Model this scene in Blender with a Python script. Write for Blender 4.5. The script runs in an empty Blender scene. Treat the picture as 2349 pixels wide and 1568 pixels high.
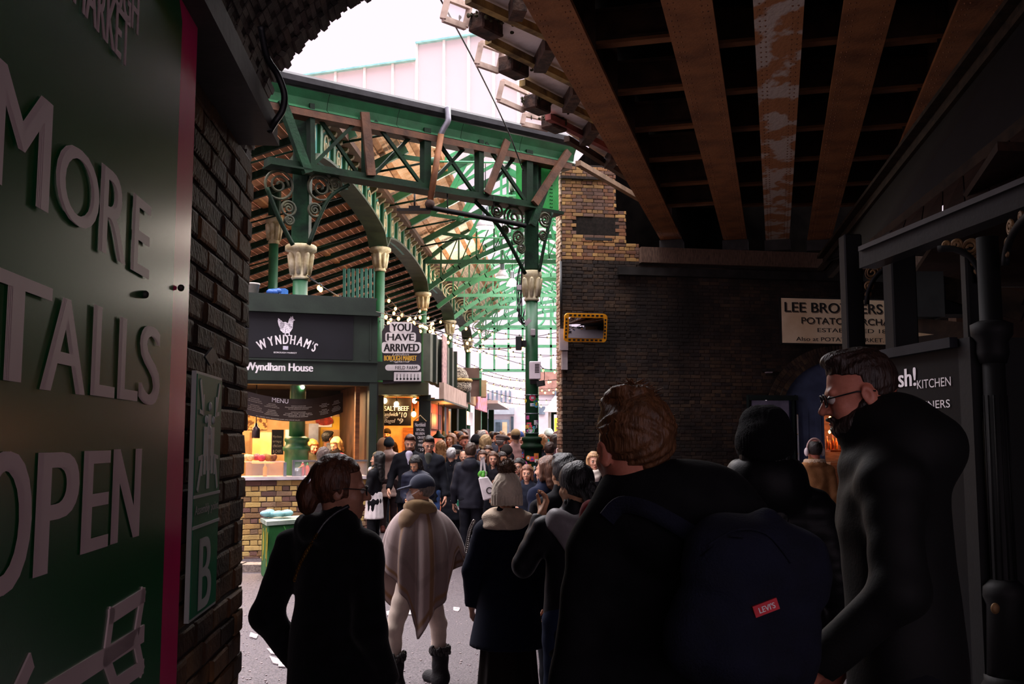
import bpy, bmesh, math, random
import numpy as np
from mathutils import Vector, Matrix, Euler
R = math.radians
rnd = random.Random(7)
S = bpy.context.scene
C = S.collection

# ---------------- camera, sky, sun, exposure ----------------
FPX, CX, CY, CAMZ, PITCH = 2284.0, 1174.5, 784.0, 1.70, math.atan(229 / 2284)
cam = bpy.data.objects.new('camera', bpy.data.cameras.new('camera')); C.objects.link(cam)
cam.data.sensor_width = 36; cam.data.lens = FPX / 2349 * 36; cam.data.clip_start = .05; cam.data.clip_end = 400
cam.location = (0, 0, CAMZ); cam.rotation_euler = (math.pi / 2 + PITCH, 0, 0)
S.camera = cam
S.view_settings.view_transform = 'Standard'; S.view_settings.look = 'None'
S.view_settings.exposure = 0.7; S.view_settings.gamma = 1; S.view_settings.use_curve_mapping = False
S.cycles.max_bounces = 7; S.cycles.diffuse_bounces = 4; S.cycles.glossy_bounces = 3
S.cycles.transparent_max_bounces = 12; S.cycles.transmission_bounces = 4
S.cycles.sample_clamp_indirect = 6; S.cycles.use_denoising = True
S.cycles.caustics_reflective = False; S.cycles.caustics_refractive = False
W = bpy.data.worlds.new('overcast_sky'); S.world = W; W.use_nodes = True
bg = W.node_tree.nodes['Background']
bg.inputs[0].default_value = (1, .80, .925, 1); bg.inputs[1].default_value = .74
sun = bpy.data.objects.new('overcast_sun', bpy.data.lights.new('overcast_sun', 'SUN')); C.objects.link(sun)
sun.data.energy = 12; sun.data.angle = R(110); sun.data.color = (1, .95, .97)
sun.rotation_euler = (R(-16), R(8), 0)

# ---------------- projection helpers: a pixel and a distance give a point in the place ----------------
ct, st = math.cos(PITCH), math.sin(PITCH)
def ray(px, py):
    u, v = (px - CX) / FPX, (CY - py) / FPX
    return Vector((u, ct - v * st, st + v * ct))
CAM = Vector((0, 0, CAMZ))
def at(px, py, D):
    d = ray(px, py); return CAM + d * (D / d.y)
def atz(px, py, z):
    d = ray(px, py); return CAM + d * ((z - CAMZ) / d.z)
def onplane(px, py, O, N):
    d = ray(px, py); return CAM + d * ((O - CAM).dot(N) / d.dot(N))

# ---------------- materials ----------------
def lin(c):
    if isinstance(c, str):
        c = [int(c[i:i + 2], 16) / 255 for i in (0, 2, 4)]
        return tuple(x / 12.92 if x <= .04045 else ((x + .055) / 1.055) ** 2.4 for x in c)
    return tuple(c)
def nodes(name):
    m = bpy.data.materials.new(name); m.use_nodes = True
    nt = m.node_tree; b = nt.nodes['Principled BSDF']
    return m, nt, b
def setin(b, **k):
    for a, v in k.items():
        b.inputs[a.replace('_', ' ')].default_value = v
def mat(name, c1, c2=None, scale=6, rough=.75, metal=0, bump=0, bscale=30, spec=.35, stretch=(1, 1, 1), contrast=(.35, .65), coat=0, sheen=0):
    m, nt, b = nodes(name)
    c1 = lin(c1); c2 = lin(c2) if c2 is not None else tuple(x * .8 for x in c1)
    tc = nt.nodes.new('ShaderNodeTexCoord'); mp = nt.nodes.new('ShaderNodeMapping')
    mp.inputs['Scale'].default_value = stretch
    nt.links.new(tc.outputs['Object'], mp.inputs[0])
    nz = nt.nodes.new('ShaderNodeTexNoise'); nz.inputs['Scale'].default_value = scale; nz.inputs['Detail'].default_value = 5
    nt.links.new(mp.outputs[0], nz.inputs['Vector'])
    cr = nt.nodes.new('ShaderNodeValToRGB')
    cr.color_ramp.elements[0].position, cr.color_ramp.elements[1].position = contrast
    cr.color_ramp.elements[0].color = (*c2, 1); cr.color_ramp.elements[1].color = (*c1, 1)
    nt.links.new(nz.outputs['Fac'], cr.inputs[0]); nt.links.new(cr.outputs[0], b.inputs['Base Color'])
    setin(b, Roughness=rough, Metallic=metal)
    b.inputs['Specular IOR Level'].default_value = spec
    if coat: b.inputs['Coat Weight'].default_value = coat
    if sheen: b.inputs['Sheen Weight'].default_value = sheen
    if bump:
        n2 = nt.nodes.new('ShaderNodeTexNoise'); n2.inputs['Scale'].default_value = bscale; n2.inputs['Detail'].default_value = 4
        nt.links.new(mp.outputs[0], n2.inputs['Vector'])
        bp = nt.nodes.new('ShaderNodeBump'); bp.inputs['Strength'].default_value = bump; bp.inputs['Distance'].default_value = .02
        nt.links.new(n2.outputs['Fac'], bp.inputs['Height']); nt.links.new(bp.outputs[0], b.inputs['Normal'])
    return m
def brickmat(name, cols, island=False, rough=.85, dirt='1a1412', dirtamt=(.45, .75), dscale=1.2, spec=.3, bump=.5):
    m, nt, b = nodes(name)
    if island:
        g = nt.nodes.new('ShaderNodeNewGeometry'); src = g.outputs['Random Per Island']
    else:
        g = nt.nodes.new('ShaderNodeObjectInfo'); src = g.outputs['Random']
    cr = nt.nodes.new('ShaderNodeValToRGB'); el = cr.color_ramp.elements
    cr.color_ramp.interpolation = 'CONSTANT'
    while len(el) < len(cols): el.new(.5)
    for i, c in enumerate(cols):
        el[i].position = i / len(cols); el[i].color = (*lin(c), 1)
    nt.links.new(src, cr.inputs[0])
    tc = nt.nodes.new('ShaderNodeNewGeometry')
    nz = nt.nodes.new('ShaderNodeTexNoise'); nz.inputs['Scale'].default_value = dscale; nz.inputs['Detail'].default_value = 6
    nt.links.new(tc.outputs['Position'], nz.inputs['Vector'])
    r2 = nt.nodes.new('ShaderNodeValToRGB'); r2.color_ramp.elements[0].position, r2.color_ramp.elements[1].position = dirtamt
    nt.links.new(nz.outputs['Fac'], r2.inputs[0])
    mx = nt.nodes.new('ShaderNodeMix'); mx.data_type = 'RGBA'
    nt.links.new(r2.outputs[0], mx.inputs['Factor']); nt.links.new(cr.outputs[0], mx.inputs['A']); mx.inputs['B'].default_value = (*lin(dirt), 1)
    nt.links.new(mx.outputs['Result'], b.inputs['Base Color'])
    n2 = nt.nodes.new('ShaderNodeTexNoise'); n2.inputs['Scale'].default_value = 60
    nt.links.new(tc.outputs['Position'], n2.inputs['Vector'])
    bp = nt.nodes.new('ShaderNodeBump'); bp.inputs['Strength'].default_value = bump; bp.inputs['Distance'].default_value = .01
    nt.links.new(n2.outputs['Fac'], bp.inputs['Height']); nt.links.new(bp.outputs[0], b.inputs['Normal'])
    setin(b, Roughness=rough); b.inputs['Specular IOR Level'].default_value = spec
    return m
def emit(name, c, s):
    m = bpy.data.materials.new(name); m.use_nodes = True; nt = m.node_tree
    nt.nodes.remove(nt.nodes['Principled BSDF'])
    e = nt.nodes.new('ShaderNodeEmission'); e.inputs[0].default_value = (*lin(c), 1); e.inputs[1].default_value = s
    nt.links.new(e.outputs[0], nt.nodes['Material Output'].inputs[0]); return m
def glassmat(name, tint, transp, gcol='ffffff', rough=.1, diff=0.5):
    m = bpy.data.materials.new(name); m.use_nodes = True; nt = m.node_tree
    b = nt.nodes['Principled BSDF']; b.inputs['Base Color'].default_value = (*lin(gcol), 1); b.inputs['Roughness'].default_value = rough
    t = nt.nodes.new('ShaderNodeBsdfTransparent'); t.inputs[0].default_value = (*lin(tint), 1)
    mx = nt.nodes.new('ShaderNodeMixShader'); mx.inputs[0].default_value = transp
    nt.links.new(b.outputs[0], mx.inputs[1]); nt.links.new(t.outputs[0], mx.inputs[2])
    nt.links.new(mx.outputs[0], nt.nodes['Material Output'].inputs[0]); return m
_mc = {}
def solid(c, rough=.6, metal=0, spec=.3):
    k = (str(c), rough, metal, spec)
    if k not in _mc: _mc[k] = mat('paint_%d' % len(_mc), c, tuple(x * .85 for x in lin(c)), 14, rough, metal, spec=spec)
    return _mc[k]
def cloth(c, c2=None, rough=.9, bump=.1, bscale=180, sheen=.15):
    if sum(lin(c)) < .12: sheen = 0
    k = ('cloth', str(c), rough, bump, sheen)
    if k not in _mc: _mc[k] = mat('cloth_%d' % len(_mc), c, c2 or tuple(x * .75 for x in lin(c)), 9, rough, 0, bump, bscale, .15, sheen=sheen)
    return _mc[k]

# ---------------- object helpers ----------------
def tag(o, label=None, cat=None, group=None, kind=None):
    if label: o['label'] = label
    if cat: o['category'] = cat
    if group: o['group'] = group
    if kind: o['kind'] = kind
    return o
def link(name, me, m=None, parent=None):
    o = bpy.data.objects.new(name, me); C.objects.link(o)
    if m is not None:
        for x in (m if isinstance(m, (list, tuple)) else [m]): me.materials.append(x)
    if parent is not None: adopt(o, parent)
    return o
def wmat(o):
    m = o.matrix_basis.copy()
    return m if o.parent is None else wmat(o.parent) @ o.matrix_parent_inverse @ m
def adopt(o, parent):
    o.parent = parent; o.matrix_parent_inverse = wmat(parent).inverted()
def thing(name, label, cat, loc=(0, 0, 0), group=None, rz=0):
    o = bpy.data.objects.new(name, None); C.objects.link(o); o.location = loc; o.rotation_euler = (0, 0, rz)
    o.empty_display_size = .1
    return tag(o, label, cat, group)
def struct(name, loc=(0, 0, 0)):
    o = bpy.data.objects.new(name, None); C.objects.link(o); o.location = loc; o['kind'] = 'structure'; return o
def copy_tree(o, parent=None):
    c = o.copy(); C.objects.link(c)
    if parent is not None: c.parent = parent
    for ch in o.children: copy_tree(ch, c)
    return c

class MB:
    """collects shapes into one mesh"""
    def __init__(s): s.v = []; s.f = []; s.smooth = []
    def add(s, vs, fs, sm=False):
        n = len(s.v); s.v += [tuple(x) for x in vs]; s.f += [tuple(i + n for i in f) for f in fs]; s.smooth += [sm] * len(fs); return s
    def box(s, a, b):
        (x0, y0, z0), (x1, y1, z1) = [tuple(map(min, a, b)), tuple(map(max, a, b))]
        return s.add([(x0, y0, z0), (x1, y0, z0), (x1, y1, z0), (x0, y1, z0), (x0, y0, z1), (x1, y0, z1), (x1, y1, z1), (x0, y1, z1)],
                     [(0, 3, 2, 1), (4, 5, 6, 7), (0, 1, 5, 4), (1, 2, 6, 5), (2, 3, 7, 6), (3, 0, 4, 7)])
    def obox(s, O, ax, ay, az):
        """box from corner O along three edge vectors"""
        O, ax, ay, az = map(Vector, (O, ax, ay, az))
        p = [O, O + ax, O + ax + ay, O + ay]; p += [q + az for q in p]
        fs = [(0, 3, 2, 1), (4, 5, 6, 7), (0, 1, 5, 4), (1, 2, 6, 5), (2, 3, 7, 6), (3, 0, 4, 7)]
        if ax.cross(ay).dot(az) < 0: fs = [f[::-1] for f in fs]
        return s.add(p, fs)
    def beam(s, a, b, w, h=None, up=(0, 0, 1)):
        """bar from a to b, w across, h along up"""
        a, b = Vector(a), Vector(b); h = h or w; d = (b - a)
        if d.length < 1e-6: return s
        d.normalize(); up = Vector(up)
        if abs(d.dot(up)) > .995: up = Vector((0, 1, 0)) if abs(d.y) < .9 else Vector((1, 0, 0))
        r = d.cross(up).normalized(); u = r.cross(d).normalized()
        return s.obox(a - r * w / 2 - u * h / 2, r * w, b - a, u * h)
    def ibeam(s, a, b, w, h, t=.03, tf=.04):
        a, b = Vector(a), Vector(b); u = Vector((0, 0, 1))
        s.beam(a, b, t, h); s.beam(a - u * (h - tf) / 2, b - u * (h - tf) / 2, w, tf); s.beam(a + u * (h - tf) / 2, b + u * (h - tf) / 2, w, tf); return s
    def tube(s, pts, r, n=8, closed=False, caps=True):
        pts = [Vector(p) for p in pts]; m = len(pts); rs = r if isinstance(r, (list, tuple)) else [r] * m
        vs = []; ref = Vector((0, 0, 1)); prev = None
        for i, p in enumerate(pts):
            t = (pts[(i + 1) % m] - pts[i - 1]) if closed else (pts[min(i + 1, m - 1)] - pts[max(i - 1, 0)])
            t.normalize()
            if prev is None:
                x = t.cross(ref)
                if x.length < .1: x = t.cross(Vector((1, 0, 0)))
            else: x = prev - t * prev.dot(t)
            x.normalize(); prev = x; y = t.cross(x)
            vs += [p + (x * math.cos(2 * math.pi * k / n) + y * math.sin(2 * math.pi * k / n)) * rs[i] for k in range(n)]
        fs = []
        for i in range(m if closed else m - 1):
            j = (i + 1) % m
            fs += [(i * n + k, i * n + (k + 1) % n, j * n + (k + 1) % n, j * n + k) for k in range(n)]
        if caps and not closed: fs += [tuple(range(n))[::-1], tuple((m - 1) * n + k for k in range(n))]
        return s.add(vs, fs, True)
    def lathe(s, prof, c=(0, 0, 0), n=20, axis=None):
        """prof: (radius, z) pairs turned about the vertical through c"""
        vs = []; c = Vector(c)
        for r_, z in prof:
            vs += [c + Vector((r_ * math.cos(2 * math.pi * k / n), r_ * math.sin(2 * math.pi * k / n), z)) for k in range(n)]
        fs = [(i * n + k, i * n + (k + 1) % n, (i + 1) * n + (k + 1) % n, (i + 1) * n + k) for i in range(len(prof) - 1) for k in range(n)]
        fs += [tuple(range(n))[::-1], tuple((len(prof) - 1) * n + k for k in range(n))]
        return s.add(vs, fs, True)
    def prism(s, poly, ext):
        """planar polygon extruded by a vector"""
        poly = [Vector(p) for p in poly]; ext = Vector(ext); n = len(poly)
        nm = Vector((0, 0, 0))
        for i in range(n): nm += poly[i].cross(poly[(i + 1) % n])
        if nm.dot(ext) < 0: poly = poly[::-1]
        vs = poly + [p + ext for p in poly]
        return s.add(vs, [tuple(range(n))[::-1], tuple(range(n, 2 * n))] + [(i, (i + 1) % n, n + (i + 1) % n, n + i) for i in range(n)])
    def ell(s, c, r, n=12, m=8, rot=None):
        c = Vector(c); vs = []; fs = []
        for i in range(m + 1):
            th = math.pi * i / m
            for k in range(n):
                p = Vector((r[0] * math.sin(th) * math.cos(2 * math.pi * k / n), r[1] * math.sin(th) * math.sin(2 * math.pi * k / n), r[2] * math.cos(th)))
                vs.append(c + (rot @ p if rot else p))
        for i in range(m):
            for k in range(n): fs.append((i * n + k, (i + 1) * n + k, (i + 1) * n + (k + 1) % n, i * n + (k + 1) % n))
        return s.add(vs, fs, True)
    def grid(s, P, closed_u=False, sm=True):
        """P: rows of points"""
        nr, nc = len(P), len(P[0]); vs = [p for r_ in P for p in r_]
        fs = [(i * nc + j, i * nc + (j + 1) % nc, (i + 1) * nc + (j + 1) % nc, (i + 1) * nc + j) for i in range(nr - 1) for j in range(nc if closed_u else nc - 1)]
        return s.add(vs, fs, sm)
    def stroke(s, pts, w, N, t=.004, closed=False):
        """flat ribbon line of width w lying in the plane with normal N, raised t"""
        pts = [Vector(p) for p in pts]; N = Vector(N)
        for a, b in zip(pts, pts[1:] + ([pts[0]] if closed else [])):
            d = (b - a)
            if d.length < 1e-6: continue
            e = d.normalized() * w * .5; r = d.cross(N).normalized() * w
            s.obox(a - r / 2 - e, r, d + e * 2, N * t)
        return s
    def mesh(s, name='m'):
        me = bpy.data.meshes.new(name); me.from_pydata(s.v, [], s.f); me.polygons.foreach_set('use_smooth', s.smooth); me.update(); return me
    def build(s, name, m, parent=None, bevel=0):
        me = s.mesh(name)
        if bevel:
            bm = bmesh.new(); bm.from_mesh(me); bmesh.ops.bevel(bm, geom=bm.edges[:], offset=bevel, segments=1, affect='EDGES'); bm.to_mesh(me); bm.free()
        return link(name, me, m, parent)

class Frame:
    """a flat sign plane: O origin, U across, V up, N out of the face"""
    def __init__(s, O, U, V):
        s.O = Vector(O); s.U = Vector(U).normalized(); s.V = Vector(V).normalized(); s.N = s.U.cross(s.V).normalized()
    def px(s, x, y):
        p = onplane(x, y, s.O, s.N) - s.O; return p.dot(s.U), p.dot(s.V)
    def P(s, u, v, n=0): return s.O + s.U * u + s.V * v + s.N * n
    def Q(s, x, y, n=0): return s.P(*s.px(x, y), n)
    def box(s, mb, u0, u1, v0, v1, n0, n1):
        return mb.obox(s.P(u0, v0, n0), s.U * (u1 - u0), s.V * (v1 - v0), s.N * (n1 - n0))
def text_raw(txt, bold=0, ext=.0, shear=0):
    bold = 0
    cu = bpy.data.curves.new('t', 'FONT'); cu.body = txt; cu.size = 1; cu.offset = bold; cu.extrude = ext; cu.shear = shear; cu.resolution_u = 5
    o = bpy.data.objects.new('t', cu); me = bpy.data.meshes.new_from_object(o)
    bpy.data.objects.remove(o); bpy.data.curves.remove(cu)
    co = np.zeros(len(me.vertices) * 3); me.vertices.foreach_get('co', co); co = co.reshape(-1, 3)
    fs = [tuple(p.vertices) for p in me.polygons]; bpy.data.meshes.remove(me); return co, fs
def lettering(mb, fr, txt, u0, u1, v0, v1, n=.003, bold=.0, arch=0, slope=0, shear=0):
    """fit a line of text to a rectangle of a sign plane"""
    co, fs = text_raw(txt, 0, 0, shear)
    if not len(co): return mb
    lo, hi = co.min(0), co.max(0); w = max(hi[0] - lo[0], 1e-6); h = max(hi[1] - lo[1], 1e-6)
    sc = (v1 - v0) / h; e = bold * sc * .8
    for k, d in enumerate((-1, -.33, .33, 1) if bold else (0,)):      # strokes thickened by overlapping copies
        vs = []
        for c in co:
            a = (c[0] - lo[0]) / w; b = (c[1] - lo[1]) / h
            vs.append(fr.P(u0 + e + a * (u1 - u0 - 2 * e) + d * e, v0 + b * (v1 - v0) + arch * (1 - (2 * a - 1) ** 2) + slope * a, n + .0002 * k))
        mb.add(vs, fs)
    return mb
def text_px(mb, fr, txt, x0, y0, x1, y1, **k):
    """x0,y0 top left and x1,y1 bottom right as seen in the photo"""
    u0, v1 = fr.px(x0, y0); u1, v0 = fr.px(x1, y1); return lettering(mb, fr, txt, u0, u1, v0, v1, **k)
# ---------------- shared materials ----------------
m_asphalt = mat('wet_asphalt', '6a5f64', '2c2729', 75, .62, 0, .5, 120, .4)
m_speck = mat('pale_aggregate', 'b8a8a8', '8a7c7e', 60, .6, 0, .4, 90)
m_steel_dark = mat('sooty_steel', '2c2927', '1b1816', 5, .6, .2, .06, 25)
m_girder = mat('ochre_painted_iron', '8a5a34', '5f3a20', 2.2, .7, .1, .35, 30, contrast=(.3, .6))
m_girder_peel = mat('peeling_ochre_iron', '96643c', 'b0a598', 3.2, .75, 0, .5, 20, stretch=(1, .6, 1), contrast=(.46, .52))
m_rivet = mat('rivet_iron', '74492a', '50301b', 9, .7, .1)
m_deck = mat('sooty_deck', '17120f', '0d0a09', 2, .9, spec=.05)
m_crossb = mat('cross_iron', '4a3222', '2c1e15', 4, .7, .1)
m_soffit = mat('whitewashed_plate', 'f0eae6', 'a89c92', 1.7, .85, 0, .2, 14, contrast=(.3, .62))
m_rust = mat('rusted_iron', '4a352a', '201512', 9, .9, 0, .5, 30)
m_mossy = mat('mossy_ochre', '9c8550', '5a4a30', 5, .85, 0, .4, 25)
m_green = mat('market_green', '22603a', '194a2b', 3, .45, 0, .12, 20, .5)
m_green_lt = mat('market_green_light', '4fae74', '3b9460', 3, .5, 0, .1, 20, .5)
m_green_dk = mat('market_green_dark', '0f2a17', '0a1a0f', 3, .6, 0, .15, 20, .15)
m_cream = mat('cream_stone_paint', 'd8cfae', 'a8976e', 6, .7, 0, .3, 25)
m_teal = mat('teal_panel', '5a9a8e', '3f7f76', 3, .6)
m_board = mat('warm_boards', 'e6c09a', 'cc9c70', 1.6, .65, 0, .1, 20, .3, stretch=(1, 6, 6))
m_batten = mat('timber_batten', 'c08a58', '8a5a34', 3, .7)
m_charcoal = mat('charcoal_green_paint', '27302b', '1c2420', 3, .55, 0, .08, 30, .45)
m_black = mat('black_paint', '15161a', '0d0e11', 3, .5, 0, .05, 30, .45)
m_white = mat('sign_white', 'f2eef0', 'd8d2d6', 5, .6)
m_cast = mat('cast_iron_black', '0b0b0c', '060606', 4, .65, .0, .05, 30, .2)
m_gilt = mat('aged_gilt', '7a5c38', '4a3420', 8, .55, .3)
m_mortar = mat('old_mortar', '5e5248', '3a322c', 20, .95)
m_mortar_dark = mat('sooty_mortar', '2e2621', '1e1915', 20, .95)

# ---------------- street ----------------
mb = MB()
for i in range(30):
    for j in range(36):
        pass
floor = struct('floor')
P = [[Vector((x, y, .012 * math.sin(x * 1.3) * math.sin(y * .7))) for x in np.linspace(-26, 26, 53)] for y in np.linspace(-8, 95, 104)]
g = MB().grid(P); g.f = [f for f in g.f]; me = g.mesh('street_surface')
link('street_surface', me, m_asphalt, floor)
r0 = random.Random(3)
mb = MB()
for _ in range(3200):     # aggregate standing proud of the worn tar
    D = 4.2 + 9 * r0.random() ** 1.4; x = r0.uniform(-3.2, 3.5) ; s_ = r0.uniform(.004, .011)
    a0 = r0.random() * 6.3; z0 = .012 * math.sin(x * 1.3) * math.sin(D * .7)
    mb.prism([Vector((x + s_ * math.cos(a0 + k * 1.257) * r0.uniform(.7, 1.2), D + s_ * math.sin(a0 + k * 1.257), z0 - .01)) for k in range(5)], (0, 0, .013 + s_ * .25))
tag(mb.build('aggregate', m_speck, floor), kind='stuff')
def patch(pts, name='worn_road_marking', m=None):
    q = [atz(x, y, .0) for x, y in pts]
    return MB().prism([Vector((p.x, p.y, .004 + .012 * math.sin(p.x * 1.3) * math.sin(p.y * .7))) for p in q], (0, 0, .008)).build(name, m or m_white_wear, floor)
m_white_wear = mat('worn_road_paint', 'c9bdbd', '8b8082', 22, .8, contrast=(.4, .55))
patch([(886, 1402), (905, 1396), (962, 1398), (962, 1408), (888, 1411)])
patch([(612, 1490), (648, 1496), (650, 1506), (622, 1502)]); patch([(618, 1508), (655, 1520), (650, 1530), (626, 1524)]); patch([(575, 1452), (592, 1458), (588, 1466), (572, 1462)])
patch([(640, 1524), (656, 1528), (654, 1534), (638, 1532)]); patch([(1040, 1392), (1056, 1394), (1052, 1402), (1040, 1400)])
kerb = struct('trim_1')
m_kerb = mat('kerb_granite', '9a8a80', '6e625c', 30, .6, 0, .3, 80)
for k in range(14):
    a = Vector((-5.4 + k * .62, 13.2 + k * .02, 0)); b = a + Vector((.6, .02, 0))
    if b.x > -1.4: break
    MB().obox(a, b - a, Vector((0, .3, 0)), Vector((0, 0, .10 + .004 * (k % 3)))).build('kerb_stone', m_kerb, kerb)

# ---------------- brick builder ----------------
def brick_mesh(l, h, d, seed):
    q = random.Random(seed); j = lambda: q.uniform(-.004, .004)
    mb = MB(); c = .004
    x0, x1, z0, z1 = j() , l + j(), j() * .6, h + j() * .6; y = d + j()
    vs = [(x0, 0, z0), (x1, 0, z0), (x1, 0, z1), (x0, 0, z1), (x0 + j(), y - c, z0 + j()), (x1 + j(), y - c, z0 + j()), (x1 + j(), y - c, z1 + j()), (x0 + j(), y - c, z1 + j()),
          (x0 + c * 2, y, z0 + c * 2), (x1 - c * 2, y, z0 + c * 2), (x1 - c * 2, y, z1 - c * 2), (x0 + c * 2, y, z1 - c * 2)]
    mb.add(vs, [(0, 1, 5, 4), (1, 2, 6, 5), (2, 3, 7, 6), (3, 0, 4, 7), (4, 5, 9, 8), (5, 6, 10, 9), (6, 7, 11, 10), (7, 4, 8, 11), (8, 9, 10, 11)])
    return mb
def frame_matrix(fr, u, v, n):
    return Matrix([[fr.U.x, fr.N.x, fr.V.x, fr.P(u, v, n).x], [fr.U.y, fr.N.y, fr.V.y, fr.P(u, v, n).y], [fr.U.z, fr.N.z, fr.V.z, fr.P(u, v, n).z], [0, 0, 0, 1]])
class Bricks:
    """separate brick objects that share a few meshes, or one joined mesh for the rest"""
    def __init__(s, m_part, m_stuff, parent): s.mp, s.ms, s.par = m_part, m_stuff, parent; s.mesh = {}; s.stuff = MB(); s.q = random.Random(5); s.n = 0
    def put(s, M, l, h, d, part):
        k = (round(l, 3), round(h, 3), s.q.randrange(4))
        if part:
            if k not in s.mesh:
                s.mesh[k] = brick_mesh(l, h, d, hash(k) & 255).mesh('brick'); s.mesh[k].materials.append(s.mp)
            o = bpy.data.objects.new('brick', s.mesh[k]); C.objects.link(o); o.parent = s.par; o.matrix_parent_inverse = wmat(s.par).inverted(); o.matrix_basis = M; s.n += 1
        else:
            b = brick_mesh(l, h, d, s.q.randrange(255)); s.stuff.add([M @ Vector(v) for v in b.v], b.f)
    def done(s, name='brickwork'):
        if s.stuff.v: tag(s.stuff.build(name, s.ms, s.par), kind='stuff')
def course(br, fr, u0, u1, v, n, row, part, test=None, L=.215, Hh=.065, J=.010, d=.06):
    q = br.q; u = u0; l0 = [L, (L - J) / 2][row % 2]
    first = True
    while u < u1 - .02:
        l = l0 if not first or row % 2 == 0 else l0 * .5 + .02
        first = False
        l = min(l, u1 - u)
        if l > .03 and (test is None or test(u + l / 2, v + Hh / 2)):
            p = part(u, v) if callable(part) else part
            br.put(frame_matrix(fr, u, v, n + q.uniform(-.004, .006)), l, Hh, d, p)
        u += l + J

# ---------------- left wall: sooty brick pier beside the camera ----------------
LA = Vector((-.0814, .99668, 0)).normalized()
FL = Frame(Vector((-.56 * .99668, -.56 * .0814, 0)), LA, (0, 0, 1))          # face plane of the big sign
wl = struct('wall_left')
bm_left = brickmat('sooty_brick', ['5a3d26', '452f1e', '6a4a2d', '3b2a1d', '6e5034', '4e3722'], dirt='1c1613', dirtamt=(.4, .7), dscale=5, rough=.7, spec=.18, bump=.45)
bm_left_i = brickmat('sooty_brick_rest', ['5a3d26', '452f1e', '6a4a2d', '3b2a1d', '6e5034', '4e3722'], True, dirt='1c1613', dirtamt=(.4, .7), dscale=5, rough=.7, spec=.18, bump=.45)
mb = MB(); FL.box(mb, -2.5, 3.58, 0, 2.68, -.60, -.098); mb.build('wall_core', m_mortar_dark, wl)
br = Bricks(bm_left, bm_left_i, wl)
for k in range(36):
    v = k * .0755
    end = 3.59 + .02 * math.sin(k * 1.7) + .012 * math.sin(k * .6) + .02 * max(0, (1.5 - v))
    course(br, FL, 1.9 - .1125 * (k % 2), end, v, -.148, 0, True, L=.217, Hh=.068, J=.008)
# return face at the end of the pier
FE = Frame(FL.P(3.58, 0, -.10), -FL.N, (0, 0, 1))
for k in range(36): course(br, FE, 0, .5, k * .0755, 0, k, False)
br.done()

# steel channel along the top of the pier, with a looped cable
t = thing('steel_channel', 'dark steel channel running along the top of the sooty brick pier', 'beam', FL.P(1.5, 2.7, -.1))
mb = MB(); FL.box(mb, -1, 3.32, 2.69, 2.71, -.14, .045); FL.box(mb, -1, 3.32, 2.71, 2.93, -.14, -.12); mb.build('bottom_flange', m_steel_dark, t)
mb = MB(); FL.box(mb, -1, 3.28, 2.71, 2.77, .03, .045); mb.build('lip', m_steel_dark, t)
cb = [at(598, 60, 3.0), at(612, 130, 3.05), at(636, 170, 3.1), at(652, 215, 3.12), at(648, 252, 3.12), at(632, 278, 3.12), at(618, 300, 3.1)]
def smooth_path(p, n=6):
    out = []
    for i in range(len(p) - 1):
        p0, p1, p2, p3 = p[max(i - 1, 0)], p[i], p[i + 1], p[min(i + 2, len(p) - 1)]
        for k in range(n):
            s_ = k / n; out.append(.5 * ((2 * p1) + (p2 - p0) * s_ + (2 * p0 - 5 * p1 + 4 * p2 - p3) * s_ ** 2 + (3 * p1 - p0 - 3 * p2 + p3) * s_ ** 3))
    out.append(p[-1]); return out
tag(MB().tube(smooth_path(cb), .011).build('cable', m_black, None), 'thick black cable looping out of the steel channel', 'cable')

# vault beyond the pier: brick barrel springing from the left
vl = struct('ceiling_vault')
prof = [at(560, 400, 6.5), at(572, 350, 6.5), at(588, 300, 6.5), at(612, 225, 6.5), at(642, 165, 6.5), at(690, 112, 6.5), at(738, 68, 6.5), at(790, 26, 6.5), at(836, -2, 6.5), at(900, -38, 6.5), at(985, -68, 6.5), at(1090, -88, 6.5), at(1200, -95, 6.5)]
prof = smooth_path(prof, 5)
vmat_i = brickmat('vault_brick', ['4a4038', '3a322e', '565049', '443a36'], True, dirt='1e1a1a', dirtamt=(.4, .7), dscale=3)
vmat_p = brickmat('vault_edge_brick', ['4a4038', '3a322e', '565049', '443a36'], False, dirt='1e1a1a', dirtamt=(.4, .7), dscale=3)
cen = Vector((prof[-1].x, 6.5, prof[0].z))
def vpt(p, off, back):
    o = (p - cen); o.y = 0; o.normalize(); return p + o * off - LA * back
mb = MB().grid([[vpt(p, .014, 0) for p in prof], [vpt(p, .014, 4.6) for p in prof]], sm=True)
mb.grid([[vpt(p, .45, 0) for p in prof], [vpt(p, .45, 4.6) for p in prof]]); mb.grid([[vpt(p, .014, .02) for p in prof], [vpt(p, .45, .02) for p in prof]])
mb.build('vault_shell', m_mortar_dark, vl)
q = random.Random(9); st_ = MB(); acc = 0; vi = 0
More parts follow.
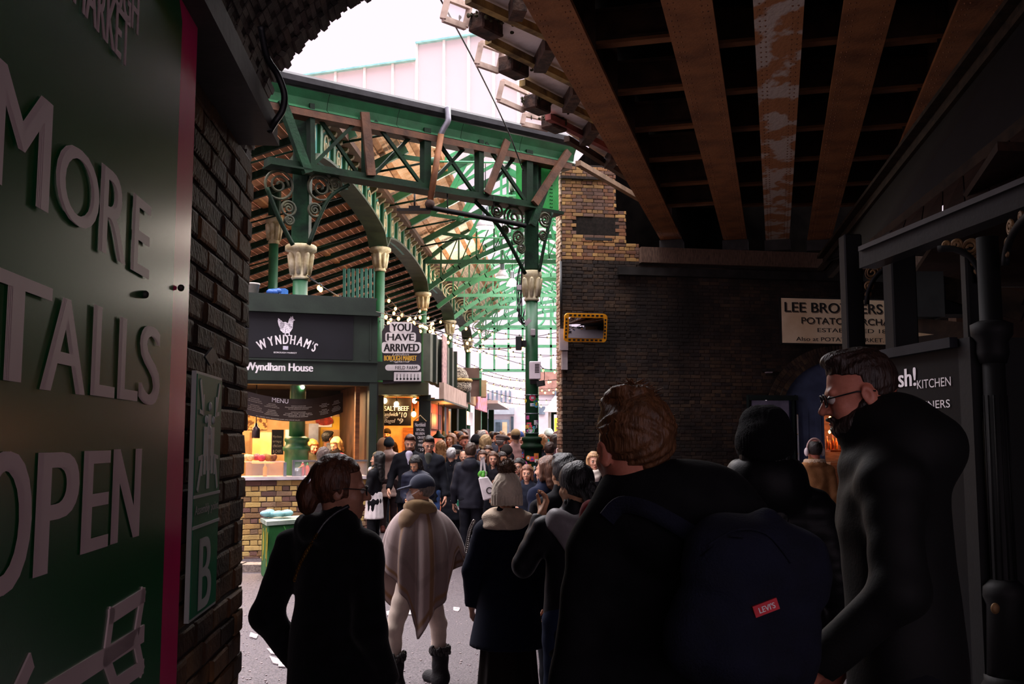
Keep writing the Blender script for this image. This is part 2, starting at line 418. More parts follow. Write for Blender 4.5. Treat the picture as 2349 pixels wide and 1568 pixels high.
for i in range(len(prof) - 1):
    a, b = prof[i], prof[i + 1]; seg = (b - a).length; nsub = max(1, round(seg / .085))
    for s_ in range(nsub):
        p0 = a.lerp(b, s_ / nsub); p1 = a.lerp(b, (s_ + .9) / nsub); vi += 1
        y0 = q.uniform(-.05, .03)
        def hexa(y0, y1, o0, o1):
            return [vpt(p0, o0, y0), vpt(p1, o0, y0), vpt(p1, o1, y0), vpt(p0, o1, y0), vpt(p0, o0, y1), vpt(p1, o0, y1), vpt(p1, o1, y1), vpt(p0, o1, y1)]
        FS = [(0, 1, 2, 3), (7, 6, 5, 4), (0, 4, 5, 1), (1, 5, 6, 2), (2, 6, 7, 3), (3, 7, 4, 0)]
        MB().add(hexa(y0, .21, q.uniform(-.035, .008), .3), FS).build('brick', vmat_p, vl)
        for k in range(1, 20):
            st_.add(hexa(k * .225 - .012 * (vi % 2) + .11 * (vi % 2) * (k < 19), k * .225 + .2, q.uniform(-.008, .008), .08), FS)
tag(st_.build('brickwork', vmat_i, vl), kind='stuff')
mb = MB(); a = vpt(prof[0], 0, 0); mb.box((a.x - .9, 3.1, 0), (a.x - .02, 6.45, a.z + .1)); mb.build('haunch_wall', m_mortar_dark, vl)

# ---------------- right wall: tall brick abutment ----------------
FW = Frame(at(1290, 1013, 20) * 1, (.985, .17, 0), (0, 0, 1)); FW.O.z = 0
wr = struct('wall_right')
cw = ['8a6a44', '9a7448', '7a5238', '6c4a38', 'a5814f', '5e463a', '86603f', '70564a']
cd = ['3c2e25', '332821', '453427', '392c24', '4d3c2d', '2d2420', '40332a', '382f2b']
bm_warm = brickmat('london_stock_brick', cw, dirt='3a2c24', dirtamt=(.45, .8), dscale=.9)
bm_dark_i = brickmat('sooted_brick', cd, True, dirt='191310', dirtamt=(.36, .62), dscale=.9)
top = lambda y: FW.px(1350, y)[1]
e0 = FW.px(1290, 700)[0]; uA = FW.px(1413, 460)[0]; uB = FW.px(1436, 520)[0]; uC = FW.px(1466, 580)[0]; uE = 9.2
vT, vA, vB, vC = top(378), FW.px(1430, 487)[1], FW.px(1450, 561)[1], FW.px(1450, 603)[1]
ac = FW.px(1932, 950); aro = FW.px(1757, 950)[0]; AR = ac[0] - aro; AH = FW.px(1932, 793)[1] - ac[1]; RING = .36
def core_boxes(mb):
    FW.box(mb, e0, aro + RING * .9, 0, ac[1], -.45, -.010); FW.box(mb, e0, aro, ac[1] - .01, vC, -.45, -.010); FW.box(mb, aro, uE, ac[1] + AH - .01, vC, -.45, -.010); FW.box(mb, aro + 2 * AR, uE, 0, ac[1] + AH, -.45, -.010)
    for k in range(18):
        a, b = aro + 2 * AR * k / 18, aro + 2 * AR * (k + 1) / 18; m = ((a + b) / 2 - ac[0]) / AR
        FW.box(mb, a, b, ac[1] + (AH - RING * .9) * math.sqrt(max(0, 1 - m * m)), ac[1] + AH, -.45, -.010)
mb = MB(); core_boxes(mb); FW.box(mb, e0, uC, 0, vB, -.45, -.010); FW.box(mb, e0, uB, 0, vA, -.45, -.010); FW.box(mb, e0, uA, 0, vT, -.45, -.010); mb.build('wall_core', m_mortar_dark, wr)
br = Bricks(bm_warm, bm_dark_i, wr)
du0 = FW.px(1712, 1000)[0]
def wall_ok(u, v):
    if v > ac[1]:
        if ((u - ac[0]) / AR) ** 2 + ((v - ac[1]) / AH) ** 2 < 1: return False
    elif u > aro + .05 and v <= ac[1]: return False
    if du0 - .03 < u < aro + .6 and v < FW.px(1720, 912)[1]: return False
    return True
tab = [FW.px(1325, 498), FW.px(1414, 543)]
nrow = int(vT / .075)
for k in range(nrow):
    v = k * .075
    ue = uA if v > vA else uB if v > vB else uC if v > vC - .05 else uE
    def ok(u, v_):
        if tab[0][0] < u < tab[1][0] and tab[1][1] < v_ < tab[0][1]: return False
        return wall_ok(u, v_)
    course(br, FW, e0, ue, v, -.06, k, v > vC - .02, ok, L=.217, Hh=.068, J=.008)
br.done()
FWE = Frame(FW.P(e0, 0, -.45), FW.N, (0, 0, 1))
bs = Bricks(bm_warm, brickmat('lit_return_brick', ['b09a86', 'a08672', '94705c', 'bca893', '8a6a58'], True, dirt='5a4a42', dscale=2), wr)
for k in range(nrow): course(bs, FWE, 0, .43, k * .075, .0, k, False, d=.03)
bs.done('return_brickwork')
mb = MB(); FW.box(mb, tab[0][0] + .02, tab[1][0] - .02, tab[1][1] + .02, tab[0][1] - .02, -.08, -.01); mb.build('stone_tablet', mat('gritty_render', '7c6248', '57442f', 30, .95, 0, .6, 60), wr)
mb = MB(); FW.box(mb, FW.px(1342, 548)[0], FW.px(1404, 548)[0], FW.px(1370, 551)[1], FW.px(1370, 545)[1], -.05, .01); mb.build('iron_strap', m_steel_dark, wr)
mb = MB(); FW.box(mb, e0 - .03, uA - .1, top(412), top(406), -.45, .05); mb.build('string_course', m_mortar_dark, wr)
mb = MB(); FW.box(mb, uC, uE, FW.px(1500, 605)[1], FW.px(1500, 570)[1], -.05, .16); mb.build('stone_ledge', mat('sooty_stone', '6b5344', '4a382d', 9, .85, 0, .4, 40, stretch=(8, 1, 1)), wr)
mb = MB(); FW.box(mb, FW.px(1416, 620)[0], uE, FW.px(1450, 632)[1], FW.px(1450, 614)[1], -.03, .12); mb.build('iron_ledge', m_steel_dark, wr)
mb = MB(); FW.box(mb, uA - .2, uE, vC - .1, 8.2, -3.0, -1.25); mb.build('bearing_recess', mat('recess_shade_black', '0b0908', '060505', 3, .95, spec=0), wr)  # near black colour stands in for the shade behind the girder ends
# voussoirs of the door arch
vm = Bricks(brickmat('arch_brick', ['4f3e30', '43342a', '5a4634', '3d3029']), None, wr)
for ring in range(3):
    nv = 44
    for k in range(nv):
        th = math.pi * (1.0 - .62 * k / nv)
        r_ = 1 - (ring + 1) * RING / 3 / AR
        p = (ac[0] + AR * r_ * math.cos(th), ac[1] + AH * r_ * math.sin(th))
        tg = Vector((-AR * math.sin(th), AH * math.cos(th))); tg.normalize(); tg *= -1
        Ux = FW.U * tg.x + FW.V * tg.y; Vx = FW.U * -tg.y + FW.V * tg.x
        f2 = Frame(FW.P(*p, -.03), Ux, Vx); vm.put(frame_matrix(f2, 0, 0, q.uniform(-.01, .01)), AR * 3.14 * .62 / nv * .8, RING / 3 - .012, .05, True)
# doors, frames, tympanum
dr = struct('door_1')
m_blue = mat('slate_blue_paint', '606c8c', '4a546e', 3, .45, 0, .05, 30, .5); m_dkframe = mat('dark_door_frame', '1f2a28', '161d1c', 3, .5)
m_sheen = mat('lilac_grey_door', '9a96ac', '787488', 2.5, .3, .2, .05, 20, .6)
mb = MB(); pts = [(ac[0] + (AR - RING) * math.cos(math.pi * k / 20), ac[1] + (AH - RING * AH / AR) * math.sin(math.pi * k / 20)) for k in range(21)]
mb.prism([FW.P(u, v, -.25) for u, v in pts], FW.N * .12); mb.build('tympanum', m_blue, dr)
def slab(par, name, x0, y0, x1, y1, n0, n1, m):
    mb = MB(); a = FW.px(x0, y0); b = FW.px(x1, y1); FW.box(mb, a[0], b[0], max(b[1], 0), a[1], n0, n1); return mb.build(name, m, par)
slab(dr, 'door_leaf', 1722, 918, 1815, 1230, .0, .06, m_sheen); slab(dr, 'door_leaf', 1836, 920, 1905, 1230, -.2, -.12, m_blue); slab(dr, 'door_jamb', 1780, 905, 1838, 1230, -.22, -.16, m_blue)
for a in ((1712, 908, 1722, 1230), (1815, 908, 1826, 1230), (1712, 906, 1826, 918)): slab(dr, 'door_frame', *a, .0, .1, m_dkframe)
slab(dr, 'door_frame', 1828, 905, 1838, 1230, -.2, -.05, m_dkframe)
for x0, x1 in ((1846, 1866), (1876, 1896)): slab(dr, 'door_panel', x0, 945, x1, 1180, -.12, -.10, m_blue)
for y in (950, 995, 1040):
    a = FW.px(1831, y); MB().ell(FW.P(a[0], a[1], -.03), (.012, .012, .012), 8, 6).build('brass_stud', mat('brass', 'c89a4a', '9a7030', 5, .3, .8), dr)

# ---------------- bridge overhead: deck, cross beams, girders ----------------
ZG = 5.92
Gd = Vector((math.sin(R(14.8)), math.cos(R(14.8)), 0)); Gr = Vector((Gd.y, -Gd.x, 0))
ce = struct('ceiling_bridge')
gl = []
for px in (1536, 1685, 1783.5, 1881, 2004): gl.append(atz(px, 543, ZG))
def gpt(p, D, z): return Vector((p.x + (D - p.y) * Gd.x / Gd.y, D, z))
edgeA, edgeB = atz(1098, 70, 6.5), atz(1262, 292, 6.5)
DB, DF = -7.0, gl[0].y + .35
p0 = gl[0]; right_x = 9.5
mb = MB(); mb.prism([gpt(p0, DB, 6.9), gpt(p0, DF + 1.5, 6.9), gpt(p0, DF + 1.5, 6.9) + Gr * 9, gpt(p0, DB, 6.9) + Gr * 14], (0, 0, .5)); mb.build('deck_plate', m_deck, ce)
q = random.Random(21)
for i in range(len(gl) - 1):
    a, b = gl[i], gl[i + 1]
    for k in range(15):
        D = -3.2 + 1.6 * k + .1
        s_ = gpt(a, D, 6.36); wv = (b - a).dot(Gr)
        e_ = s_ + Gr * wv
        if s_.y > 20.3 or e_.y > 20.9: continue
        MB().ibeam(s_ + Gr * .05 + Vector((0, 0, .18)), e_ - Gr * .05 + Vector((0, 0, .18)), .13, .40).build('cross_beam', m_crossb, ce)
        MB().beam(s_ + Gr * .05 - Vector((0, 0, .035)), e_ - Gr * .05 - Vector((0, 0, .035)), .15, .04).build('lit_cross_flange', m_girder, ce)  # lighter strip paints in the light caught by the lower edge
nm = ['wide ochre plate girder at the outer edge of the bridge soffit', 'ochre riveted bridge girder, second from the open edge', 'ochre bridge girder with large patches of peeling pale paint', 'ochre riveted bridge girder between the peeling one and the angled eave beam', 'ochre bridge girder partly hidden behind the angled eave beam']
for i, p in enumerate(gl):
    t = thing('bridge_girder', nm[i], 'girder', gpt(p, 10, ZG), 'riveted girders under the bridge')
    w = .48 if i else .44
    m = m_girder_peel if i == 2 else m_girder
    A, B = gpt(p, DB, ZG), gpt(p, DF if i < 4 else DF, ZG); u = Vector((0, 0, 1))
    MB().beam(A + u * .025, B + u * .025, w, .05).build('bottom_flange', m, t)
    MB().beam(A + u * .5, B + u * .5, .04, .9).build('web', m_crossb, t)
    mb = MB(); L = (B - A).length; n = int((L - 12) / .14)
    for k in range(n):
        c = B - Gd * (.2 + k * .14)
        for o in (-.17, -.12, .12, .17):
            c2 = c + Gr * o * w / .44; mb.add([c2 + Vector((.014 * math.cos(a_), .014 * math.sin(a_), 0)) for a_ in (0, 1.57, 3.14, 4.71)] + [c2 + Vector((0, 0, -.014))], [(1, 0, 4), (2, 1, 4), (3, 2, 4), (0, 3, 4)])
    tag(mb.build('rivets', m_rivet, t), kind='stuff')
    for k in range(14):
        D = -3.4 + 1.6 * k
        if D < 20: MB().beam(gpt(p, D, ZG + .05) + Gr * .0, gpt(p, D, ZG + .9), .3, .02, up=Gd).build('stiffener', m_crossb, t)
    MB().beam(B + u * -.12 - Gd * .1, B + u * -.12 + Gd * .3, w * 1.1, .22).build('bearing_block', m_steel_dark, t)
# edge strip of the bridge: pale plates on slanting ribs, rusty brackets, hanging frames
es = struct('ceiling_edge')
zr = 6.55
ribs = [((1010, -60), (1130, -30)), ((1074, -2), (1262, 84)), ((1120, 92), (1326, 195)), ((1198, 190), (1352, 268)), ((1257, 268), (1392, 338)), ((1300, 318), (1444, 410)), ((1326, 374), (1480, 463)), ((1420, 456), (1494, 499))]
rp = []; m_batten_iron = mat('tan_painted_iron', '8a7058', '6a5440', 5, .8)
for i, (a, b) in enumerate(ribs):
    A, B = atz(*a, zr), atz(*b, zr); rp.append((A, B))
    mm = [m_rust, m_mossy, m_mossy, m_mossy, mat('red_brown_paint', '8a4a44', '6a3a34', 5, .8), m_crossb, m_batten_iron, m_crossb][i]
    if i < 7: MB().beam(A, B + (B - A).normalized() * .4, .10, .09).build('rib', mm, es)
for i in range(5):
    (A, B), (A2, B2) = rp[i], rp[i + 1]; u = Vector((0, 0, .1))
    MB().prism([A + u, B + (B - A) * .25 + u, B2 + (B2 - A2) * .25 + u, A2 + u], (0, 0, .05)).build('soffit_plate', m_soffit, es)
for a, b in (((1193, 0), (1182, 26)), ((1265, 94), (1238, 147)), ((1327, 198), (1302, 241)), ((1368, 282), (1340, 318)), ((1412, 350), (1396, 372))):
    A, B = atz(*a, zr), atz(*b, zr); MB().beam(A - Vector((0, 0, .02)), B - Vector((0, 0, .02)), .16, .2).build('strut', m_rust, es)
for (x0, y0, x1, y1) in ((1088, 52, 1140, 92), (1158, 144, 1198, 187), (1212, 230, 1252, 270), (1258, 284, 1284, 302)):
    A, B = atz(x0, y0, 6.5), atz(x1, y1, 6.5); c = (A + B) / 2; d = rp[2][1] - rp[2][0]; d.normalize(); sd = Vector((-d.y, d.x, 0))
    t = MB(); t.obox(c - d * .19 - sd * .12 + Vector((0, 0, -.04)), d * .38, sd * .24, Vector((0, 0, .22))); t.build('bracket', m_rust, es, bevel=.02)
    mb = MB(); rr = random.Random(int(x0))
    for _ in range(70):
        pp = c + d * rr.gauss(0, .14) + sd * rr.gauss(0, .1) + Vector((0, 0, rr.uniform(.05, .16))); mb.ell(pp, (rr.uniform(.008, .03), rr.uniform(.008, .03), rr.uniform(.008, .04)), 5, 4)
    tag(mb.build('moss', mat('moss_%d' % x0, '3a3820', '1d1910', 20, .95), es), kind='stuff')
fm = ['pale square glazed frame jutting past the bridge edge near the top of the opening', 'pale square glazed frame jutting past the bridge edge, second below the top', 'pale square glazed frame jutting past the bridge edge above the gutter end', 'small pale glazed frame at the bridge edge touching the black gutter']
m_fr = mat('weathered_frame', 'c9b2a4', '9a8478', 6, .7); m_pane = glassmat('dull_pane', 'ffffff', .85, 'ece8e8', .2)
for i, (a, b, c) in enumerate((((1027, -4), (1016, 43), (1067, 62)), ((1104, 99), (1094, 146), (1143, 163)), ((1153, 187), (1143, 228), (1201, 253)), ((1203, 262), (1198, 284), (1257, 297)))):
    B, Cc = atz(*b, 6.5), atz(*c, 6.5); A = at(*a, B.y)
    t = thing('glazed_frame', fm[i], 'window frame', B, 'frames along the bridge edge')
    up = A - B; D2 = Cc + up
    for s_, e_ in ((B, Cc), (B, A), (Cc, D2), (A, D2)): MB().beam(s_, e_, .05, .07).build('frame_bar', m_fr, t)
    MB().prism([A, B, Cc, D2], Vector((.0, .006, 0))).build('pane', m_pane, t)

# ---------------- unseen walls and a lid added to keep the foreground dark ----------------

w3 = struct('wall_side_unseen'); MB().box((10.4, -8, 0), (10.8, 22, 7)).build('wall_face', m_deck, w3)
MB().box((-4.2, -8, 0), (-3.8, 3, 7)).build('unseen_flank', m_deck, w3)
MB().prism([Vector((-4.2, -8, 4.9)), Vector((-4.2, 2.5, 4.9)), gpt(p0, 2.5, 4.9), gpt(p0, -8, 4.9)], (0, 0, .2)).build('light_blocking_lid', m_deck, vl)
# ---------------- market hall ----------------
def Hp(X, D, z): return Vector((D * .0536 + X, D, z))
Ad = Vector((.0535, .99857, 0)); Ar = Vector((.99857, -.0535, 0)); UZ = Vector((0, 0, 1))
XA, ZT, ZS = -4.30, 7.4, 6.2
def spiral(fr, c, r, turns=1.6, a0=0, n=26, sgn=1, n0=0):
    out = []
    for k in range(n + 1):
        s_ = k / n; a = a0 + sgn * turns * 2 * math.pi * s_; rr = r * (1 - .82 * s_)
        out.append(fr.P(c[0] + rr * math.cos(a), c[1] + rr * math.sin(a), n0))
    return out
def ringpts(fr, c, r, n=24, n0=0): return [fr.P(c[0] + r * math.cos(2 * math.pi * k / n), c[1] + r * math.sin(2 * math.pi * k / n), n0) for k in range(n)]

PL, PR = at(690, 1013, 15.45), at(1220, 1013, 18.0)
FT = Frame((PL.x, PL.y, 0), (PR.x - PL.x, PR.y - PL.y, 0), (0, 0, 1))
m_flake = mat('flaking_green_iron', '1b3d27', '101f16', 4, .65, 0, .25, 25, .15)
m_brownplate = mat('brown_splice_plate', '5c3c28', '3e281b', 4, .75, 0, .2, 25)
tr = thing('lattice_truss', 'green lattice truss with a black gutter spanning the opening', 'truss', FT.O)
def tbeam(name, a, b, wpx, m, dep=.12, n=0, par=None):
    A, B = FT.Q(*a), FT.Q(*b); w = wpx / FPX * ((A.y + B.y) / 2)
    return MB().beam(A + FT.N * n, B + FT.N * n, dep, w, up=(B - A).cross(FT.N)).build(name, m, par or tr)
# gutter, fascia with curved face, top chord
g0, g1 = FT.px(618, 168), FT.px(1314, 312)
zt = (g0[1] + g1[1]) / 2
zt0 = g0[1]; zt1 = g1[1]
zg = (FT.px(700, 185)[1] + FT.px(1240, 297)[1]) / 2
mb = MB()
for k in range(8):
    pass
uu0, uu1 = g0[0] - .3, g1[0]
prof = [(0, 0), (.16, .0), (.2, -.05), (.2, -.14), (.14, -.19), (.02, -.19)]
mb.prism([FT.P(uu0, zg + b, a) for a, b in prof], FT.U * (uu1 - uu0)); mb.build('gutter', mat('black_gutter', '2a2a2e', '1a1a1d', 6, .5, .2), tr)
nsec = 5
for k in range(nsec):
    a = uu0 + (uu1 - uu0) * k / nsec; b = uu0 + (uu1 - uu0) * (k + 1) / nsec - .012
    pr = [(.05, -.2), (.13, -.22), (.06, -.34), (.03, -.46), (.10, -.52), (-.02, -.52), (-.02, -.2)]
    MB().prism([FT.P(a, zg + y, x) for x, y in pr], FT.U * (b - a)).build('fascia_plate', m_green, tr)
mb = MB(); FT.box(mb, uu0, uu1 - .1, zg - .64, zg - .53, -.16, .1); mb.build('top_chord', m_brownplate, tr)
zb = (FT.px(760, 396)[1] + FT.px(1180, 463)[1]) / 2
mb = MB(); FT.box(mb, uu0 + .3, FT.px(1222, 468)[0], zb - .05, zb + .05, -.14, .1); FT.box(mb, uu0 + .3, FT.px(1222, 468)[0], zb - .08, zb - .05, -.2, .16); mb.build('bottom_chord', m_green_dk, tr)
for a, b in (((821, 275), (717, 378)), ((728, 259), (824, 398)), ((856, 279), (962, 423)), ((956, 300), (854, 406)), ((1006, 321), (1091, 441)), ((1081, 325), (990, 420)), ((1110, 329), (1201, 462)), ((1196, 346), (1115, 438))):
    tbeam('diagonal', a, b, 8, m_green_dk, .05, rnd.choice((-.05, .05)))
for a, b, w in (((712, 240), (714, 392), 12), ((838, 268), (838, 410), 10), ((976, 296), (976, 428), 18), ((1099, 323), (1099, 447), 13), ((1210, 346), (1210, 470), 18)): tbeam('post', a, b, w, m_green_dk, .16)
for a, b, w in (((829, 262), (844, 406), 22), ((1155, 326), (1109, 447), 17)): tbeam('splice_plate', a, b, w, m_brownplate, .05, .12)
tbeam('end_brace', (1293, 352), (1216, 470), 17, m_brownplate, .08, .14); tbeam('end_brace', (640, 235), (700, 400), 20, m_flake, .12, .1); tbeam('end_brace', (1240, 438), (1212, 520), 16, m_flake, .08, .12)
# rain pipe
dp = thing('drainpipe', 'rusty drainpipe dropping from the gutter outlet and turning along the truss', 'pipe', FT.Q(1000, 300, .2))
MB().tube(smooth_path([FT.Q(1010, 254, .24), FT.Q(1010, 275, .26), FT.Q(1009, 288, .26), FT.Q(1003, 303, .2), FT.Q(1000, 314, .16)]), .05, 10).build('swan_neck', mat('galvanised_pipe', '9a9aa4', '70707a', 6, .4, .6), dp)
MB().tube([FT.Q(1001, 312, .16), FT.Q(975, 470, .16)], .055, 10).build('downpipe', mat('rust_orange_pipe', '8a5630', '5a3820', 4, .7), dp)
MB().tube(smooth_path([FT.Q(975, 462, .16), FT.Q(974, 478, .16), FT.Q(990, 482, .14), FT.Q(1160, 512, .1), FT.Q(1200, 519, .06)]), .045, 10).build('horizontal_pipe', m_cast, dp)
MB().ell(FT.Q(975, 472, .16), (.085, .085, .085), 10, 8).build('elbow', m_rust, dp)
for x in (1019, 1125): MB().tube([FT.Q(x, 440 + (x - 1000) * .1, .1), FT.Q(x, 494 + (x - 1019) * .13, .12)], .012, 6).build('hanger', m_cast, dp)

# columns
def column(name, label, base, ztop_trunk, zcap, r, zped, label2=None, trunk=True, capr=.22, m=None):
    t = thing(name, label, 'column', base); b = Vector(base); m = m or m_green
    MB().lathe([(r * 1.0, zped), (r * .94, zcap - .55)], b, 24).build('shaft', m, t)
    MB().lathe([(r * 1.05, zcap - .56), (r * 1.18, zcap - .53), (r * 1.05, zcap - .5), (r * 1.1, zcap - .42), (r * 1.2, zcap - .2), (r * 1.5, zcap - .12), (capr, zcap - .09), (capr, zcap - .02), (capr * .9, zcap)], b, 24).build('capital', m_cream, t)
    mb = MB()
    for k in range(8):
        a = k * math.pi / 4; d = Vector((math.cos(a), math.sin(a), 0)); s_ = Vector((-d.y, d.x, 0))
        mb.tube([b + d * r * 1.08 + UZ * (zcap - .48), b + d * r * 1.22 + UZ * (zcap - .3), b + d * r * 1.45 + UZ * (zcap - .16), b + d * r * 1.7 + UZ * (zcap - .15)], [.035, .05, .04, .02], 6)
    mb.build('leaf_carving', m_cream, t)
    MB().lathe([(r * 1.75, 0), (r * 1.75, .12), (r * 1.5, .18), (r * 1.5, zped - .35), (r * 1.5, zped - .24), (r * 1.72, zped - .22), (r * 1.72, zped - .17), (r * 1.4, zped - .14), (r * 1.35, zped - .10), (r * 1.55, zped - .07), (r * 1.55, zped - .03), (r * 1.2, zped - .01), (r * 1.02, zped)], b, 24).build('pedestal', m, t)
    if ztop_trunk:
        MB().box((b.x - r * 1.1, b.y - r * 1.1, zcap), (b.x + r * 1.1, b.y + r * 1.1, ztop_trunk)).build('trunk', m_flake, t, bevel=.03)
    return t
cl = at(681, 1013, 15.75); cl.z = 0
c1 = column('market_column', 'stout green column rising inside the hen sign stall, cream leaf capital', cl, zg - .55, at(690, 563, 15.75).z, .125, at(680, 1000, 15.75).z, capr=.25)
cr_ = at(1220, 1013, 18.25); cr_.z = 0
c2 = column('market_column', 'green column covered in stickers at the end of the lattice truss', cr_, zg - .6, at(1220, 622, 18.25).z, .12, at(1220, 1000, 18.25).z, capr=.19)
for k_ in c2.children:
    if k_.name.startswith('pedestal'): k_.data.materials[0] = m_green_dk
for i, D in enumerate((22.9, 29.9, 36.9, 43.9)):
    b = Hp(XA, D, 0)
    column('market_column', ['green column with cream bell capital beside the hand-lettered arrival board', 'green arcade column with cream capital behind the hanging bulbs', 'third column of the green arcade, small and half hidden by bulbs', 'farthest column of the green arcade'][i], b, 0, ZS, .12, 1.6, capr=.25)
b = at(617, 1013, 20.0); b.z = 0
column('market_column', 'slim green column standing left of the hen sign stall roof', b, at(617, 380, 20).z, at(620, 498, 20).z, .10, 1.5, capr=.18)
# scrollwork brackets as parts of the two big columns
m_scroll = mat('worn_scroll_iron', '45462f', '23281b', 6, .65); 
def scroll_set(par, items, struts, r=.022):
    for (x, y, rp_, tw, sg) in items:
        c = FT.px(x, y); r_ = rp_ / FPX * 17
        mb = MB(); mb.tube(ringpts(FT, c, r_), r, 6, closed=True); mb.tube(spiral(FT, c, r_ * .72, 1.5, tw, 26, sg), r * .9, 6)
        mb.build('scroll', m_scroll, par)
    for a, b, c, w in struts:
        p = smooth_path([FT.Q(*a), FT.Q(*b), FT.Q(*c)]); MB().tube(p, w, 6).build('bracket_rib', m_green_dk, par)
scroll_set(c2, [(1178, 499, 27, 2, 1), (1140, 484, 15, 0, -1), (1189, 545, 15, 4, 1), (1196, 570, 10, 1, -1), (1250, 504, 17, 1, -1), (1246, 540, 11, 3, 1), (1158, 527, 9, 2, 1)],
           [((1090, 462), (1150, 527), (1205, 628), .035), ((1266, 488), (1252, 545), (1237, 622), .03)])
scroll_set(c1, [(735, 430, 28, 2, -1), (640, 424, 30, 0, 1), (722, 482, 14, 1, 1), (662, 478, 15, 3, -1), (768, 424, 16, 4, 1), (664, 505, 9, 2, 1)],
           [((800, 424), (752, 458), (708, 560), .035), ((612, 430), (640, 500), (672, 562), .035)])
# bright riveted box girder between the sticker column and the abutment
bxg = thing('plate_girder', 'bright green riveted plate girder between the sticker column and the brick abutment', 'girder', FT.Q(1258, 480))
a, b = FT.Q(1216, 345, -.2), FT.Q(1287, 480, -.2); f2 = Frame((a.x, a.y, 0), (b.x - a.x, b.y - a.y, 0), (0, 0, 1)); w_ = Vector((b.x - a.x, b.y - a.y, 0)).length
mb = MB(); f2.box(mb, 0, w_ + .1, b.z, a.z, -.25, 0); mb.build('web_plate', mat('bright_green_iron', '2fae4e', '238a3c', 3, .45, 0, .1, 20), bxg)
mb = MB(); f2.box(mb, 0, w_ + .15, b.z - .06, b.z, -.4, .1); mb.build('bottom_flange', m_green_dk, bxg)
mb = MB()
for x in (.17, .21, w_ - .1, w_ - .06):
    for k in range(14): mb.ell(f2.P(x, b.z + .07 + k * (a.z - b.z) / 14.5, .0), (.013, .013, .013), 6, 4)
tag(mb.build('rivets', m_green_dk, bxg), kind='stuff')
mb = MB(); f2.box(mb, .3, .36, b.z, a.z, 0, .06); f2.box(mb, .02, .1, b.z, a.z, 0, .08); mb.build('stiffener', m_green_dk, bxg)

# arcade girder on the columns: panelled plates with roundels above shallow arches
bays = [(16.0, 22.9), (22.9, 29.9), (29.9, 36.9), (36.9, 43.9)]
for i, (D0, D1) in enumerate(bays):
    t = thing('arcade_girder', ['green panelled arcade girder nearest the lattice truss, cream roundels', 'green panelled arcade girder with roundels, second bay from the truss', 'green panelled arcade girder, third bay from the truss', 'green panelled arcade girder, farthest bay of the arcade'][i], 'girder', Hp(XA, D0, ZS))
    n = 18; arch = []
    for k in range(n + 1):
        s_ = k / n; arch.append((D0 + (D1 - D0) * s_, ZS + .1 + .40 * math.sqrt(max(0, 1 - (2 * s_ - 1) ** 2)) if 0 < k < n else ZS))
    for k in range(n):
        (a0, z0), (a1, z1) = arch[k], arch[k + 1]
        MB().prism([Hp(XA - .06, a0, z0), Hp(XA - .06, a1, z1), Hp(XA - .06, a1, ZT - .12), Hp(XA - .06, a0, ZT - .12)], Ar * .06).build('web_panel', m_teal, t)
    mb = MB()
    for k in range(n):
        (a0, z0), (a1, z1) = arch[k], arch[k + 1]
        mb.prism([Hp(XA - .26, a0, z0), Hp(XA - .26, a1, z1), Hp(XA - .26, a1, z1 + .05), Hp(XA - .26, a0, z0 + .05)], Ar * .44)
    mb.build('arch_rib', mat('grey_green_rib_%d' % i, '3f4a34', '2c3626', 3, .7), t)
    npan = 7; st_ = (D1 - D0) / npan
    for k in range(npan + 1):
        D = D0 + k * st_; zz = np.interp(D, [a for a, _ in arch], [z for _, z in arch])
        MB().beam(Hp(XA, D, zz + .03), Hp(XA, D, ZT - .1), .16, .12, up=Ar).build('pilaster', m_green, t)
        if k < npan:
            Dm = D + st_ / 2; zz = np.interp(Dm, [a for a, _ in arch], [z for _, z in arch])
            zc = (zz + ZT - .1) / 2; hh = (ZT - .15 - zz) * .42
            mb = MB(); mb.tube([Hp(XA + .015, Dm, zc) + Ad * (.16 * math.cos(a)) + UZ * (hh * .85 * math.sin(a)) for a in np.linspace(0, 2 * math.pi, 18)[:-1]], .022, 6, closed=True)
            mb.tube([Hp(XA + .015, Dm, zc) + Ad * (.05 * math.cos(a)) + UZ * (hh * .3 * math.sin(a)) for a in np.linspace(0, 2 * math.pi, 12)[:-1]], .016, 5, closed=True)
            mb.build('roundel', m_cream, t)
        for e in (.15, .65):
            Dc = D + st_ * e
            if Dc < D1:
                MB().prism([Hp(XA, Dc, ZT - .08), Hp(XA + .17, Dc, ZT - .08), Hp(XA + .15, Dc, ZT - .15), Hp(XA + .07, Dc, ZT - .2), Hp(XA, Dc, ZT - .27)], Ad * .10).build('console', mat('weathered_console', '8a7a58', '5a4c34', 6, .75) if 'weathered_console' not in bpy.data.materials else bpy.data.materials['weathered_console'], t)
    MB().obox(Hp(XA - .15, D0, ZT - .1), Ad * (D1 - D0), Ar * .42, UZ * .12).build('cornice', m_brownplate, t)

# roof boards, battens, glass and rafters
rf = struct('roof'); m_green_far = mat('hazed_far_green', '86cfa4', '6cb88c', 3, .6)  # bright haze down the hall is put into this green
def slope(X0, z0, X1, z1, D0, D1, m, w, th=.03, along=True, name='boards'):
    """real planks laid side by side"""
    A = Vector((X0, z0)); B = Vector((X1, z1)); n = max(1, int((B - A).length / w))
    for k in range(n):
        a = A.lerp(B, k / n); b = A.lerp(B, (k + .93) / n)
        da, db = (D0(a.x), D0(b.x)) if callable(D0) else (D0, D0)
        p = [Hp(a.x, da, a.y), Hp(b.x, db, b.y), Hp(b.x, D1, b.y), Hp(a.x, D1, a.y)]; MB().prism(p, (0, 0, th)).build('board', m, rf)
XG, ZGl, XR, ZR, XE, ZE = -2.83, 8.2, -1.5, 8.95, 1.4, 7.35
hip = lambda X: 16.4 + max(0, X - XA) * 3.6
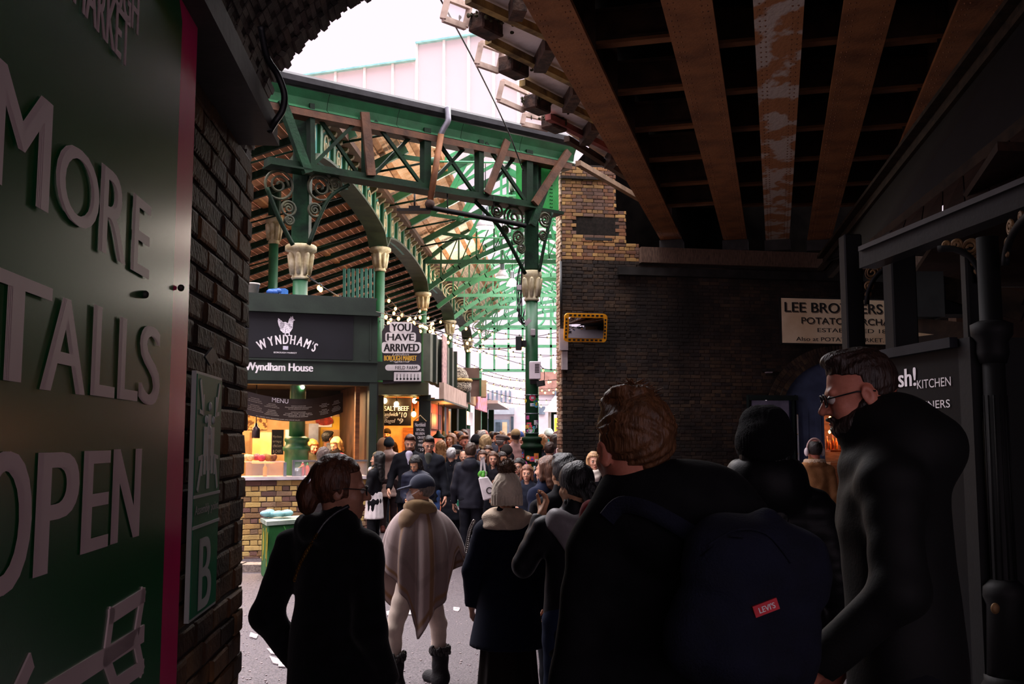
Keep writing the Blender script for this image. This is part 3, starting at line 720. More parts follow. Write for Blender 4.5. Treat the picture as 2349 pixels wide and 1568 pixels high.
slope(XA - .1, ZT + .05, XG, ZGl, hip, 29, m_board, .13); slope(XA - .1, ZT + .05, XG, ZGl, 29.05, 48, mat('far_lit_boards', 'f4e4cc', 'dcc4a4', 1.6, .65, 0, .1, 20, .3, stretch=(1, 6, 6)), .13)  # far boards paler: the brighter light there is put into their colour
for X in (-3.85, -3.25):
    z = ZT + .05 + (X - XA + .1) / (XG - XA + .1) * (ZGl - ZT - .05); h0 = hip(X) + .2
    MB().obox(Hp(X, h0, z - .05), Ad * (48 - h0), Vector((.09, 0, .045)), UZ * .05).build('batten', m_batten, rf)
MB().obox(Hp(XG - .06, hip(XG), ZGl - .1), Ad * (48 - hip(XG)), Ar * .12, UZ * .2).build('glazing_kerb', m_batten, rf)
# side aisle roof left of the arcade
XL, ZL = -11.5, 4.9
slope(XL, ZL, XA - .2, 7.35, 15.9, 46, mat('aisle_boards', 'd0a080', 'b07c5c', 1.6, .7, 0, .1, 20, .3, stretch=(6, 1, 6)), .16)
for k in range(27):
    D = 16.4 + 1.1 * k
    MB().beam(Hp(XL, D, ZL - .1), Hp(XA - .2, D, 7.25), .08, .13).build('rafter', m_green_dk, rf)
    if k % 3 == 0: MB().tube([Hp(XA - .2, D, 6.6), Hp(-7.5, D, 5.75), Hp(XL, D, ZL - .1)], .018, 6).build('tie_rod', m_green_dk, rf)
for X in (-6.4, -8.8):
    z = ZL + (X - XL) / (XA - .2 - XL) * (7.35 - ZL); MB().obox(Hp(X, 16, z - .06), Ad * 30, Vector((.14, 0, .03)), UZ * .05).build('batten', m_batten, rf)
m_glass = glassmat('roof_glass', 'ffffff', .86, 'fbeaf4', .15)
pm = {}
for k in range(21):
    D = 22.6 + 1.2 * k
    for s_ in (0, 1):
        X0, z0 = ((XG, ZGl), (XE, ZE))[s_]
        me = pm.get(s_)
        if me is None:
            me = MB().prism([Hp(X0, 0, z0 + .05), Hp(XR, 0, ZR + .05), Hp(XR, 1.17, ZR + .05), Hp(X0, 1.17, z0 + .05)], (0, 0, .01)).mesh('pane'); me.materials.append(m_glass); pm[s_] = me
        o = bpy.data.objects.new('pane', me); C.objects.link(o); o.parent = rf; o.location = Hp(0, D, 0)
        MB().beam(Hp(X0, D, z0), Hp(XR, D, ZR), .05, .08).build('glazing_bar', m_green_lt, rf)
MB().beam(Hp(XR, 22.6, ZR), Hp(XR, 48, ZR), .12, .16).build('ridge', m_green, rf)
for X, z in ((-2.2, 8.5), (-.2, 8.2)): MB().beam(Hp(X, 23, z), Hp(X, 48, z), .07, .1).build('purlin', m_green_lt, rf)
MB().beam(Hp(XE, 22, ZE - .1), Hp(XE, 48, ZE - .1), .2, .35).build('eaves_beam', m_green, rf)
# trusses across the nave
ord_ = ['nearest', 'second', 'third', 'fourth', 'fifth']
for k, D in enumerate((18.2, 20.4, 23.2, 25.8, 28.2)):
    t = thing('roof_truss', ord_[k] + ' straight green roof truss under the orange boards behind the lattice truss', 'truss', Hp(XA, D, 7.2))
    f = lambda X, z: Hp(X, D, z)
    N1, N2 = f(-2.75, 7.55), f(-.3, 7.5)
    xh = min(XR, XA + (D - 16.8) / 3.6) if D < 22 else XR
    zl = lambda X: 7.3 + (X - XA) * .553
    MB().beam(f(XA, 7.3), f(xh, zl(xh) - .04), .1, .17).build('rafter', m_green, t)
    MB().tube([f(XA, 7.25), N1], .025, 6).build('tie_rod', m_green_dk, t); MB().tube([N1, N2], .022, 6).build('tie_rod', m_green_lt, t)
    MB().ell(N1, (.12, .05, .09), 8, 6).build('gusset', m_green, t)
    MB().beam(f(-3.6, 7.68), N1, .06, .09).build('strut', m_green, t)
    if D > 22:
        MB().beam(f(XR, ZR - .1), f(XE, ZE - .08), .1, .17).build('rafter', m_green_lt, t)
        MB().tube([N2, f(XE, 7.2)], .022, 6).build('tie_rod', m_green_lt, t)
        MB().beam(f(-2.3, 8.4), N1, .08, .1).build('strut', m_green_lt, t); MB().beam(N1, f(-1.7, 8.75), .06, .08).build('strut', m_green_lt, t)
        MB().beam(f(XR, ZR - .15), f(XR, 7.52), .06, .08).build('king_post', m_green_lt, t); MB().beam(f(-.5, 8.3), N2, .06, .08).build('strut', m_green_lt, t)
for i, D in enumerate((29.9, 33.2, 36.9, 40.2, 43.9, 47.0)):
    t = thing('arched_truss', ['nearest', 'second', 'third', 'fourth', 'fifth', 'farthest'][i] + ' arched green truss with a double rib above the street of bulbs', 'truss', Hp(XA, D, 6.2))
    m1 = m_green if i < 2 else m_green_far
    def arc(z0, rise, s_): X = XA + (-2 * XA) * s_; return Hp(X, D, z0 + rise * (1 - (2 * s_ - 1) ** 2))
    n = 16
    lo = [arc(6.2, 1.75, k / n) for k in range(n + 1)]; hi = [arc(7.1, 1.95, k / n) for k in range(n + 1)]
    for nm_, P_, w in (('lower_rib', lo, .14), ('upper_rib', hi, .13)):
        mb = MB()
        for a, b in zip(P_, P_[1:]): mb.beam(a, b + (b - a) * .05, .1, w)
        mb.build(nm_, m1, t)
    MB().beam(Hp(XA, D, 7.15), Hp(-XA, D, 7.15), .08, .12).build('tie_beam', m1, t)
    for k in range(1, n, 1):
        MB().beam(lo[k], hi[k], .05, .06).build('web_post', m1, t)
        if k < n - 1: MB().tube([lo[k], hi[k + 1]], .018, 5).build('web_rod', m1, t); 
    mb = MB(); mb.tube([Hp(XA + .45, D, 6.75) + Vector((.25 * math.cos(a), 0, .25 * math.sin(a))) for a in np.linspace(0, 6.28, 20)[:-1]], .02, 5, closed=True)
    fx = Frame(Hp(XA, D, 0), (1, 0, 0), (0, 0, 1)); mb.tube(spiral(fx, (.45, 6.75), .18, 1.4), .018, 5); mb.build('scroll', m_cream, t)
# end screen of the hall
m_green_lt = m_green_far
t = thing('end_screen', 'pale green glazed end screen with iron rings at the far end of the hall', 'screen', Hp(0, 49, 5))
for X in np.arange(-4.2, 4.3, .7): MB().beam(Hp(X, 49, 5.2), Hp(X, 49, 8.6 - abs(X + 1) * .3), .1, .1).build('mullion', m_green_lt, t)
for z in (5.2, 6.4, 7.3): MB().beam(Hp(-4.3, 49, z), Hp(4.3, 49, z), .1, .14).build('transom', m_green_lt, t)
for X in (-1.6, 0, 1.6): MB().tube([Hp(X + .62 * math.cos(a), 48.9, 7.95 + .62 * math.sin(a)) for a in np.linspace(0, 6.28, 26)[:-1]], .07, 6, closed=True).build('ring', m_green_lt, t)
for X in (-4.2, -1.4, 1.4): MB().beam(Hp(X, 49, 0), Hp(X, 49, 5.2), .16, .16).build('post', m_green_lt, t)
# back wall of the aisle and dark loft behind the stalls
wa = struct('wall_aisle'); MB().obox(Hp(XL, 15.5, 0), Ad * 34, Ar * .2, UZ * 5).build('wall_face', m_charcoal, wa)
t = thing('louvre_screen', 'row of pale teal posts high behind the stall roofs', 'screen', Hp(XA - .6, 27, 4))
for k in range(9): MB().beam(at(790 + k * 10, 616, 25), at(790 + k * 10, 700, 25), .07, .05).build('post', m_teal, t)
# modern pale lantern beyond the gutter
FLn = Frame(at(700, 300, 30), (at(1235, 300, 27.5) - at(700, 300, 30)).to_tuple(), (0, 0, 1)); FLn = Frame((at(700, 1013, 30).x, 30, 0), tuple(Vector((at(1235, 1013, 27.5).x - at(700, 1013, 30).x, -2.5, 0))), (0, 0, 1))
ln = thing('roof_lantern', 'pale translucent panelled roof lantern rising beyond the black gutter', 'building', FLn.Q(960, 250))
m_pan = glassmat('translucent_panel', 'ffffff', .34, 'd6ced2', .35); m_mul = mat('pale_mullion', 'eeeeec', 'e0e0de', 5, .5); m_cyan = mat('cyan_flashing', '9adada', '7fc0c4', 5, .5)
xs = [700, 768, 835, 900, 960]; zb_ = FLn.px(900, 330)[1] - 1
v1 = (FLn.px(720, 176)[1] + FLn.px(950, 132)[1]) / 2; v2 = (FLn.px(955, 102)[1] + FLn.px(1075, 80)[1]) / 2
for x0, x1 in zip(xs, xs[1:]):
    mb = MB(); FLn.box(mb, FLn.px(x0, 300)[0] + .04, FLn.px(x1, 300)[0] - .04, zb_, v1 - .05, -.04, 0); mb.build('panel', m_pan, ln)
    mb = MB(); FLn.box(mb, FLn.px(x0, 300)[0] - .04, FLn.px(x0, 300)[0] + .04, zb_, v1, -.06, .04); mb.build('mullion', m_mul, ln)
xs = [955, 1018, 1075, 1133, 1190, 1250, 1310]
for x0, x1 in zip(xs, xs[1:]):
    mb = MB(); FLn.box(mb, FLn.px(x0, 300)[0] + .04, FLn.px(x1, 300)[0] - .04, zb_, v2 - .05, -.04, 0); mb.build('panel', m_pan, ln)
    mb = MB(); FLn.box(mb, FLn.px(x0, 300)[0] - .04, FLn.px(x0, 300)[0] + .04, zb_, v2, -.06, .04); mb.build('mullion', m_mul, ln)
u0, u1, u2 = FLn.px(700, 180)[0], FLn.px(955, 180)[0], FLn.px(1310, 180)[0]
mb = MB(); FLn.box(mb, u0 - .3, u1, v1 - .03, v1 + .02, -.1, .1); FLn.box(mb, u1, u2, v2 - .03, v2 + .02, -.1, .1); mb.build('flashing', m_cyan, ln)
mb = MB(); FLn.box(mb, u0 - .3, u1 - .3, v1 + .04, v1 + .12, -.5, -.3); mb.build('flashing', m_mul, ln)
tag(MB().tube(smooth_path([at(1005, -12, 11), at(1090, 145, 13.5), at(1165, 300, 16.5), at(1200, 392, 17.8)]), .012, 6).build('overhead_wire', m_black), 'thin dark wire slanting across the bright opening to the lattice truss', 'wire')
# pendant lamps
m_lampw = mat('lamp_enamel', 'd9d4d8', 'b9b4ba', 5, .35, .1); m_alu = mat('lamp_aluminium', 'a8acb4', '84888f', 5, .3, .8)
for i, (x, y, D, lab) in enumerate(((1113, 522, 22, 'large white bell lamp hanging just under the lattice truss'), (1152, 636, 30, 'white bell lamp hanging left of the sticker column capital'), (1175, 655, 32, 'white bell lamp almost touching the sticker column capital'))):
    c = at(x, y, D); k = .20 if i else .21
    t = thing('pendant_lamp', lab, 'lamp', c, 'bell lamps under the hall roof')
    MB().lathe([(1.0 * k, 0), (1.0 * k, .12 * k), (.85 * k, .5 * k), (.5 * k, 1.0 * k), (.4 * k, 1.15 * k)], c, 24).build('shade', m_lampw, t)
    MB().lathe([(.4 * k, 1.15 * k), (.4 * k, 1.3 * k), (.34 * k, 1.35 * k), (.34 * k, 2.3 * k), (.05, 2.4 * k)], c, 12).build('housing', m_alu, t)
    mb = MB(); [mb.box(c + Vector((dx * k - .008, -.42 * k, 1.35 * k)), c + Vector((dx * k + .008, .42 * k, 2.3 * k))) for dx in (-.25, -.08, .09, .26)]; mb.build('cooling_fins', m_alu, t)
    MB().tube([c + UZ * 2.35 * k, Vector((c.x, c.y, 8.4 if i else 8.0))], .012, 5).build('suspension', m_cast, t)
t = thing('flat_lamp', 'flat dark lamp hanging on a rod below the lattice truss', 'lamp', at(951, 487, 17.2))
c = at(951, 487, 17.2); MB().prism([c + Vector((-.3, -.12, 0)), c + Vector((.3, -.12, 0)), c + Vector((.26, .12, .0)), c + Vector((-.26, .12, .0))], (0, 0, .05)).build('lamp_head', m_steel_dark, t); MB().tube([c + UZ * .05, at(951, 440, 17.2)], .018, 6).build('rod', m_steel_dark, t); MB().prism([c + Vector((-.1, -.05, .05)), c + Vector((.1, -.05, .05)), c + Vector((.06, .05, .05)), c + Vector((-.06, .05, .05))], (0, 0, .06)).build('bracket', m_steel_dark, t)
# ---------------- big green wayfinding sign on the left ----------------
m_sgreen = mat('sign_green', '0f5a2e', '0d4e28', 2, .23, 0, .01, 200, .4); m_pink = mat('sign_magenta', 'e0246c', 'cc1e60', 2, .23, 0, .01, 200, .4)

m_letter = mat('sign_pale_pink', 'd0b8b8', 'c2a8aa', 3, .5)
sg = thing('wayfinding_sign', 'large green board with pale capitals and a magenta border on the left wall', 'sign', FL.P(1.6, 1.2, 0))
xo = FL.px(436, 784)[0]; xi = xo - (FL.px(436, 784)[0] - FL.px(393, 784)[0])
vt_ = FL.px(425, 62)[1]
mb = MB(); FL.box(mb, .2, xo, .25, 3.4, -.045, -.006); mb.build('border_panel', m_pink, sg)
mb = MB(); mb.prism([FL.P(.2, .34, -.006), FL.P(xi, .34, -.006), FL.P(xi, vt_, -.006), FL.P(xi - .09, vt_ + .12, -.006), FL.P(.2, vt_ + .12, -.006)], FL.N * .006); mb.build('green_face', m_sgreen, sg)
def letters(rows, m=m_letter, par=sg, fr=FL, bold=.045):
    for ch, (x0, y0, x1, y1) in rows:
        mb = MB(); u0, v1 = fr.px(x0, y0); u1, v0 = fr.px(x1, y1); lettering(mb, fr, ch, u0, u1, v0, v1, n=.0025, bold=bold)
        mb.build('letter', m, par)
letters([('M', (-22, 118, 106, 489)), ('O', (129, 300, 220, 546)), ('R', (230, 372, 284, 608)), ('E', (303, 441, 338, 641))])
letters([('S', (-190, 520, -75, 880)), ('T', (-62, 590, 106, 886)), ('A', (97, 664, 190, 906)), ('L', (212, 697, 258, 913)), ('L', (272, 725, 311, 920)), ('S', (320, 738, 361, 931))])
letters([('O', (-62, 1036, 60, 1345)), ('P', (84, 1038, 170, 1292)), ('E', (190, 1034, 243, 1252)), ('N', (258, 1030, 315, 1228))])
mb = MB(); w = .028
S_ = lambda *p: [FL.Q(x, y, 0) for x, y in p]
mb.stroke(S_((253, 1412), (325, 1366), (310, 1458), (240, 1508), (253, 1412)), w, FL.N, .003); mb.stroke(S_((322, 1455), (60, 1620)), w * 1.2, FL.N, .003)
mb.stroke(S_((310, 1470), (322, 1530), (262, 1572), (240, 1508)), w, FL.N, .003); mb.stroke(S_((62, 1530), (20, 1620)), w, FL.N, .003); mb.build('arrow_mark', m_letter, sg)
mb = MB()
for txt, q in (('MARKET', ((150, -40), (176, 0), (282, 148), (292, 44))), ('BOROUGH', ((150, -150), (160, -60), (301, 66), (307, -30)))):
    u0 = FL.px(q[0][0], 300)[0]; u1 = FL.px(q[2][0] + 4, 300)[0]; v0 = FL.px(q[2][0], q[2][1])[1]; v1 = FL.px(q[3][0], q[3][1])[1]
    lettering(mb, FL, txt, u0, u1, v0, v1, n=.0025, bold=.02)
mb.build('heading_letters', m_letter, sg)
mb = MB()
for x, y in ((455, 12), (413, 660), (330, 675)): mb.ell(FL.Q(x, y, .002), (.008, .008, .008), 8, 6)
mb.build('screw', m_steel_dark, sg)
# assembly point plate
FA = Frame(FL.O - FL.N * .058, FL.U, FL.V)
m_ag = mat('assembly_green', '087048', '06603e', 3, .5, 0, .03, 120, .2); m_aw = mat('assembly_white', 'b8beb8', 'a8aea8', 3, .5)
ap = thing('assembly_sign', 'tall narrow green assembly point plate with a letter B beside the green board', 'sign', FA.Q(475, 1100))
a0, a1 = FA.px(446, 842), FA.px(509, 872); b0, b1 = FA.px(437, 1438), FA.px(495, 1372)
u0, u1 = (a0[0] + b0[0]) / 2, (a1[0] + b1[0]) / 2; v0, v1 = (b0[1] + b1[1]) / 2, (a0[1] + a1[1]) / 2
mb = MB(); FA.box(mb, u0, u1, v0, v1, -.012, 0); mb.build('plate', m_aw, ap)
mb = MB(); FA.box(mb, u0 + .008, u1 - .008, v0 + .008, v1 - .008, 0, .002); mb.build('green_field', m_ag, ap)
mb = MB()
for y in (1134, 1201): v = FA.px(470, y)[1]; FA.box(mb, u0, u1, v - .004, v + .004, .002, .004)
mb.build('divider', m_aw, ap)
mb = MB(); lettering(mb, FA, 'Assembly point', u0 + .02, u1 - .02, FA.px(470, 1180)[1], FA.px(470, 1154)[1], n=.003, bold=.01); mb.build('lettering', m_aw, ap)
mb = MB(); lettering(mb, FA, 'B', u0 + .085, u1 - .085, FA.px(474, 1385)[1], FA.px(474, 1228)[1], n=.003, bold=.03); mb.build('letter', m_aw, ap)
mb = MB(); um = (u0 + u1) / 2; vm_ = FA.px(478, 1020)[1]
for du, dv, k in ((0, .03, 1.1), (-.045, 0, 1), (.045, 0, 1), (0, -.04, 1.15)):
    mb.ell(FA.P(um + du, vm_ + dv + .07 * k, .003), (.004, .012 * k, .012 * k), 10, 6); FA.box(mb, um + du - .017 * k, um + du + .017 * k, vm_ + dv - .03, vm_ + dv + .05 * k, .002, .004); FA.box(mb, um + du - .011 * k, um + du + .011 * k, vm_ + dv - .08, vm_ + dv - .03, .002, .004)
for sx in (-1, 1):
    c = Vector((um + sx * .1, FA.px(470, 1075)[1]))
    mb.stroke([FA.P(c.x + sx * .02, c.y - .05, .002), FA.P(c.x - sx * .02, c.y + .03, .002)], .014, FA.N, .002); mb.stroke([FA.P(c.x - sx * .02, c.y - .012, .002), FA.P(c.x - sx * .022, c.y + .034, .002), FA.P(c.x + sx * .015, c.y + .03, .002)], .011, FA.N, .002)
    c = Vector((um + sx * .1, FA.px(470, 920)[1]))
    mb.stroke([FA.P(c.x + sx * .02, c.y + .05, .002), FA.P(c.x - sx * .02, c.y - .03, .002)], .014, FA.N, .002); mb.stroke([FA.P(c.x - sx * .02, c.y + .012, .002), FA.P(c.x - sx * .022, c.y - .034, .002), FA.P(c.x + sx * .015, c.y - .03, .002)], .011, FA.N, .002)
mb.build('pictogram', m_aw, ap)
tag(MB().prism([FA.Q(466, 818, .0), FA.Q(480, 796, .004), FA.Q(494, 822, .004), FA.Q(478, 838, .0)], FA.N * .006).build('torn_tape', m_black), 'scrap of black tape on the brick just above the assembly plate', 'tape')

# ---------------- convex traffic mirror and old merchant's board on the right wall ----------------
def rrect(fr, u0, u1, v0, v1, r, n0, k=5):
    pts = []
    for cx_, cy_, a0 in ((u1 - r, v1 - r, 0), (u0 + r, v1 - r, 90), (u0 + r, v0 + r, 180), (u1 - r, v0 + r, 270)):
        for i in range(k + 1): a = R(a0 + 90 * i / k); pts.append(fr.P(cx_ + r * math.cos(a), cy_ + r * math.sin(a), n0))
    return pts
Vt = FW.V * math.cos(R(11)) + FW.N * math.sin(R(11)); FM = Frame(FW.P(*FW.px(1343, 785), .30), FW.U, Vt)
mi = thing('traffic_mirror', 'convex mirror in a yellow and black frame on the brick abutment corner', 'mirror', FM.Q(1343, 752))
(u0, v1), (u1, v0) = FM.px(1296, 718), FM.px(1391, 785); r_ = .06
m_yel = mat('mirror_yellow', 'f0a21c', 'e09010', 4, .45); 
MB().prism(rrect(FM, u0, u1, v0, v1, .07, -.06), FM.N * .06).build('frame', m_yel, mi)
mb = MB()
for i in range(8):
    for v in (v0 + .02, v1 - .055): a = u0 + .09 + i * (u1 - u0 - .2) / 7.4; FM.box(mb, a, a + .052, v, v + .035, 0, .004)
for i in range(6):
    for u in (u0 + .02, u1 - .055): b = v0 + .07 + i * (v1 - v0 - .17) / 5.6; FM.box(mb, u, u + .035, b, b + .045, 0, .004)
mb.build('black_mark', m_black, mi)
P = []
for j in range(13):
    row = []
    for i in range(17):
        a, b = -1 + i / 8, -1 + j / 6; row.append(FM.P((u0 + u1) / 2 + a * (u1 - u0 - .16) / 2, (v0 + v1) / 2 + b * (v1 - v0 - .16) / 2, .004 + .10 * (1 - (a * a + b * b) / 2)))
    P.append(row)
mm, nt, b_ = nodes('mirror_glass'); setin(b_, Metallic=1.0, Roughness=.03); b_.inputs['Base Color'].default_value = (.8, .8, .84, 1)
MB().grid(P).build('mirror_face', mm, mi)
MB().beam(FM.P((u0 + u1) / 2, (v0 + v1) / 2, -.06), FM.P((u0 + u1) / 2, (v0 + v1) / 2, -.06) - FW.N * .33, .05, .05).build('bracket', m_steel_dark, mi)
eb = thing('junction_box', 'pale junction box on the abutment edge behind the traffic mirror', 'box', FW.Q(1291, 780, .05))
def wslab(par, nm, x0, y0, x1, y1, n0, n1, m): mb = MB(); a = FW.px(x0, y0); b = FW.px(x1, y1); FW.box(mb, a[0], b[0], b[1], a[1], n0, n1); return mb.build(nm, m, par)
m_grey = mat('grey_plastic', 'b4a8ac', '9a9094', 5, .5)
wslab(eb, 'case', 1281, 755, 1300, 804, .01, .13, m_grey); wslab(eb, 'trunking', 1287, 806, 1300, 848, .01, .09, m_grey)
tag(MB().tube([FW.Q(1285, 600, .05), FW.Q(1286, 756, .05)], .025, 8).build('black_conduit', m_black), 'black conduit running down the edge of the abutment to the junction box', 'pipe')
FLB = Frame(FW.P(0, 0, .11), FW.U, FW.V)
lb = thing('merchant_board', 'old cream painted signboard with black capitals high on the brick abutment', 'sign', FLB.Q(1920, 740))
(u0, v1), (u1, v0) = FLB.px(1792, 683), FLB.px(2150, 792)
m_old = mat('aged_cream_board', 'ffe8c4', 'e6c49a', 2.2, .75, 0, .1, 30, contrast=(.3, .7)); m_ink = mat('sign_ink', '24201f', '151313', 4, .7); m_shadow = mat('letter_shade_paint', '8d7660', '7a6450', 4, .75)
mb = MB(); FLB.box(mb, u0 - .03, u1, v0 - .03, v1 + .03, -.07, -.005); mb.build('board_frame', m_steel_dark, lb)
mb = MB(); FLB.box(mb, u0, u1 - .03, v0, v1, -.005, .0); mb.build('board_face', m_old, lb)
for txt, (x0, y0, x1, y1), bo in (('LEE BROTHERS', (1799, 692, 2025, 720), .03), ('POTATO MERCHANTS', (1838, 727, 2085, 747), .01), ('ESTABLISHED 1872', (1875, 752, 2055, 765), .02), ('Also at POTATO MARKET. KINGS CROSS', (1826, 772, 2140, 787), .015)):
    if bo in (.03, .01):
        mb = MB(); text_px(mb, FLB, txt, x0 + 2, y0 + 2, x1 + 2, y1 + 2, n=.001, bold=bo); mb.build('letter_shade', m_shadow, lb)
    mb = MB(); text_px(mb, FLB, txt, x0, y0, x1, y1, n=.003, bold=bo); mb.build('lettering', m_ink, lb)
mb = MB(); text_px(mb, FLB, '(', 2031, 690, 2037, 724, n=.003); text_px(mb, FLB, 'BORO', 2038, 694, 2078, 705, n=.003, bold=.02); text_px(mb, FLB, 'MKT', 2040, 711, 2072, 722, n=.003, bold=.02); mb.build('lettering', m_ink, lb)
wl_ = thing('wall_light', 'small black bulkhead light left of the door arch', 'lamp', FW.Q(1757, 852)); wslab(wl_, 'hood', 1748, 846, 1767, 853, 0, .22, m_steel_dark); wslab(wl_, 'lens', 1752, 853, 1764, 856, .05, .18, m_grey)

# ---------------- stickers and fittings on the right-hand column ----------------
rs = random.Random(12)
scol = ['e8e4e8', '3a5fc0', 'd24a58', 'e8d050', 'f0f0f0', '60b0d8', 'c060a0', 'e89040', '40a860', 'dcdce4', '303440', 'e05070']
def curved(mb, b, r, a0, a1, z0, z1, off=.004, n=5):
    P = [[b + Vector((math.sin(a) * (r + off), -math.cos(a) * (r + off), z)) for a in np.linspace(a0, a1, n)] for z in (z0, z1)]
    mb.grid(P, sm=False)
nst = 0
for i in range(58):
    z = rs.uniform(.75, 2.55); zped = cr_.z + at(1220, 1000, 18.25).z
    if zped - .36 < z < zped + .06: continue
    r_ = .122 if z > zped else .182
    a = rs.uniform(-1.2, 1.2); wd = rs.uniform(.06, .13); hh = rs.uniform(.05, .13)
    t = c2
    c = scol[rs.randrange(len(scol))]; mb = MB()
    if i % 3: curved(mb, cr_, r_, a - wd / 2 / r_, a + wd / 2 / r_, z, z + hh)
    else:
        pts = [cr_ + Vector((math.sin(a + wd / 2 / r_ * math.cos(q_)) * (r_ + .005), -math.cos(a + wd / 2 / r_ * math.cos(q_)) * (r_ + .005), z + wd / 2 * math.sin(q_))) for q_ in np.linspace(0, 6.28, 14)[:-1]]; mb.add(pts, [tuple(range(13))])
    st_o = mb.build('sticker', solid(c), t)
    mb = MB(); curved(mb, cr_, r_, a - wd / 5 / r_, a + wd / 5 / r_, z + hh * (.3 if i % 3 else -.2), z + hh * (.6 if i % 3 else .2), .007, 3); mb.build('print', solid(scol[(i * 5 + 3) % len(scol)]), st_o)
for i, y in enumerate((905, 948, 993)):
    z = at(1220, y, 18.1).z; MB_ = MB().tube([cr_ + Vector((.128 * math.cos(a), .128 * math.sin(a), z)) for a in np.linspace(0, 6.28, 22)[:-1]], .008, 5, closed=True)
    MB_.build('steel_band', m_alu, c2)
al = thing('alarm_box', 'white louvred box strapped on the green sticker column', 'box', at(1227, 850, 18.05)); a, b = at(1214, 829, 18.0), at(1240, 870, 18.0)
mb = MB().obox(Vector((a.x, 17.9, b.z)), Vector((b.x - a.x, 0, 0)), Vector((0, .2, 0)), Vector((0, 0, a.z - b.z))); mb.build('case', mat('white_plastic', 'e6d8de', 'd4c6cc', 5, .45), al, bevel=.012)
for k in range(6): z = b.z + .12 + k * .028; MB().box((a.x + .1, 17.895, z), (a.x + .18, 17.91, z + .014)).build('louvre', m_steel_dark, al)
MB().tube(smooth_path([at(1240, 838, 18), at(1248, 852, 18), at(1248, 872, 18), at(1240, 882, 18)]), .006, 5).build('cable', m_black, al)
fl = thing('floodlight', 'small dark floodlight under the white louvred box', 'lamp', at(1238, 878, 18)); MB().obox(at(1232, 886, 17.9), Vector((.12, -.05, .02)), Vector((.03, .1, 0)), Vector((-.01, 0, .09))).build('lamp_head', m_steel_dark, fl); MB().box(at(1216, 880, 17.98), at(1236, 872, 18.1)).build('arm', m_steel_dark, fl)
sp = thing('loudspeaker', 'small black loudspeaker left of the sticker column', 'speaker', at(1190, 788, 18.1)); MB().box(at(1183, 801, 18.0), at(1197, 773, 18.2)).build('cabinet', m_black, sp, bevel=.01); MB().box(at(1196, 795, 18.1), at(1208, 781, 18.16)).build('bracket', m_steel_dark, sp)
cm = thing('security_camera', 'small white camera box on the front of the sticker column', 'camera', at(1223, 762, 18.05)); MB().box(at(1217, 769, 17.98), at(1228, 756, 18.12)).build('housing', m_grey, cm, bevel=.01); MB().ell(at(1224, 770, 18.0), (.03, .03, .03), 8, 6).build('lens', m_black, cm)
tag(MB().obox(at(1207, 748, 17.98), Vector((.1, 0, .1)), Vector((0, .03, 0)), Vector((-.05, 0, .06))).build('tilted_box', m_grey), 'pale box tilted on the sticker column above the camera box', 'box')
rc = random.Random(4); mb = MB()
for k in range(7):
    x0 = 1196 + rc.uniform(-8, 6); mb.tube(smooth_path([at(1200 + rc.uniform(-6, 4), 600, 17.9), at(x0 - 4, 640, 17.9), at(1190 + rc.uniform(-6, 8), 690, 17.9), at(1192 + rc.uniform(-6, 6), 730 + rc.uniform(-20, 20), 17.9), at(1204, 760 - rc.uniform(0, 60), 17.95)]), .008, 5)
tag(mb.build('cable_bundle', m_black), 'tangle of black cables hanging down beside the sticker column', 'cable')
mb = MB().box(at(1186, 664, 17.85), at(1196, 655, 17.95)); tag(mb.build('cable_junction', m_grey), 'small grey junction hanging in the cable tangle', 'box')
# ---------------- dark portico and fish stall on the right ----------------
m_board_dk = mat('dark_soffit_boards', '2a1a12', '1b110b', 3, .85, spec=.1, stretch=(6, 1, 6)); m_eave = mat('worn_eave_steel', '33291f', '1e1914', 6, .8, 0, .15, 30, .1)
pr = thing('portico_canopy', 'dark lean-to canopy of boards and beams over the right hand stalls', 'canopy', Vector((4, 8, 3.1)))
e0_, e1_ = atz(1890, 604, 5.25), atz(2420, -60, 5.25)
MB().ibeam(e0_, e1_, .26, .3, .04, .05).build('eave_beam', m_eave, pr)
MB().beam(e0_ + Vector((.12, 0, -.22)), e1_ + Vector((.12, 0, -.22)), .1, .14).build('eave_angle', m_steel_dark, pr)
l0, l1 = at(2008, 564, 9.0), at(2440, 225, 6.3); b0_, b1_ = atz(1990, 574, 3.15), atz(2480, 374, 3.15)
MB().add([e0_, e1_, l1, l0], [(0, 1, 2, 3)]).add([e0_ + Vector((.05, 0, .06)), e1_ + Vector((.05, 0, .06)), l1 + Vector((.05, 0, .06)), l0 + Vector((.05, 0, .06))], [(3, 2, 1, 0)]).build('dark_sheet', m_cast, pr)
n = 9
for k in range(n):
    p, q2 = l0.lerp(l1, k / n), l0.lerp(l1, (k + .94) / n); r2, s2 = b0_.lerp(b1_, k / n), b0_.lerp(b1_, (k + .94) / n)
    MB().prism([p, q2, s2, r2], (0, 0, .03)).build('soffit_board', m_board_dk, pr)
MB().beam(l0, l1, .1, .12).build('valley_beam', m_eave, pr)
MB().beam(b0_ - UZ * .07, b1_ - UZ * .07, .14, .14).build('front_beam', mat('blue_black_beam', '0e1013', '0a0b0d', 4, .6, 0, .1, 30, .15), pr); MB().beam(b0_ - UZ * .0 + Vector((-.05, -.05, 0)), b1_ + Vector((-.05, -.05, 0)), .08, .035).build('beam_moulding', mat('grey_moulding', '1c1c20', '131316', 6, .6), pr)
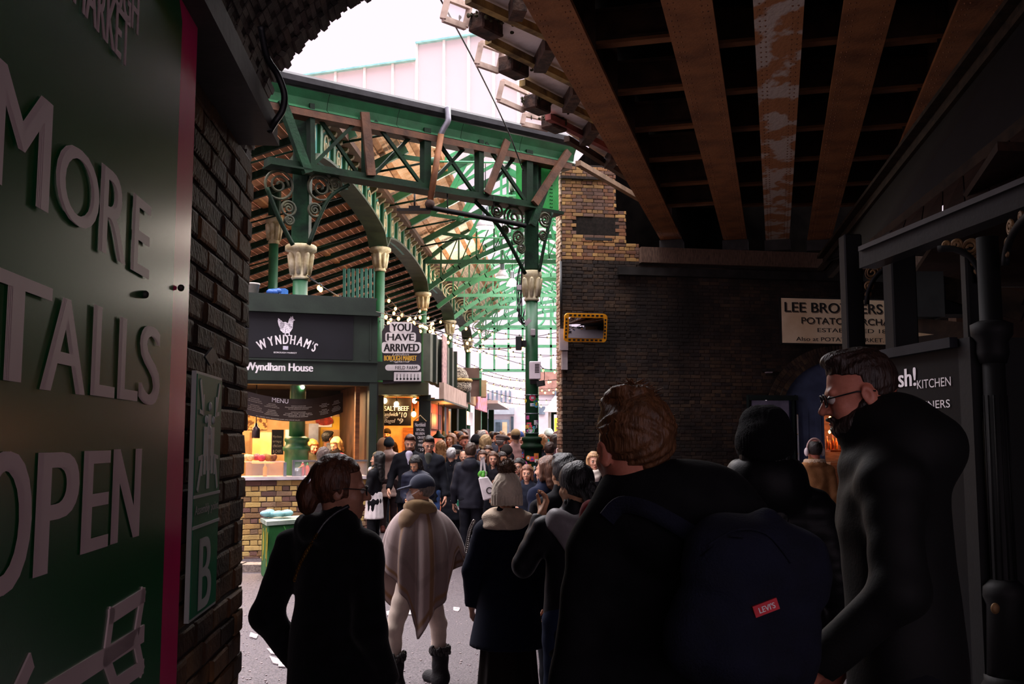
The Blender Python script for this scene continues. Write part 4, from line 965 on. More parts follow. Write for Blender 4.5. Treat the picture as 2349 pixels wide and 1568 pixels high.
def ccol(lab, x, D, r, ztop, base=True, sq=False):
    b = at(x, 1013, D); b.z = 0; t = thing('cast_column', lab, 'column', b)
    if sq: MB().box((b.x - r, b.y - r, 0), (b.x + r, b.y + r, ztop)).build('shaft', m_cast, t, bevel=.012)
    else:
        MB().lathe([(r * 1.05, .0), (r * 1.0, .9), (r * .92, ztop)], b, 20).build('shaft', m_cast, t)
        mb = MB()
        for k in range(12): a = k * math.pi / 6; d = Vector((math.cos(a), math.sin(a), 0)) * r * .98; mb.tube([b + d + UZ * .95, b + d * .95 + UZ * (ztop - .9)], r * .1, 5)
        mb.build('fluting', m_cast, t)
        MB().lathe([(r * 1.1, ztop - .72), (r * 1.35, ztop - .66), (r * 1.3, ztop - .6), (r * 1.7, ztop - .56), (r * 1.75, ztop - .5), (r * 1.1, ztop - .48)], b, 20).build('collar', m_cast, t)
    if base:
        zb = at(x, 1345, D).z; MB().lathe([(r * 2.3, 0), (r * 2.3, .35), (r * 1.9, .40), (r * 1.9, .43)], b, 20).build('plinth', m_cast, t); MB().lathe([(r * 2.35, .12), (r * 2.35, .33)], b, 20).build('brass_band', mat('dull_brass_band', '8a5a34', '5a3a20', 8, .5, .4), t)
        MB().lathe([(r * 1.7, .43), (r * 1.5, zb - .1), (r * 1.75, zb - .05), (r * 1.7, zb), (r * 1.1, zb + .04)], b, 20).build('base_moulding', m_cast, t); MB().ell(at(2283, 1395, D - .17), (.025, .012, .03), 12, 8).build('medallion', m_gilt, t)
    return t
k1 = ccol('fluted black cast column with brass banded base at the right edge', 2287, 5.6, .065, 2.86)
k0 = ccol('square dark post touching the fluted black column', 2243, 5.9, .042, 2.86, False, True)
k2 = ccol('thick square black pillar in front of the merchant board end', 2078, 8.0, .10, 3.4, False, True)
k3 = ccol('dark post standing across the middle of the merchant board', 1966, 8.6, .078, 3.5, False, True)
def spandrel(par, a, b, c, ax, D, m=m_gilt):
    """pierced corner bracket: curved rib plus scrolls; a top of post, b crown, c foot, all in the photo"""
    pa, pb, pc = at(*a, D[0]), at(*b, D[1]), at(*c, D[0]); fr = Frame(pc, (pb - pa).normalized(), UZ)
    A, B = fr.px(*a), fr.px(*b); w, h_ = B[0] - A[0], A[1]
    pts = [fr.P(A[0] + w * (1 - math.cos(q_)), h_ * math.sin(q_) * .92) for q_ in np.linspace(0, math.pi / 2, 12)]
    MB().tube(pts, .022, 6).build('spandrel_rib', m_cast, par)
    mb = MB()
    for (u, v, r_, tw, sg) in ((.22, .80, .16, 0, 1), (.55, .93, .10, 2, -1), (.10, .48, .10, 4, -1), (.80, .98, .06, 1, 1), (.06, .26, .06, 3, 1)):
        c_ = (A[0] + w * u, h_ * v); rr_ = r_ * abs(h_); mb.tube(spiral(fr, c_, rr_, 1.5, tw, 22, sg), .011, 5); mb.tube(ringpts(fr, c_, rr_ * 1.05, 16), .009, 5, closed=True)
    mb.build('scrollwork', m, par)
spandrel(k3, (1975, 612), (2045, 600), (1975, 700), 1, (8.5, 8.4)); spandrel(k0, (2234, 545), (2140, 566), (2234, 650), -1, (5.85, 6.0)); spandrel(k1, (2303, 508), (2380, 470), (2303, 610), 1, (5.5, 5.0))
# fish stall hoarding
fc = at(2207, 1013, 5.75); fc.z = 0; fd = Vector((-.125, .992, 0)); FF = Frame(fc, -fd, UZ)
fsx = thing('fish_stall', 'black panelled stall side with white typewriter style lettering', 'stall', fc)
zt_ = at(2207, 777, 5.75).z
m_fish = mat('fish_stall_black', '0d0d10', '09090b', 3, .6, 0, .03, 30, .08); 
mb = MB(); mb.obox(fc, fd * 1.25, Vector((.992, .125, 0)) * .06, UZ * zt_); mb.build('side_panel', m_fish, fsx)
mb = MB(); mb.obox(fc - FF.N * -.0 + FF.N * .0, fd * 1.25, -Vector((.992, .125, 0)) * .04, UZ * .06); mb.obox(fc + UZ * (zt_ - .05), fd * 1.25, -Vector((.992, .125, 0)) * .05, UZ * .06); mb.build('frame_moulding', mat('stall_moulding', '222328', '18191d', 4, .6, spec=.1), fsx)
mb = MB(); mb.obox(fc - fd * .12, Vector((.992, .125, 0)) * .5, fd * .12, UZ * zt_); mb.build('corner_post', m_cast, fsx)
mb = MB(); mb.obox(fc - fd * .05 + Vector((.55, .07, 0)), Vector((.992, .125, 0)) * 2.2, fd * .05, UZ * 2.15); mb.build('front_panel', m_fish, fsx); mb = MB(); mb.obox(fc - fd * .1 + Vector((.55, .07, 2.15)), Vector((.992, .125, 0)) * 2.2, fd * .1, UZ * .05); mb.build('cap_rail', mat('stall_rail', '26282d', '1a1b1f', 4, .6, spec=.1), fsx)
FF2 = Frame(FF.P(0, 0, .004), FF.U, FF.V)
if FF2.N.dot(CAM - fc) < 0: FF2 = Frame(FF.P(0, 0, 0) + FF.N * -.004, -FF.U, FF.V)
mb = MB(); text_px(mb, FF2, 'KITCHEN', 2104, 872, 2182, 884, n=.002, bold=.0); text_px(mb, FF2, 'DINNERS', 2092, 922, 2180, 934, n=.002); mb.build('lettering', m_white, fsx)
mb = MB(); text_px(mb, FF2, 'fish!', 2042, 850, 2103, 884, n=.002, bold=.05); mb.build('lettering', m_white, fsx)
# things beyond the portico: boards and a pale cabinet under the canopy
ub = thing('canopy_beams', 'brown beams and a pale metal box under the canopy behind the black pillar', 'beams', at(2160, 700, 9))
for (a, b, m) in (((2110, 640), (2349, 690), m_eave), ((2100, 650), (2349, 720), m_eave), ((2100, 745), (2240, 760), m_eave), ((2105, 790), (2235, 775), m_eave)): MB().beam(at(*a, 9.5), at(*b, 9.0), .12, .14).build('beam', m, ub)
MB().box(at(2104, 726, 9.2), at(2133, 634, 9.5)).build('grey_green_box', mat('grey_green_box', '39403c', '2a302d', 4, .5), ub); MB().box(at(2134, 720, 9.3), at(2232, 660, 9.6)).build('dark_sheet', m_fish, ub)
mb = MB(); mb.prism([Vector((2.6, 5.2, 3.25)), Vector((9, 5.6, 3.25)), Vector((9, 11.5, 3.5)), Vector((4.6, 11.5, 3.5))], (0, 0, .05)); mb.build('ceiling_boards', m_board_dk, pr)
st2 = struct('wall_portico'); MB().box((4.9, 10.9, 0), (10.4, 11.1, 3.4)).build('wall_face', mat('portico_wall', '4a3626', '2e2118', 3, .85), st2)
# ---------------- corner stall with the white hen sign ----------------
FS = Frame((at(862, 1013, 15.5).x, 15.5, 0), (.945, .327, 0), (0, 0, 1))
m_stallg = mat('dark_stall_green', '232f26', '1a241d', 3, .5, 0, .05, 30, .45)
m_signblk = mat('sign_charcoal', '17171d', '121217', 3, .5)
m_warmwall = mat('warm_back_wall', 'cfa878', 'a87c4c', 3, .6); m_tan = mat('tan_hood', 'cfa070', 'b58850', 3, .45, .1)
m_counter = mat('pale_worktop', 'd8ccd0', 'c0b2b4', 8, .4); m_yellow = mat('yellow_wall', 'e8b83c', 'd8a42c', 3, .6); m_wood = mat('stall_wood', '8a5a34', '6a4226', 4, .6, stretch=(1, 1, 6))
stl = thing('food_stall', 'dark green corner stall with the white hen sign and brick counter', 'stall', FS.P(-2, 0, -.5))
def sb(par, nm, x0, y0, x1, y1, n0, n1, m, fr=FS, bevel=0):
    mb = MB(); a = fr.px(x0, y0); b = fr.px(x1, y1); fr.box(mb, a[0], b[0], b[1], a[1], n0, n1); return mb.build(nm, m, par, bevel)
vy = lambda y, fr=FS, x=720: fr.px(x, y)[1]
uL = -4.2
def sv(par, nm, u0, u1, y0, y1, n0, n1, m, fr=FS): mb = MB(); fr.box(mb, u0, u1, vy(y1, fr), vy(y0, fr), n0, n1); return mb.build(nm, m, par)
uR = FS.px(866, 780)[0]
sv(stl, 'parapet', uL, uR - .03, 680, 714, -.1, .0, m_stallg); sv(stl, 'cornice', uL, uR + .03, 712, 720, -.1, .09, m_stallg)
sv(stl, 'fascia_board', uL, uR, 720, 828, -.1, -.01, m_stallg); sv(stl, 'name_board', uL, uR, 828, 874, -.1, .03, m_stallg); sv(stl, 'ledge', uL, uR, 825, 829, -.05, .06, m_stallg)
a = FS.px(810, 770)[0]; mb = MB(); FS.box(mb, uL, a, vy(823), vy(721), -.01, .01); mb.build('sign_panel', m_signblk, stl)
mb = MB(); FS.box(mb, FS.px(848, 780)[0], FS.px(851, 780)[0], vy(823), vy(721), -.01, .01); mb.build('batten', m_stallg, stl)
F1 = Frame(FS.P(0, 0, .012), FS.U, FS.V); F2 = Frame(FS.P(0, 0, .034), FS.U, FS.V)
mb = MB(); u0, u1 = F1.px(590, 795)[0], F1.px(721, 795)[0]
word = "WYNDHAM'S"; arc_c = F1.px(656, 905); r_ = F1.px(656, 784)[1] - arc_c[1]; k_ = .135 / .7
gl_ = [text_raw(ch, .02)[0] for ch in word]; wd = [(g_[:, 0].max() - g_[:, 0].min()) * k_ + .022 for g_ in gl_]; tot = sum(wd); acc = 0
for ch, w in zip(word, wd):
    a = R(90) + (tot / 2 - acc - w / 2) / r_ * (u1 - u0) * 1.06 / tot; acc += w; w = (w - .022) * (u1 - u0) / tot
    p = (arc_c[0] + r_ * math.cos(a), arc_c[1] + r_ * math.sin(a)); up = Vector((math.cos(a), math.sin(a))); rt = Vector((up.y, -up.x))
    f3 = Frame(F1.P(*p, 0), F1.U * rt.x + F1.V * rt.y, F1.U * up.x + F1.V * up.y)
    lettering(mb, f3, ch, -w / 2, w / 2, .06 if ch == "'" else -.03, .11, n=.002, bold=.03)
text_px(mb, F1, 'BOROUGH MARKET', 628, 806, 681, 811, n=.002, bold=.02); mb.build('lettering', m_white, stl)
mb = MB(); text_px(mb, F2, 'Wyndham House', 562, 830, 718, 858, n=.002, bold=.045); mb.build('lettering', m_white, stl)
mb = MB(); a, b = F1.px(649, 793), F1.px(661, 802); F1.box(mb, a[0], b[0], b[1], a[1], 0, .002); mb.build('flag_mark', mat('flag_white', 'd8d4e0', 'b0aec4', 40, .6), stl)
hen = [[(641, 744), (646, 739), (655, 738), (662, 742), (669, 748), (670, 755), (665, 762), (657, 765), (649, 763), (643, 757)],   # body
       [(638, 729), (641, 731), (652, 744), (649, 755), (643, 754), (639, 745), (637, 736)], [(642, 733), (646, 735), (654, 745), (648, 750)],   # tail
       [(659, 744), (664, 730), (668, 727), (672, 728), (674, 733), (672, 742), (671, 754), (664, 752)],   # neck and head
       [(673, 731), (677, 734), (673, 736)], [(666, 729), (667, 725), (669, 728), (671, 724), (673, 729)], [(671, 736), (673, 737), (672, 741)],   # beak, comb, wattle
       [(653, 763), (656, 763), (655, 769), (653, 769)], [(661, 762), (664, 761), (665, 769), (663, 769)], [(649, 768), (657, 768), (657, 770), (649, 770)], [(660, 768), (669, 768), (669, 770), (660, 770)]]   # legs and feet
mb = MB()
for q_ in hen: mb.prism([F1.Q(x, y, .001) for x, y in q_], F1.N * .002)
mb.build('hen_drawing', mat('hen_engraving', 'f0eaf2', '8a8692', 60, .6, contrast=(.35, .5)), stl)
# posts, opening, counter wall of brick
sv(stl, 'post', FS.px(846, 950)[0], uR, 874, 1240, -.15, .02, m_stallg); sv(stl, 'inner_post', FS.px(826, 950)[0], FS.px(836, 950)[0], 878, 1090, -.5, -.4, m_wood)
sv(stl, 'head_beam', uL, uR, 872, 882, -.3, -.02, m_stallg)
sv(stl, 'counter_core', uL, FS.px(846, 1150)[0], 1099, 1262, -.3, -.012, m_mortar)
bc = Bricks(brickmat('yellow_stock_brick', ['c8a868', 'b8935a', '8a6a4a', 'd0b070', '6a5048', 'c09a58', '9a7c60', '7c5a50'], dirt='5a4a3c', dirtamt=(.5, .85), dscale=3), brickmat('yellow_stock_rest', ['c8a868', 'b8935a', '8a6a4a', 'd0b070', '6a5048'], True, dirt='5a4a3c', dirtamt=(.5, .85), dscale=3), stl)
for k in range(15):
    course(bc, FS, uL + .02, FS.px(846, 1150)[0], vy(1099) - .082 - k * .079, -.06, k, lambda u, v: u > -2.25, Hh=.068)
bc.done()
mb = MB(); FS.box(mb, uL, FS.px(850, 1097)[0], vy(1099), vy(1092), -.6, .06); mb.build('worktop', m_counter, stl)
# interior: floor-to-ceiling linings
dB = -2.9
sv(stl, 'back_wall', uL, uR, 860, 1255, dB - .1, dB, m_warmwall); sv(stl, 'ceiling_lining', uL, uR + .0, 868, 873, dB, -.1, mat('stall_ceiling', '2a2018', '1a1410', 3, .8))
mb = MB(); FS.box(mb, uR - .1, uR, 0, 2.75, dB, -.15); mb.build('side_wall', mat('dark_stall_timber', '4a3020', '2e1d13', 3, .7), stl)
mb = MB(); FS.box(mb, uL, uR, vy(676), vy(680), dB, -.05); mb.build('roof_deck', m_charcoal, stl)
FB = Frame(FS.P(0, 0, dB), FS.U, FS.V)
sb(stl, 'upper_panel', 480, 868, 866, 950, .01, .05, mat('panel_shade_black', '1e1814', '120e0c', 3, .7), FB)  # dark sheet added for the shade above and behind the banner
sb(stl, 'yellow_panel', 735, 955, 792, 1090, 0, .03, m_yellow, FB); sb(stl, 'hood', 570, 992, 618, 1060, .3, .9, m_tan, FB); sb(stl, 'white_board', 654, 985, 664, 1045, .0, .05, m_white, FB)
sb(stl, 'steel_cabinet', 700, 972, 720, 1060, 0, .5, m_alu, FB); sb(stl, 'tan_panel', 740, 985, 790, 1030, .03, .06, m_tan, FB); sb(stl, 'shelf', 780, 984, 815, 987, 0, .4, m_tan, FB); sb(stl, 'steel_unit', 780, 988, 814, 1030, 0, .35, mat('brown_steel', '6a5238', '4a3826', 4, .4, .4), FB)
sb(stl, 'ticket_wall', 565, 945, 612, 985, .0, .04, mat('pinned_notes', 'c89a5c', '6a4424', 14, .7, contrast=(.45, .5)), FB); sb(stl, 'red_tiles', 792, 910, 815, 960, .0, .05, mat('red_orange_panel', 'a0441e', '7a3014', 4, .5), FB)
po = thing('burger_poster', 'square picture of a red burger on the yellow wall of the hen stall', 'poster', FB.Q(743, 965, .04)); sb(po, 'backing', 727, 953, 760, 979, .035, .05, m_white, FB)
mb = MB(); c = FB.px(743, 966); mb.prism([FB.P(c[0] + .16 * math.cos(a), c[1] + .09 * math.sin(a) * (1.2 if math.sin(a) > 0 else .8), .05) for a in np.linspace(0, 6.28, 20)[:-1]], FB.N * .01); mb.build('burger_print', mat('burger_print', 'b03018', '6a1a0c', 12, .5), po)
ck = thing('chalkboard', 'black chalkboard menu propped behind the counter of the hen stall', 'sign', FS.Q(634, 1015, -.9)); FC = Frame(FS.P(0, 0, -.9), FS.U, FS.V); sb(ck, 'board', 624, 985, 650, 1042, -.03, 0, m_black, FC)
mb = MB()
for txt, y in (('Wyndhams', 1002), ('crispy', 1013), ('chicken', 1022), ('& CHIPS', 1035)): text_px(mb, FC, txt, 626, y - 4, 646, y + 3, n=.003)
mb.build('chalk_lettering', mat('chalk', 'b8b0a8', '8a847c', 30, .9), ck)
ti = thing('till_screen', 'small lit till screen behind the staff of the hen stall', 'screen', FB.Q(737, 1003, .4)); sb(ti, 'case', 728, 996, 742, 1012, .6, .64, m_black, FB); sb(ti, 'display', 730, 998, 740, 1008, .64, .645, emit('till_glow', 'd8ecff', 2.2), FB)
# lamp over the counter, counter things
hl = thing('heat_lamp', 'brushed cylinder heat lamp hanging over the hen stall counter', 'lamp', FS.Q(592, 1003, -.4)); p = FS.Q(592, 1003, -.4)
MB().lathe([(.058, -.01), (.062, .0), (.062, .14), (.03, .17), (.02, .22)], p, 16).build('shade', mat('dark_copper_shade', '5a4a4c', '3c3032', 6, .3, .8), hl); MB().tube([p + UZ * .2, FS.P(FS.px(592, 960)[0], vy(874), -.4)], .008, 5).build('cord', m_black, hl)
def bottle(lab, x, y, h, m, mc, grp=None, n=-.2):
    p = FS.Q(x, y, n); p.z = vy(1092) + .004; t = thing('sauce_bottle', lab, 'bottle', p, grp)
    MB().lathe([(.03, 0), (.033, .02), (.033, h * .6), (.012, h * .8)], p, 12).build('body', m, t); MB().lathe([(.014, h * .8), (.014, h * .84), (.005, h)], p, 10).build('nozzle', mc, t)
bottle('yellow mustard bottle standing on the hen stall counter by the glass guard', 611, 1080, .2, solid('e8b820', .35), solid('f0e0a0'))
bottle('red squeezy sauce bottle with pale nozzle on the hen stall counter', 698, 1080, .24, solid('c8202c', .35), solid('e8d0b0')); bottle('orange chilli sauce bottle with green cap on the hen stall counter', 709, 1080, .2, solid('d8481c', .35), solid('3aa04a'))
pt = thing('sauce_pot', 'small steel pot of cutlery on the hen stall counter', 'pot', FS.Q(685, 1085, -.2)); p = FS.Q(685, 1085, -.2); p.z = vy(1092) + .004
MB().lathe([(.07, 0), (.075, .02), (.075, .12), (.07, .12), (.065, .03)], p, 16).build('bowl', m_alu, pt); MB().tube([p + Vector((0, 0, .1)), p + Vector((.1, 0, .16))], .012, 6).build('handle', solid('c89858'), pt)
gd = thing('glass_guard', 'glass sneeze guard with a steel post on the hen stall counter', 'screen', FS.Q(680, 1090, .0))
sb(gd, 'post', 672, 1056, 677, 1092, -.1, -.06, m_alu); sb(gd, 'top_rail', 672, 1055, 846, 1058, -.1, -.06, m_alu); sb(gd, 'pane', 677, 1058, 846, 1092, -.085, -.08, glassmat('guard_glass', 'ffffff', .9, 'ffffff', .05))
ds = thing('display_shelf', 'lit glass display shelf of filled rolls on the hen stall counter', 'cabinet', FS.Q(610, 1075, -.3))
sb(ds, 'glass_top', 565, 1058, 655, 1060, -.5, -.1, glassmat('shelf_glass', 'fff0e0', .7, 'ffffff', .1)); sb(ds, 'pane', 565, 1060, 655, 1092, -.1, -.095, glassmat('pane_glass', 'fff4e8', .9, 'ffffff', .05)); sb(ds, 'side_post', 652, 1060, 658, 1092, -.12, -.06, m_alu)
for i, (x, w_, c, lab) in enumerate(((573, .1, 'e8c890', 'pale wrapped roll at the left end of the lit display shelf'), (600, .12, 'd84858', 'red and white food tray on the lit display shelf'), (617, .1, 'b8783c', 'heap of golden fried chicken on the lit display shelf'), (631, .07, '8a5030', 'small brown bun at the right end of the lit display shelf'))):
    p = FS.Q(x, 1056, -.3); t = thing('filled_roll', lab, 'food', p); mb = MB(); rr = random.Random(i)
    for _ in range(5): mb.ell(p + Vector((rr.uniform(-w_, w_) * .6, rr.uniform(-.04, .04), rr.uniform(.02, .07))), (w_ * .5, .05, .045), 9, 6)
    mb.build('filling', mat('food_%d' % i, c, tuple(x_ * .6 for x_ in lin(c)), 18, .6, 0, .4, 30), t)
# curved menu banner hung in the opening
bn = thing('menu_banner', 'black curved banner with small white menu lines hanging in the hen stall opening', 'banner', FS.Q(680, 930, -.25))
m_ban = mat('banner_vinyl', '33251c', '2a1e17', 3, .35)  # brown tone carries the warm light coming through the banner
ub0, ub1 = FS.px(545, 930)[0], FS.px(795, 930)[0]
def ban(u, s_, n_add=0):
    x = 545 + (u - ub0) / (ub1 - ub0) * 250; t_ = (x - 682) / 115
    ytop = 914 - 18 * t_ * t_ ; ybot = 966 - (16 if t_ < 0 else 24) * t_ * t_
    y = ytop + (ybot - ytop) * s_; return FS.P(u, vy(y), -.34 - .22 * (1 - t_ * t_) * 0 + .16 * (1 - min(1, t_ * t_)) + n_add)
P_ = [[ban(u, s_) for u in np.linspace(ub0, ub1, 40)] for s_ in np.linspace(0, 1, 6)]
MB().grid(P_).build('cloth', m_ban, bn); P2 = [[ban(u, s_, -.01) for u in np.linspace(ub0, ub1, 40)] for s_ in (0, 1)]; MB().grid(P2).build('backing', m_ban, bn)
def bantext(mb, txt, x0, x1, s0, s1):
    co, fs = text_raw(txt, .02); lo, hi = co.min(0), co.max(0); vs = []
    for c in co:
        a = (c[0] - lo[0]) / (hi[0] - lo[0]); b = (c[1] - lo[1]) / max(hi[1] - lo[1], 1e-5); u = ub0 + ((x0 + a * (x1 - x0)) - 545) / 250 * (ub1 - ub0); vs.append(ban(u, s0 + (s1 - s0) * (1 - b), .006))
    mb.add(vs, fs)
mb = MB(); bantext(mb, 'MENU', 625, 662, .03, .22); mb.build('title', m_white, bn)
mb = MB(); rt = random.Random(2); al_ = 'THE BURGER SEASONED CHICKEN BRIOCHE CHIPS SALAD SANDWICH'.split()
for x0, x1, rows in ((567, 607, 8), (608, 642, 8), (652, 720, 8), (735, 760, 8), (765, 790, 8)):
    for r_ in range(rows):
        if r_ in (3,): continue
        w_ = rt.uniform(.55, 1) * (x1 - x0) if r_ % 4 else (x1 - x0) * .5
        s0 = .30 + r_ * .068 if x0 > 600 else .2 + r_ * .075
        c_ = (x0 + x1) / 2; bantext(mb, ' '.join(rt.choice(al_) for _ in range(3)), c_ - w_ / 2, c_ + w_ / 2, s0, s0 + .035)
bantext(mb, 'ALL SERVED WITH SEASONED CHIPS AND HOUSE SALAD', 590, 690, .92, .96); tag(mb.build('small_lettering', mat('banner_print', 'c8bcae', 'b0a496', 4, .6), bn), kind='stuff')
# things on the stall roof
for i, (x, w_, h_, c, lab) in enumerate(((583, .11, .16, 'd8d0c8', 'white plastic tub on the hen stall roof beside the brick pier'), (634, .12, .13, '3a64b0', 'crumpled blue bag on the hen stall roof next to the slim column'), (652, .16, .12, '3f78c8', 'blue and white box on the hen stall roof'))):
    p = FS.Q(x, 690, -.4); p.z = vy(676) + .002; t = thing('tub' if not i else 'bag' if i == 1 else 'box', lab, ['tub', 'bag', 'box'][i], p)
    if i == 0: MB().lathe([(w_ * .8, 0), (w_, h_), (w_ * 1.05, h_)], p, 16).build('body', solid(c), t); MB().lathe([(w_ * 1.06, h_), (w_ * 1.06, h_ + .03)], p, 16).build('lid', solid('b8b0a8'), t)
    elif i == 1:
        mb = MB(); rr = random.Random(8)
        for _ in range(6): mb.ell(p + Vector((rr.uniform(-.08, .08), rr.uniform(-.05, .05), .06 + rr.uniform(-.01, .03))), (.07, .06, .055), 8, 6)
        mb.build('body', solid(c, .3), t)
    else: MB().box(p + Vector((-w_ / 2, -.1, 0)), p + Vector((w_ / 2, .1, h_))).build('body', solid(c), t); MB().box(p + Vector((-w_ / 2 - .002, -.102, .03)), p + Vector((0, .102, .08))).build('label', m_white, t)
def area(name, loc, size, energy, col, rot=(0, 0, 0), sy=None):
    l = bpy.data.lights.new(name, 'AREA'); l.energy = energy; l.color = lin(col); l.size = size
    if sy: l.shape = 'RECTANGLE'; l.size_y = sy
    o = bpy.data.objects.new(name, l); C.objects.link(o); o.location = loc; o.rotation_euler = rot; return o
def point(name, loc, energy, col, r_=.06):
    l = bpy.data.lights.new(name, 'POINT'); l.energy = energy; l.color = lin(col); l.shadow_soft_size = r_; o = bpy.data.objects.new(name, l); C.objects.link(o); o.location = loc; return o
area('stall_strip_light', FS.P(-1.2, 2.5, -1.3), 1.6, 110, 'ffd09a', (0, 0, 0), .5); area('stall_strip_light', FS.P(-2.6, 2.5, -1.0), 1.0, 60, 'ffcf98', (0, 0, 0), .4); point('counter_glow', FS.P(-2.0, 1.5, -.35), 6, 'ffb050')
sl = thing('spot_lamp', 'bright white spot lamp under the hen stall fascia beside the column', 'lamp', FS.Q(704, 884, -.5)); p = FS.Q(704, 884, -.5); MB().ell(p, (.03, .03, .03), 10, 8).build('bulb', emit('spot_white', 'fff0d8', 30), sl); MB().tube([p + UZ * .02, p + UZ * .12], .03, 8).build('holder', m_black, sl)

# graffiti covered green bin in front of the counter
bx = thing('grit_bin', 'green graffiti covered bin in front of the brick counter', 'bin', at(640, 1330, 12.4))
p0_, p1_, p2_ = atz(612, 1333, 0), atz(735, 1318, 0), atz(569, 1288, 0)
a, b = Vector((p0_.x, p0_.y, 0)), Vector((p1_.x, p1_.y, 0)); d_ = Vector((p2_.x, p2_.y, 0)) - a; d_ = d_.normalized() * .62; hb = at(620, 1205, p0_.y).z; b = a + (b - a).normalized() * .8
m_bin = mat('graffiti_green', '2a6a34', '1a4a24', 3, .5, 0, .15, 20); m_graf = mat('graffiti_lime', '5aa850', '3f8a3c', 8, .5); m_drip = mat('graffiti_yellow', 'c8b440', '9a8a30', 8, .6)
MB().obox(a, b - a, d_, UZ * hb).build('body', m_bin, bx, bevel=.015); MB().obox(a + UZ * hb - (b - a) * .03 - d_ * .03, (b - a) * 1.06, d_ * 1.06, UZ * .05).build('lid', mat('bin_lid', 'a8b4a8', '6a7a6c', 5, .5), bx)
fb = Frame(a - d_ * .004, b - a, UZ); cx_ = .42
mb = MB(); mb.stroke(spiral(fb, (cx_, .42), .13, 1.3, 1, 24), .018, fb.N, .003); mb.stroke([fb.P(.25 + .03 * math.sin(k), .15 + k * .05) for k in range(11)], .014, fb.N, .003); mb.stroke(spiral(fb, (.35, .2), .07, 1.0, 0, 16), .015, fb.N, .003); mb.stroke([fb.P(.2 + .02 * k, .3 + .08 * math.sin(k * 1.4)) for k in range(10)], .012, fb.N, .003); mb.build('graffiti', m_graf, bx)
fs_ = Frame(a - (b - a) * .003 + d_, -d_, UZ); mb = MB(); rr = random.Random(6)
for k in range(12): x = rr.uniform(.05, .7); mb.stroke([fs_.P(x, hb - rr.uniform(.02, .15)), fs_.P(x + rr.uniform(-.02, .02), rr.uniform(.15, .5))], rr.uniform(.015, .04), fs_.N, .003)
mb.build('paint_drips', m_drip, bx)
p = a + (b - a) * .42 + d_ * .5 + UZ * (hb + .05); t = thing('paper_bag', 'crumpled pale blue paper bag lying on the green bin', 'bag', p - Vector((.15, 0, 0))); mb = MB(); rr = random.Random(3)
for _ in range(7): mb.ell(p + Vector((rr.uniform(-.28, .0), rr.uniform(-.1, .1), .035 + rr.uniform(0, .04))), (rr.uniform(.06, .1), .07, rr.uniform(.035, .05)), 7, 5)
mb.build('paper', mat('pale_blue_paper', '9cc8cc', '7aa8b0', 12, .8), t)

# ---------------- second stall with the hand-lettered arrival board ----------------
F5 = Frame((at(900, 1013, 20.5).x, 20.5, 0), (1, .04, 0), (0, 0, 1))
s2 = thing('food_stall', 'corner stall with orange side wall and glowing counter below the arrival board', 'stall', F5.Q(930, 1200))
m_olive = mat('olive_fascia', '4a4a34', '343628', 3, .55)
sb(s2, 'fascia', 868, 878, 983, 907, -.1, .3, m_olive, F5); sb(s2, 'dark_end_board', 868, 832, 905, 874, .3, .36, m_stallg, F5); sb(s2, 'corner_post', 961, 905, 985, 1240, -.2, .0, m_stallg, F5); sb(s2, 'left_post', 866, 905, 876, 1240, -.2, .0, m_olive, F5)
sb(s2, 'back_wall', 860, 900, 985, 1240, -2.4, -2.3, m_warmwall, F5); sb(s2, 'head_lining', 870, 904, 975, 909, -2.3, 0, m_tan, F5); sb(s2, 'counter', 872, 1052, 962, 1240, -.5, -.05, m_wood, F5); sb(s2, 'counter_top', 870, 1046, 964, 1054, -.55, .02, m_yellow, F5); sb(s2, 'inner_door', 907, 977, 962, 1050, -2.3, -2.2, m_wood, F5)
xF = lambda D, off=0: Hp(-2.8 + off, D, 0)
def wallrun(par, nm, D0, D1, z0, z1, m, off=0, th=.15):
    a = xF(D0, off); mb = MB().obox(Vector((a.x, a.y, z0)), Ad * (D1 - D0), -Ar * th, UZ * (z1 - z0)); return mb.build(nm, m, par)
def zat(x, y, D): return at(x, y, D).z
m_fin = mat('grey_green_boards', '6e7264', '585c50', 3, .7); m_poster = mat('faded_pink_poster', 'c8a4a0', '8a6a6c', 12, .7)
zt1, zb1 = 3.95, 2.95
for k in range(9):
    D0 = 20.6 + k * .5; wallrun(s2, 'upright_board', D0, D0 + .44, zb1, zt1 - .0 * k, m_fin, .03 * (k % 2)); 
    if k % 2 == 0: wallrun(s2, 'batten', D0 + .42, D0 + .52, zb1, zt1 + .02, m_stallg, .07, .1)
wallrun(s2, 'banner_poster', 21.7, 22.5, zb1 - .2, zt1 + .1, m_poster, .12, .02); wallrun(s2, 'side_fascia', 20.5, 25.6, 2.58, 2.92, mat('pale_side_fascia', 'c8ac9c', 'a88a7a', 3, .6), .3, .1); wallrun(s2, 'soffit', 20.5, 25.6, 2.54, 2.58, m_olive, .3, .6)
wallrun(s2, 'orange_wall', 20.9, 25.2, 0, 2.56, mat('orange_wall', 'd0703a', 'b85a2c', 2, .6), -.15); wallrun(s2, 'side_post', 23.9, 24.3, 0, 2.56, m_stallg, -.1); wallrun(s2, 'side_post', 25.3, 25.7, 0, 2.9, m_green_dk, .05); wallrun(s2, 'wall_sign', 21.6, 23.3, 1.98, 2.32, mat('brown_sign', '5a3028', '40221c', 3, .6), -.1)
for D in (21.6, 22.6):
    p = xF(D, .05) + UZ * 1.78; MB().lathe([(.15, 0), (.14, .03), (.05, .1), (.03, .16)], p, 12).build('pendant_shade', m_green_dk, s2); MB().tube([p + UZ * .15, p + UZ * .78], .008, 5).build('pendant_cord', m_black, s2)
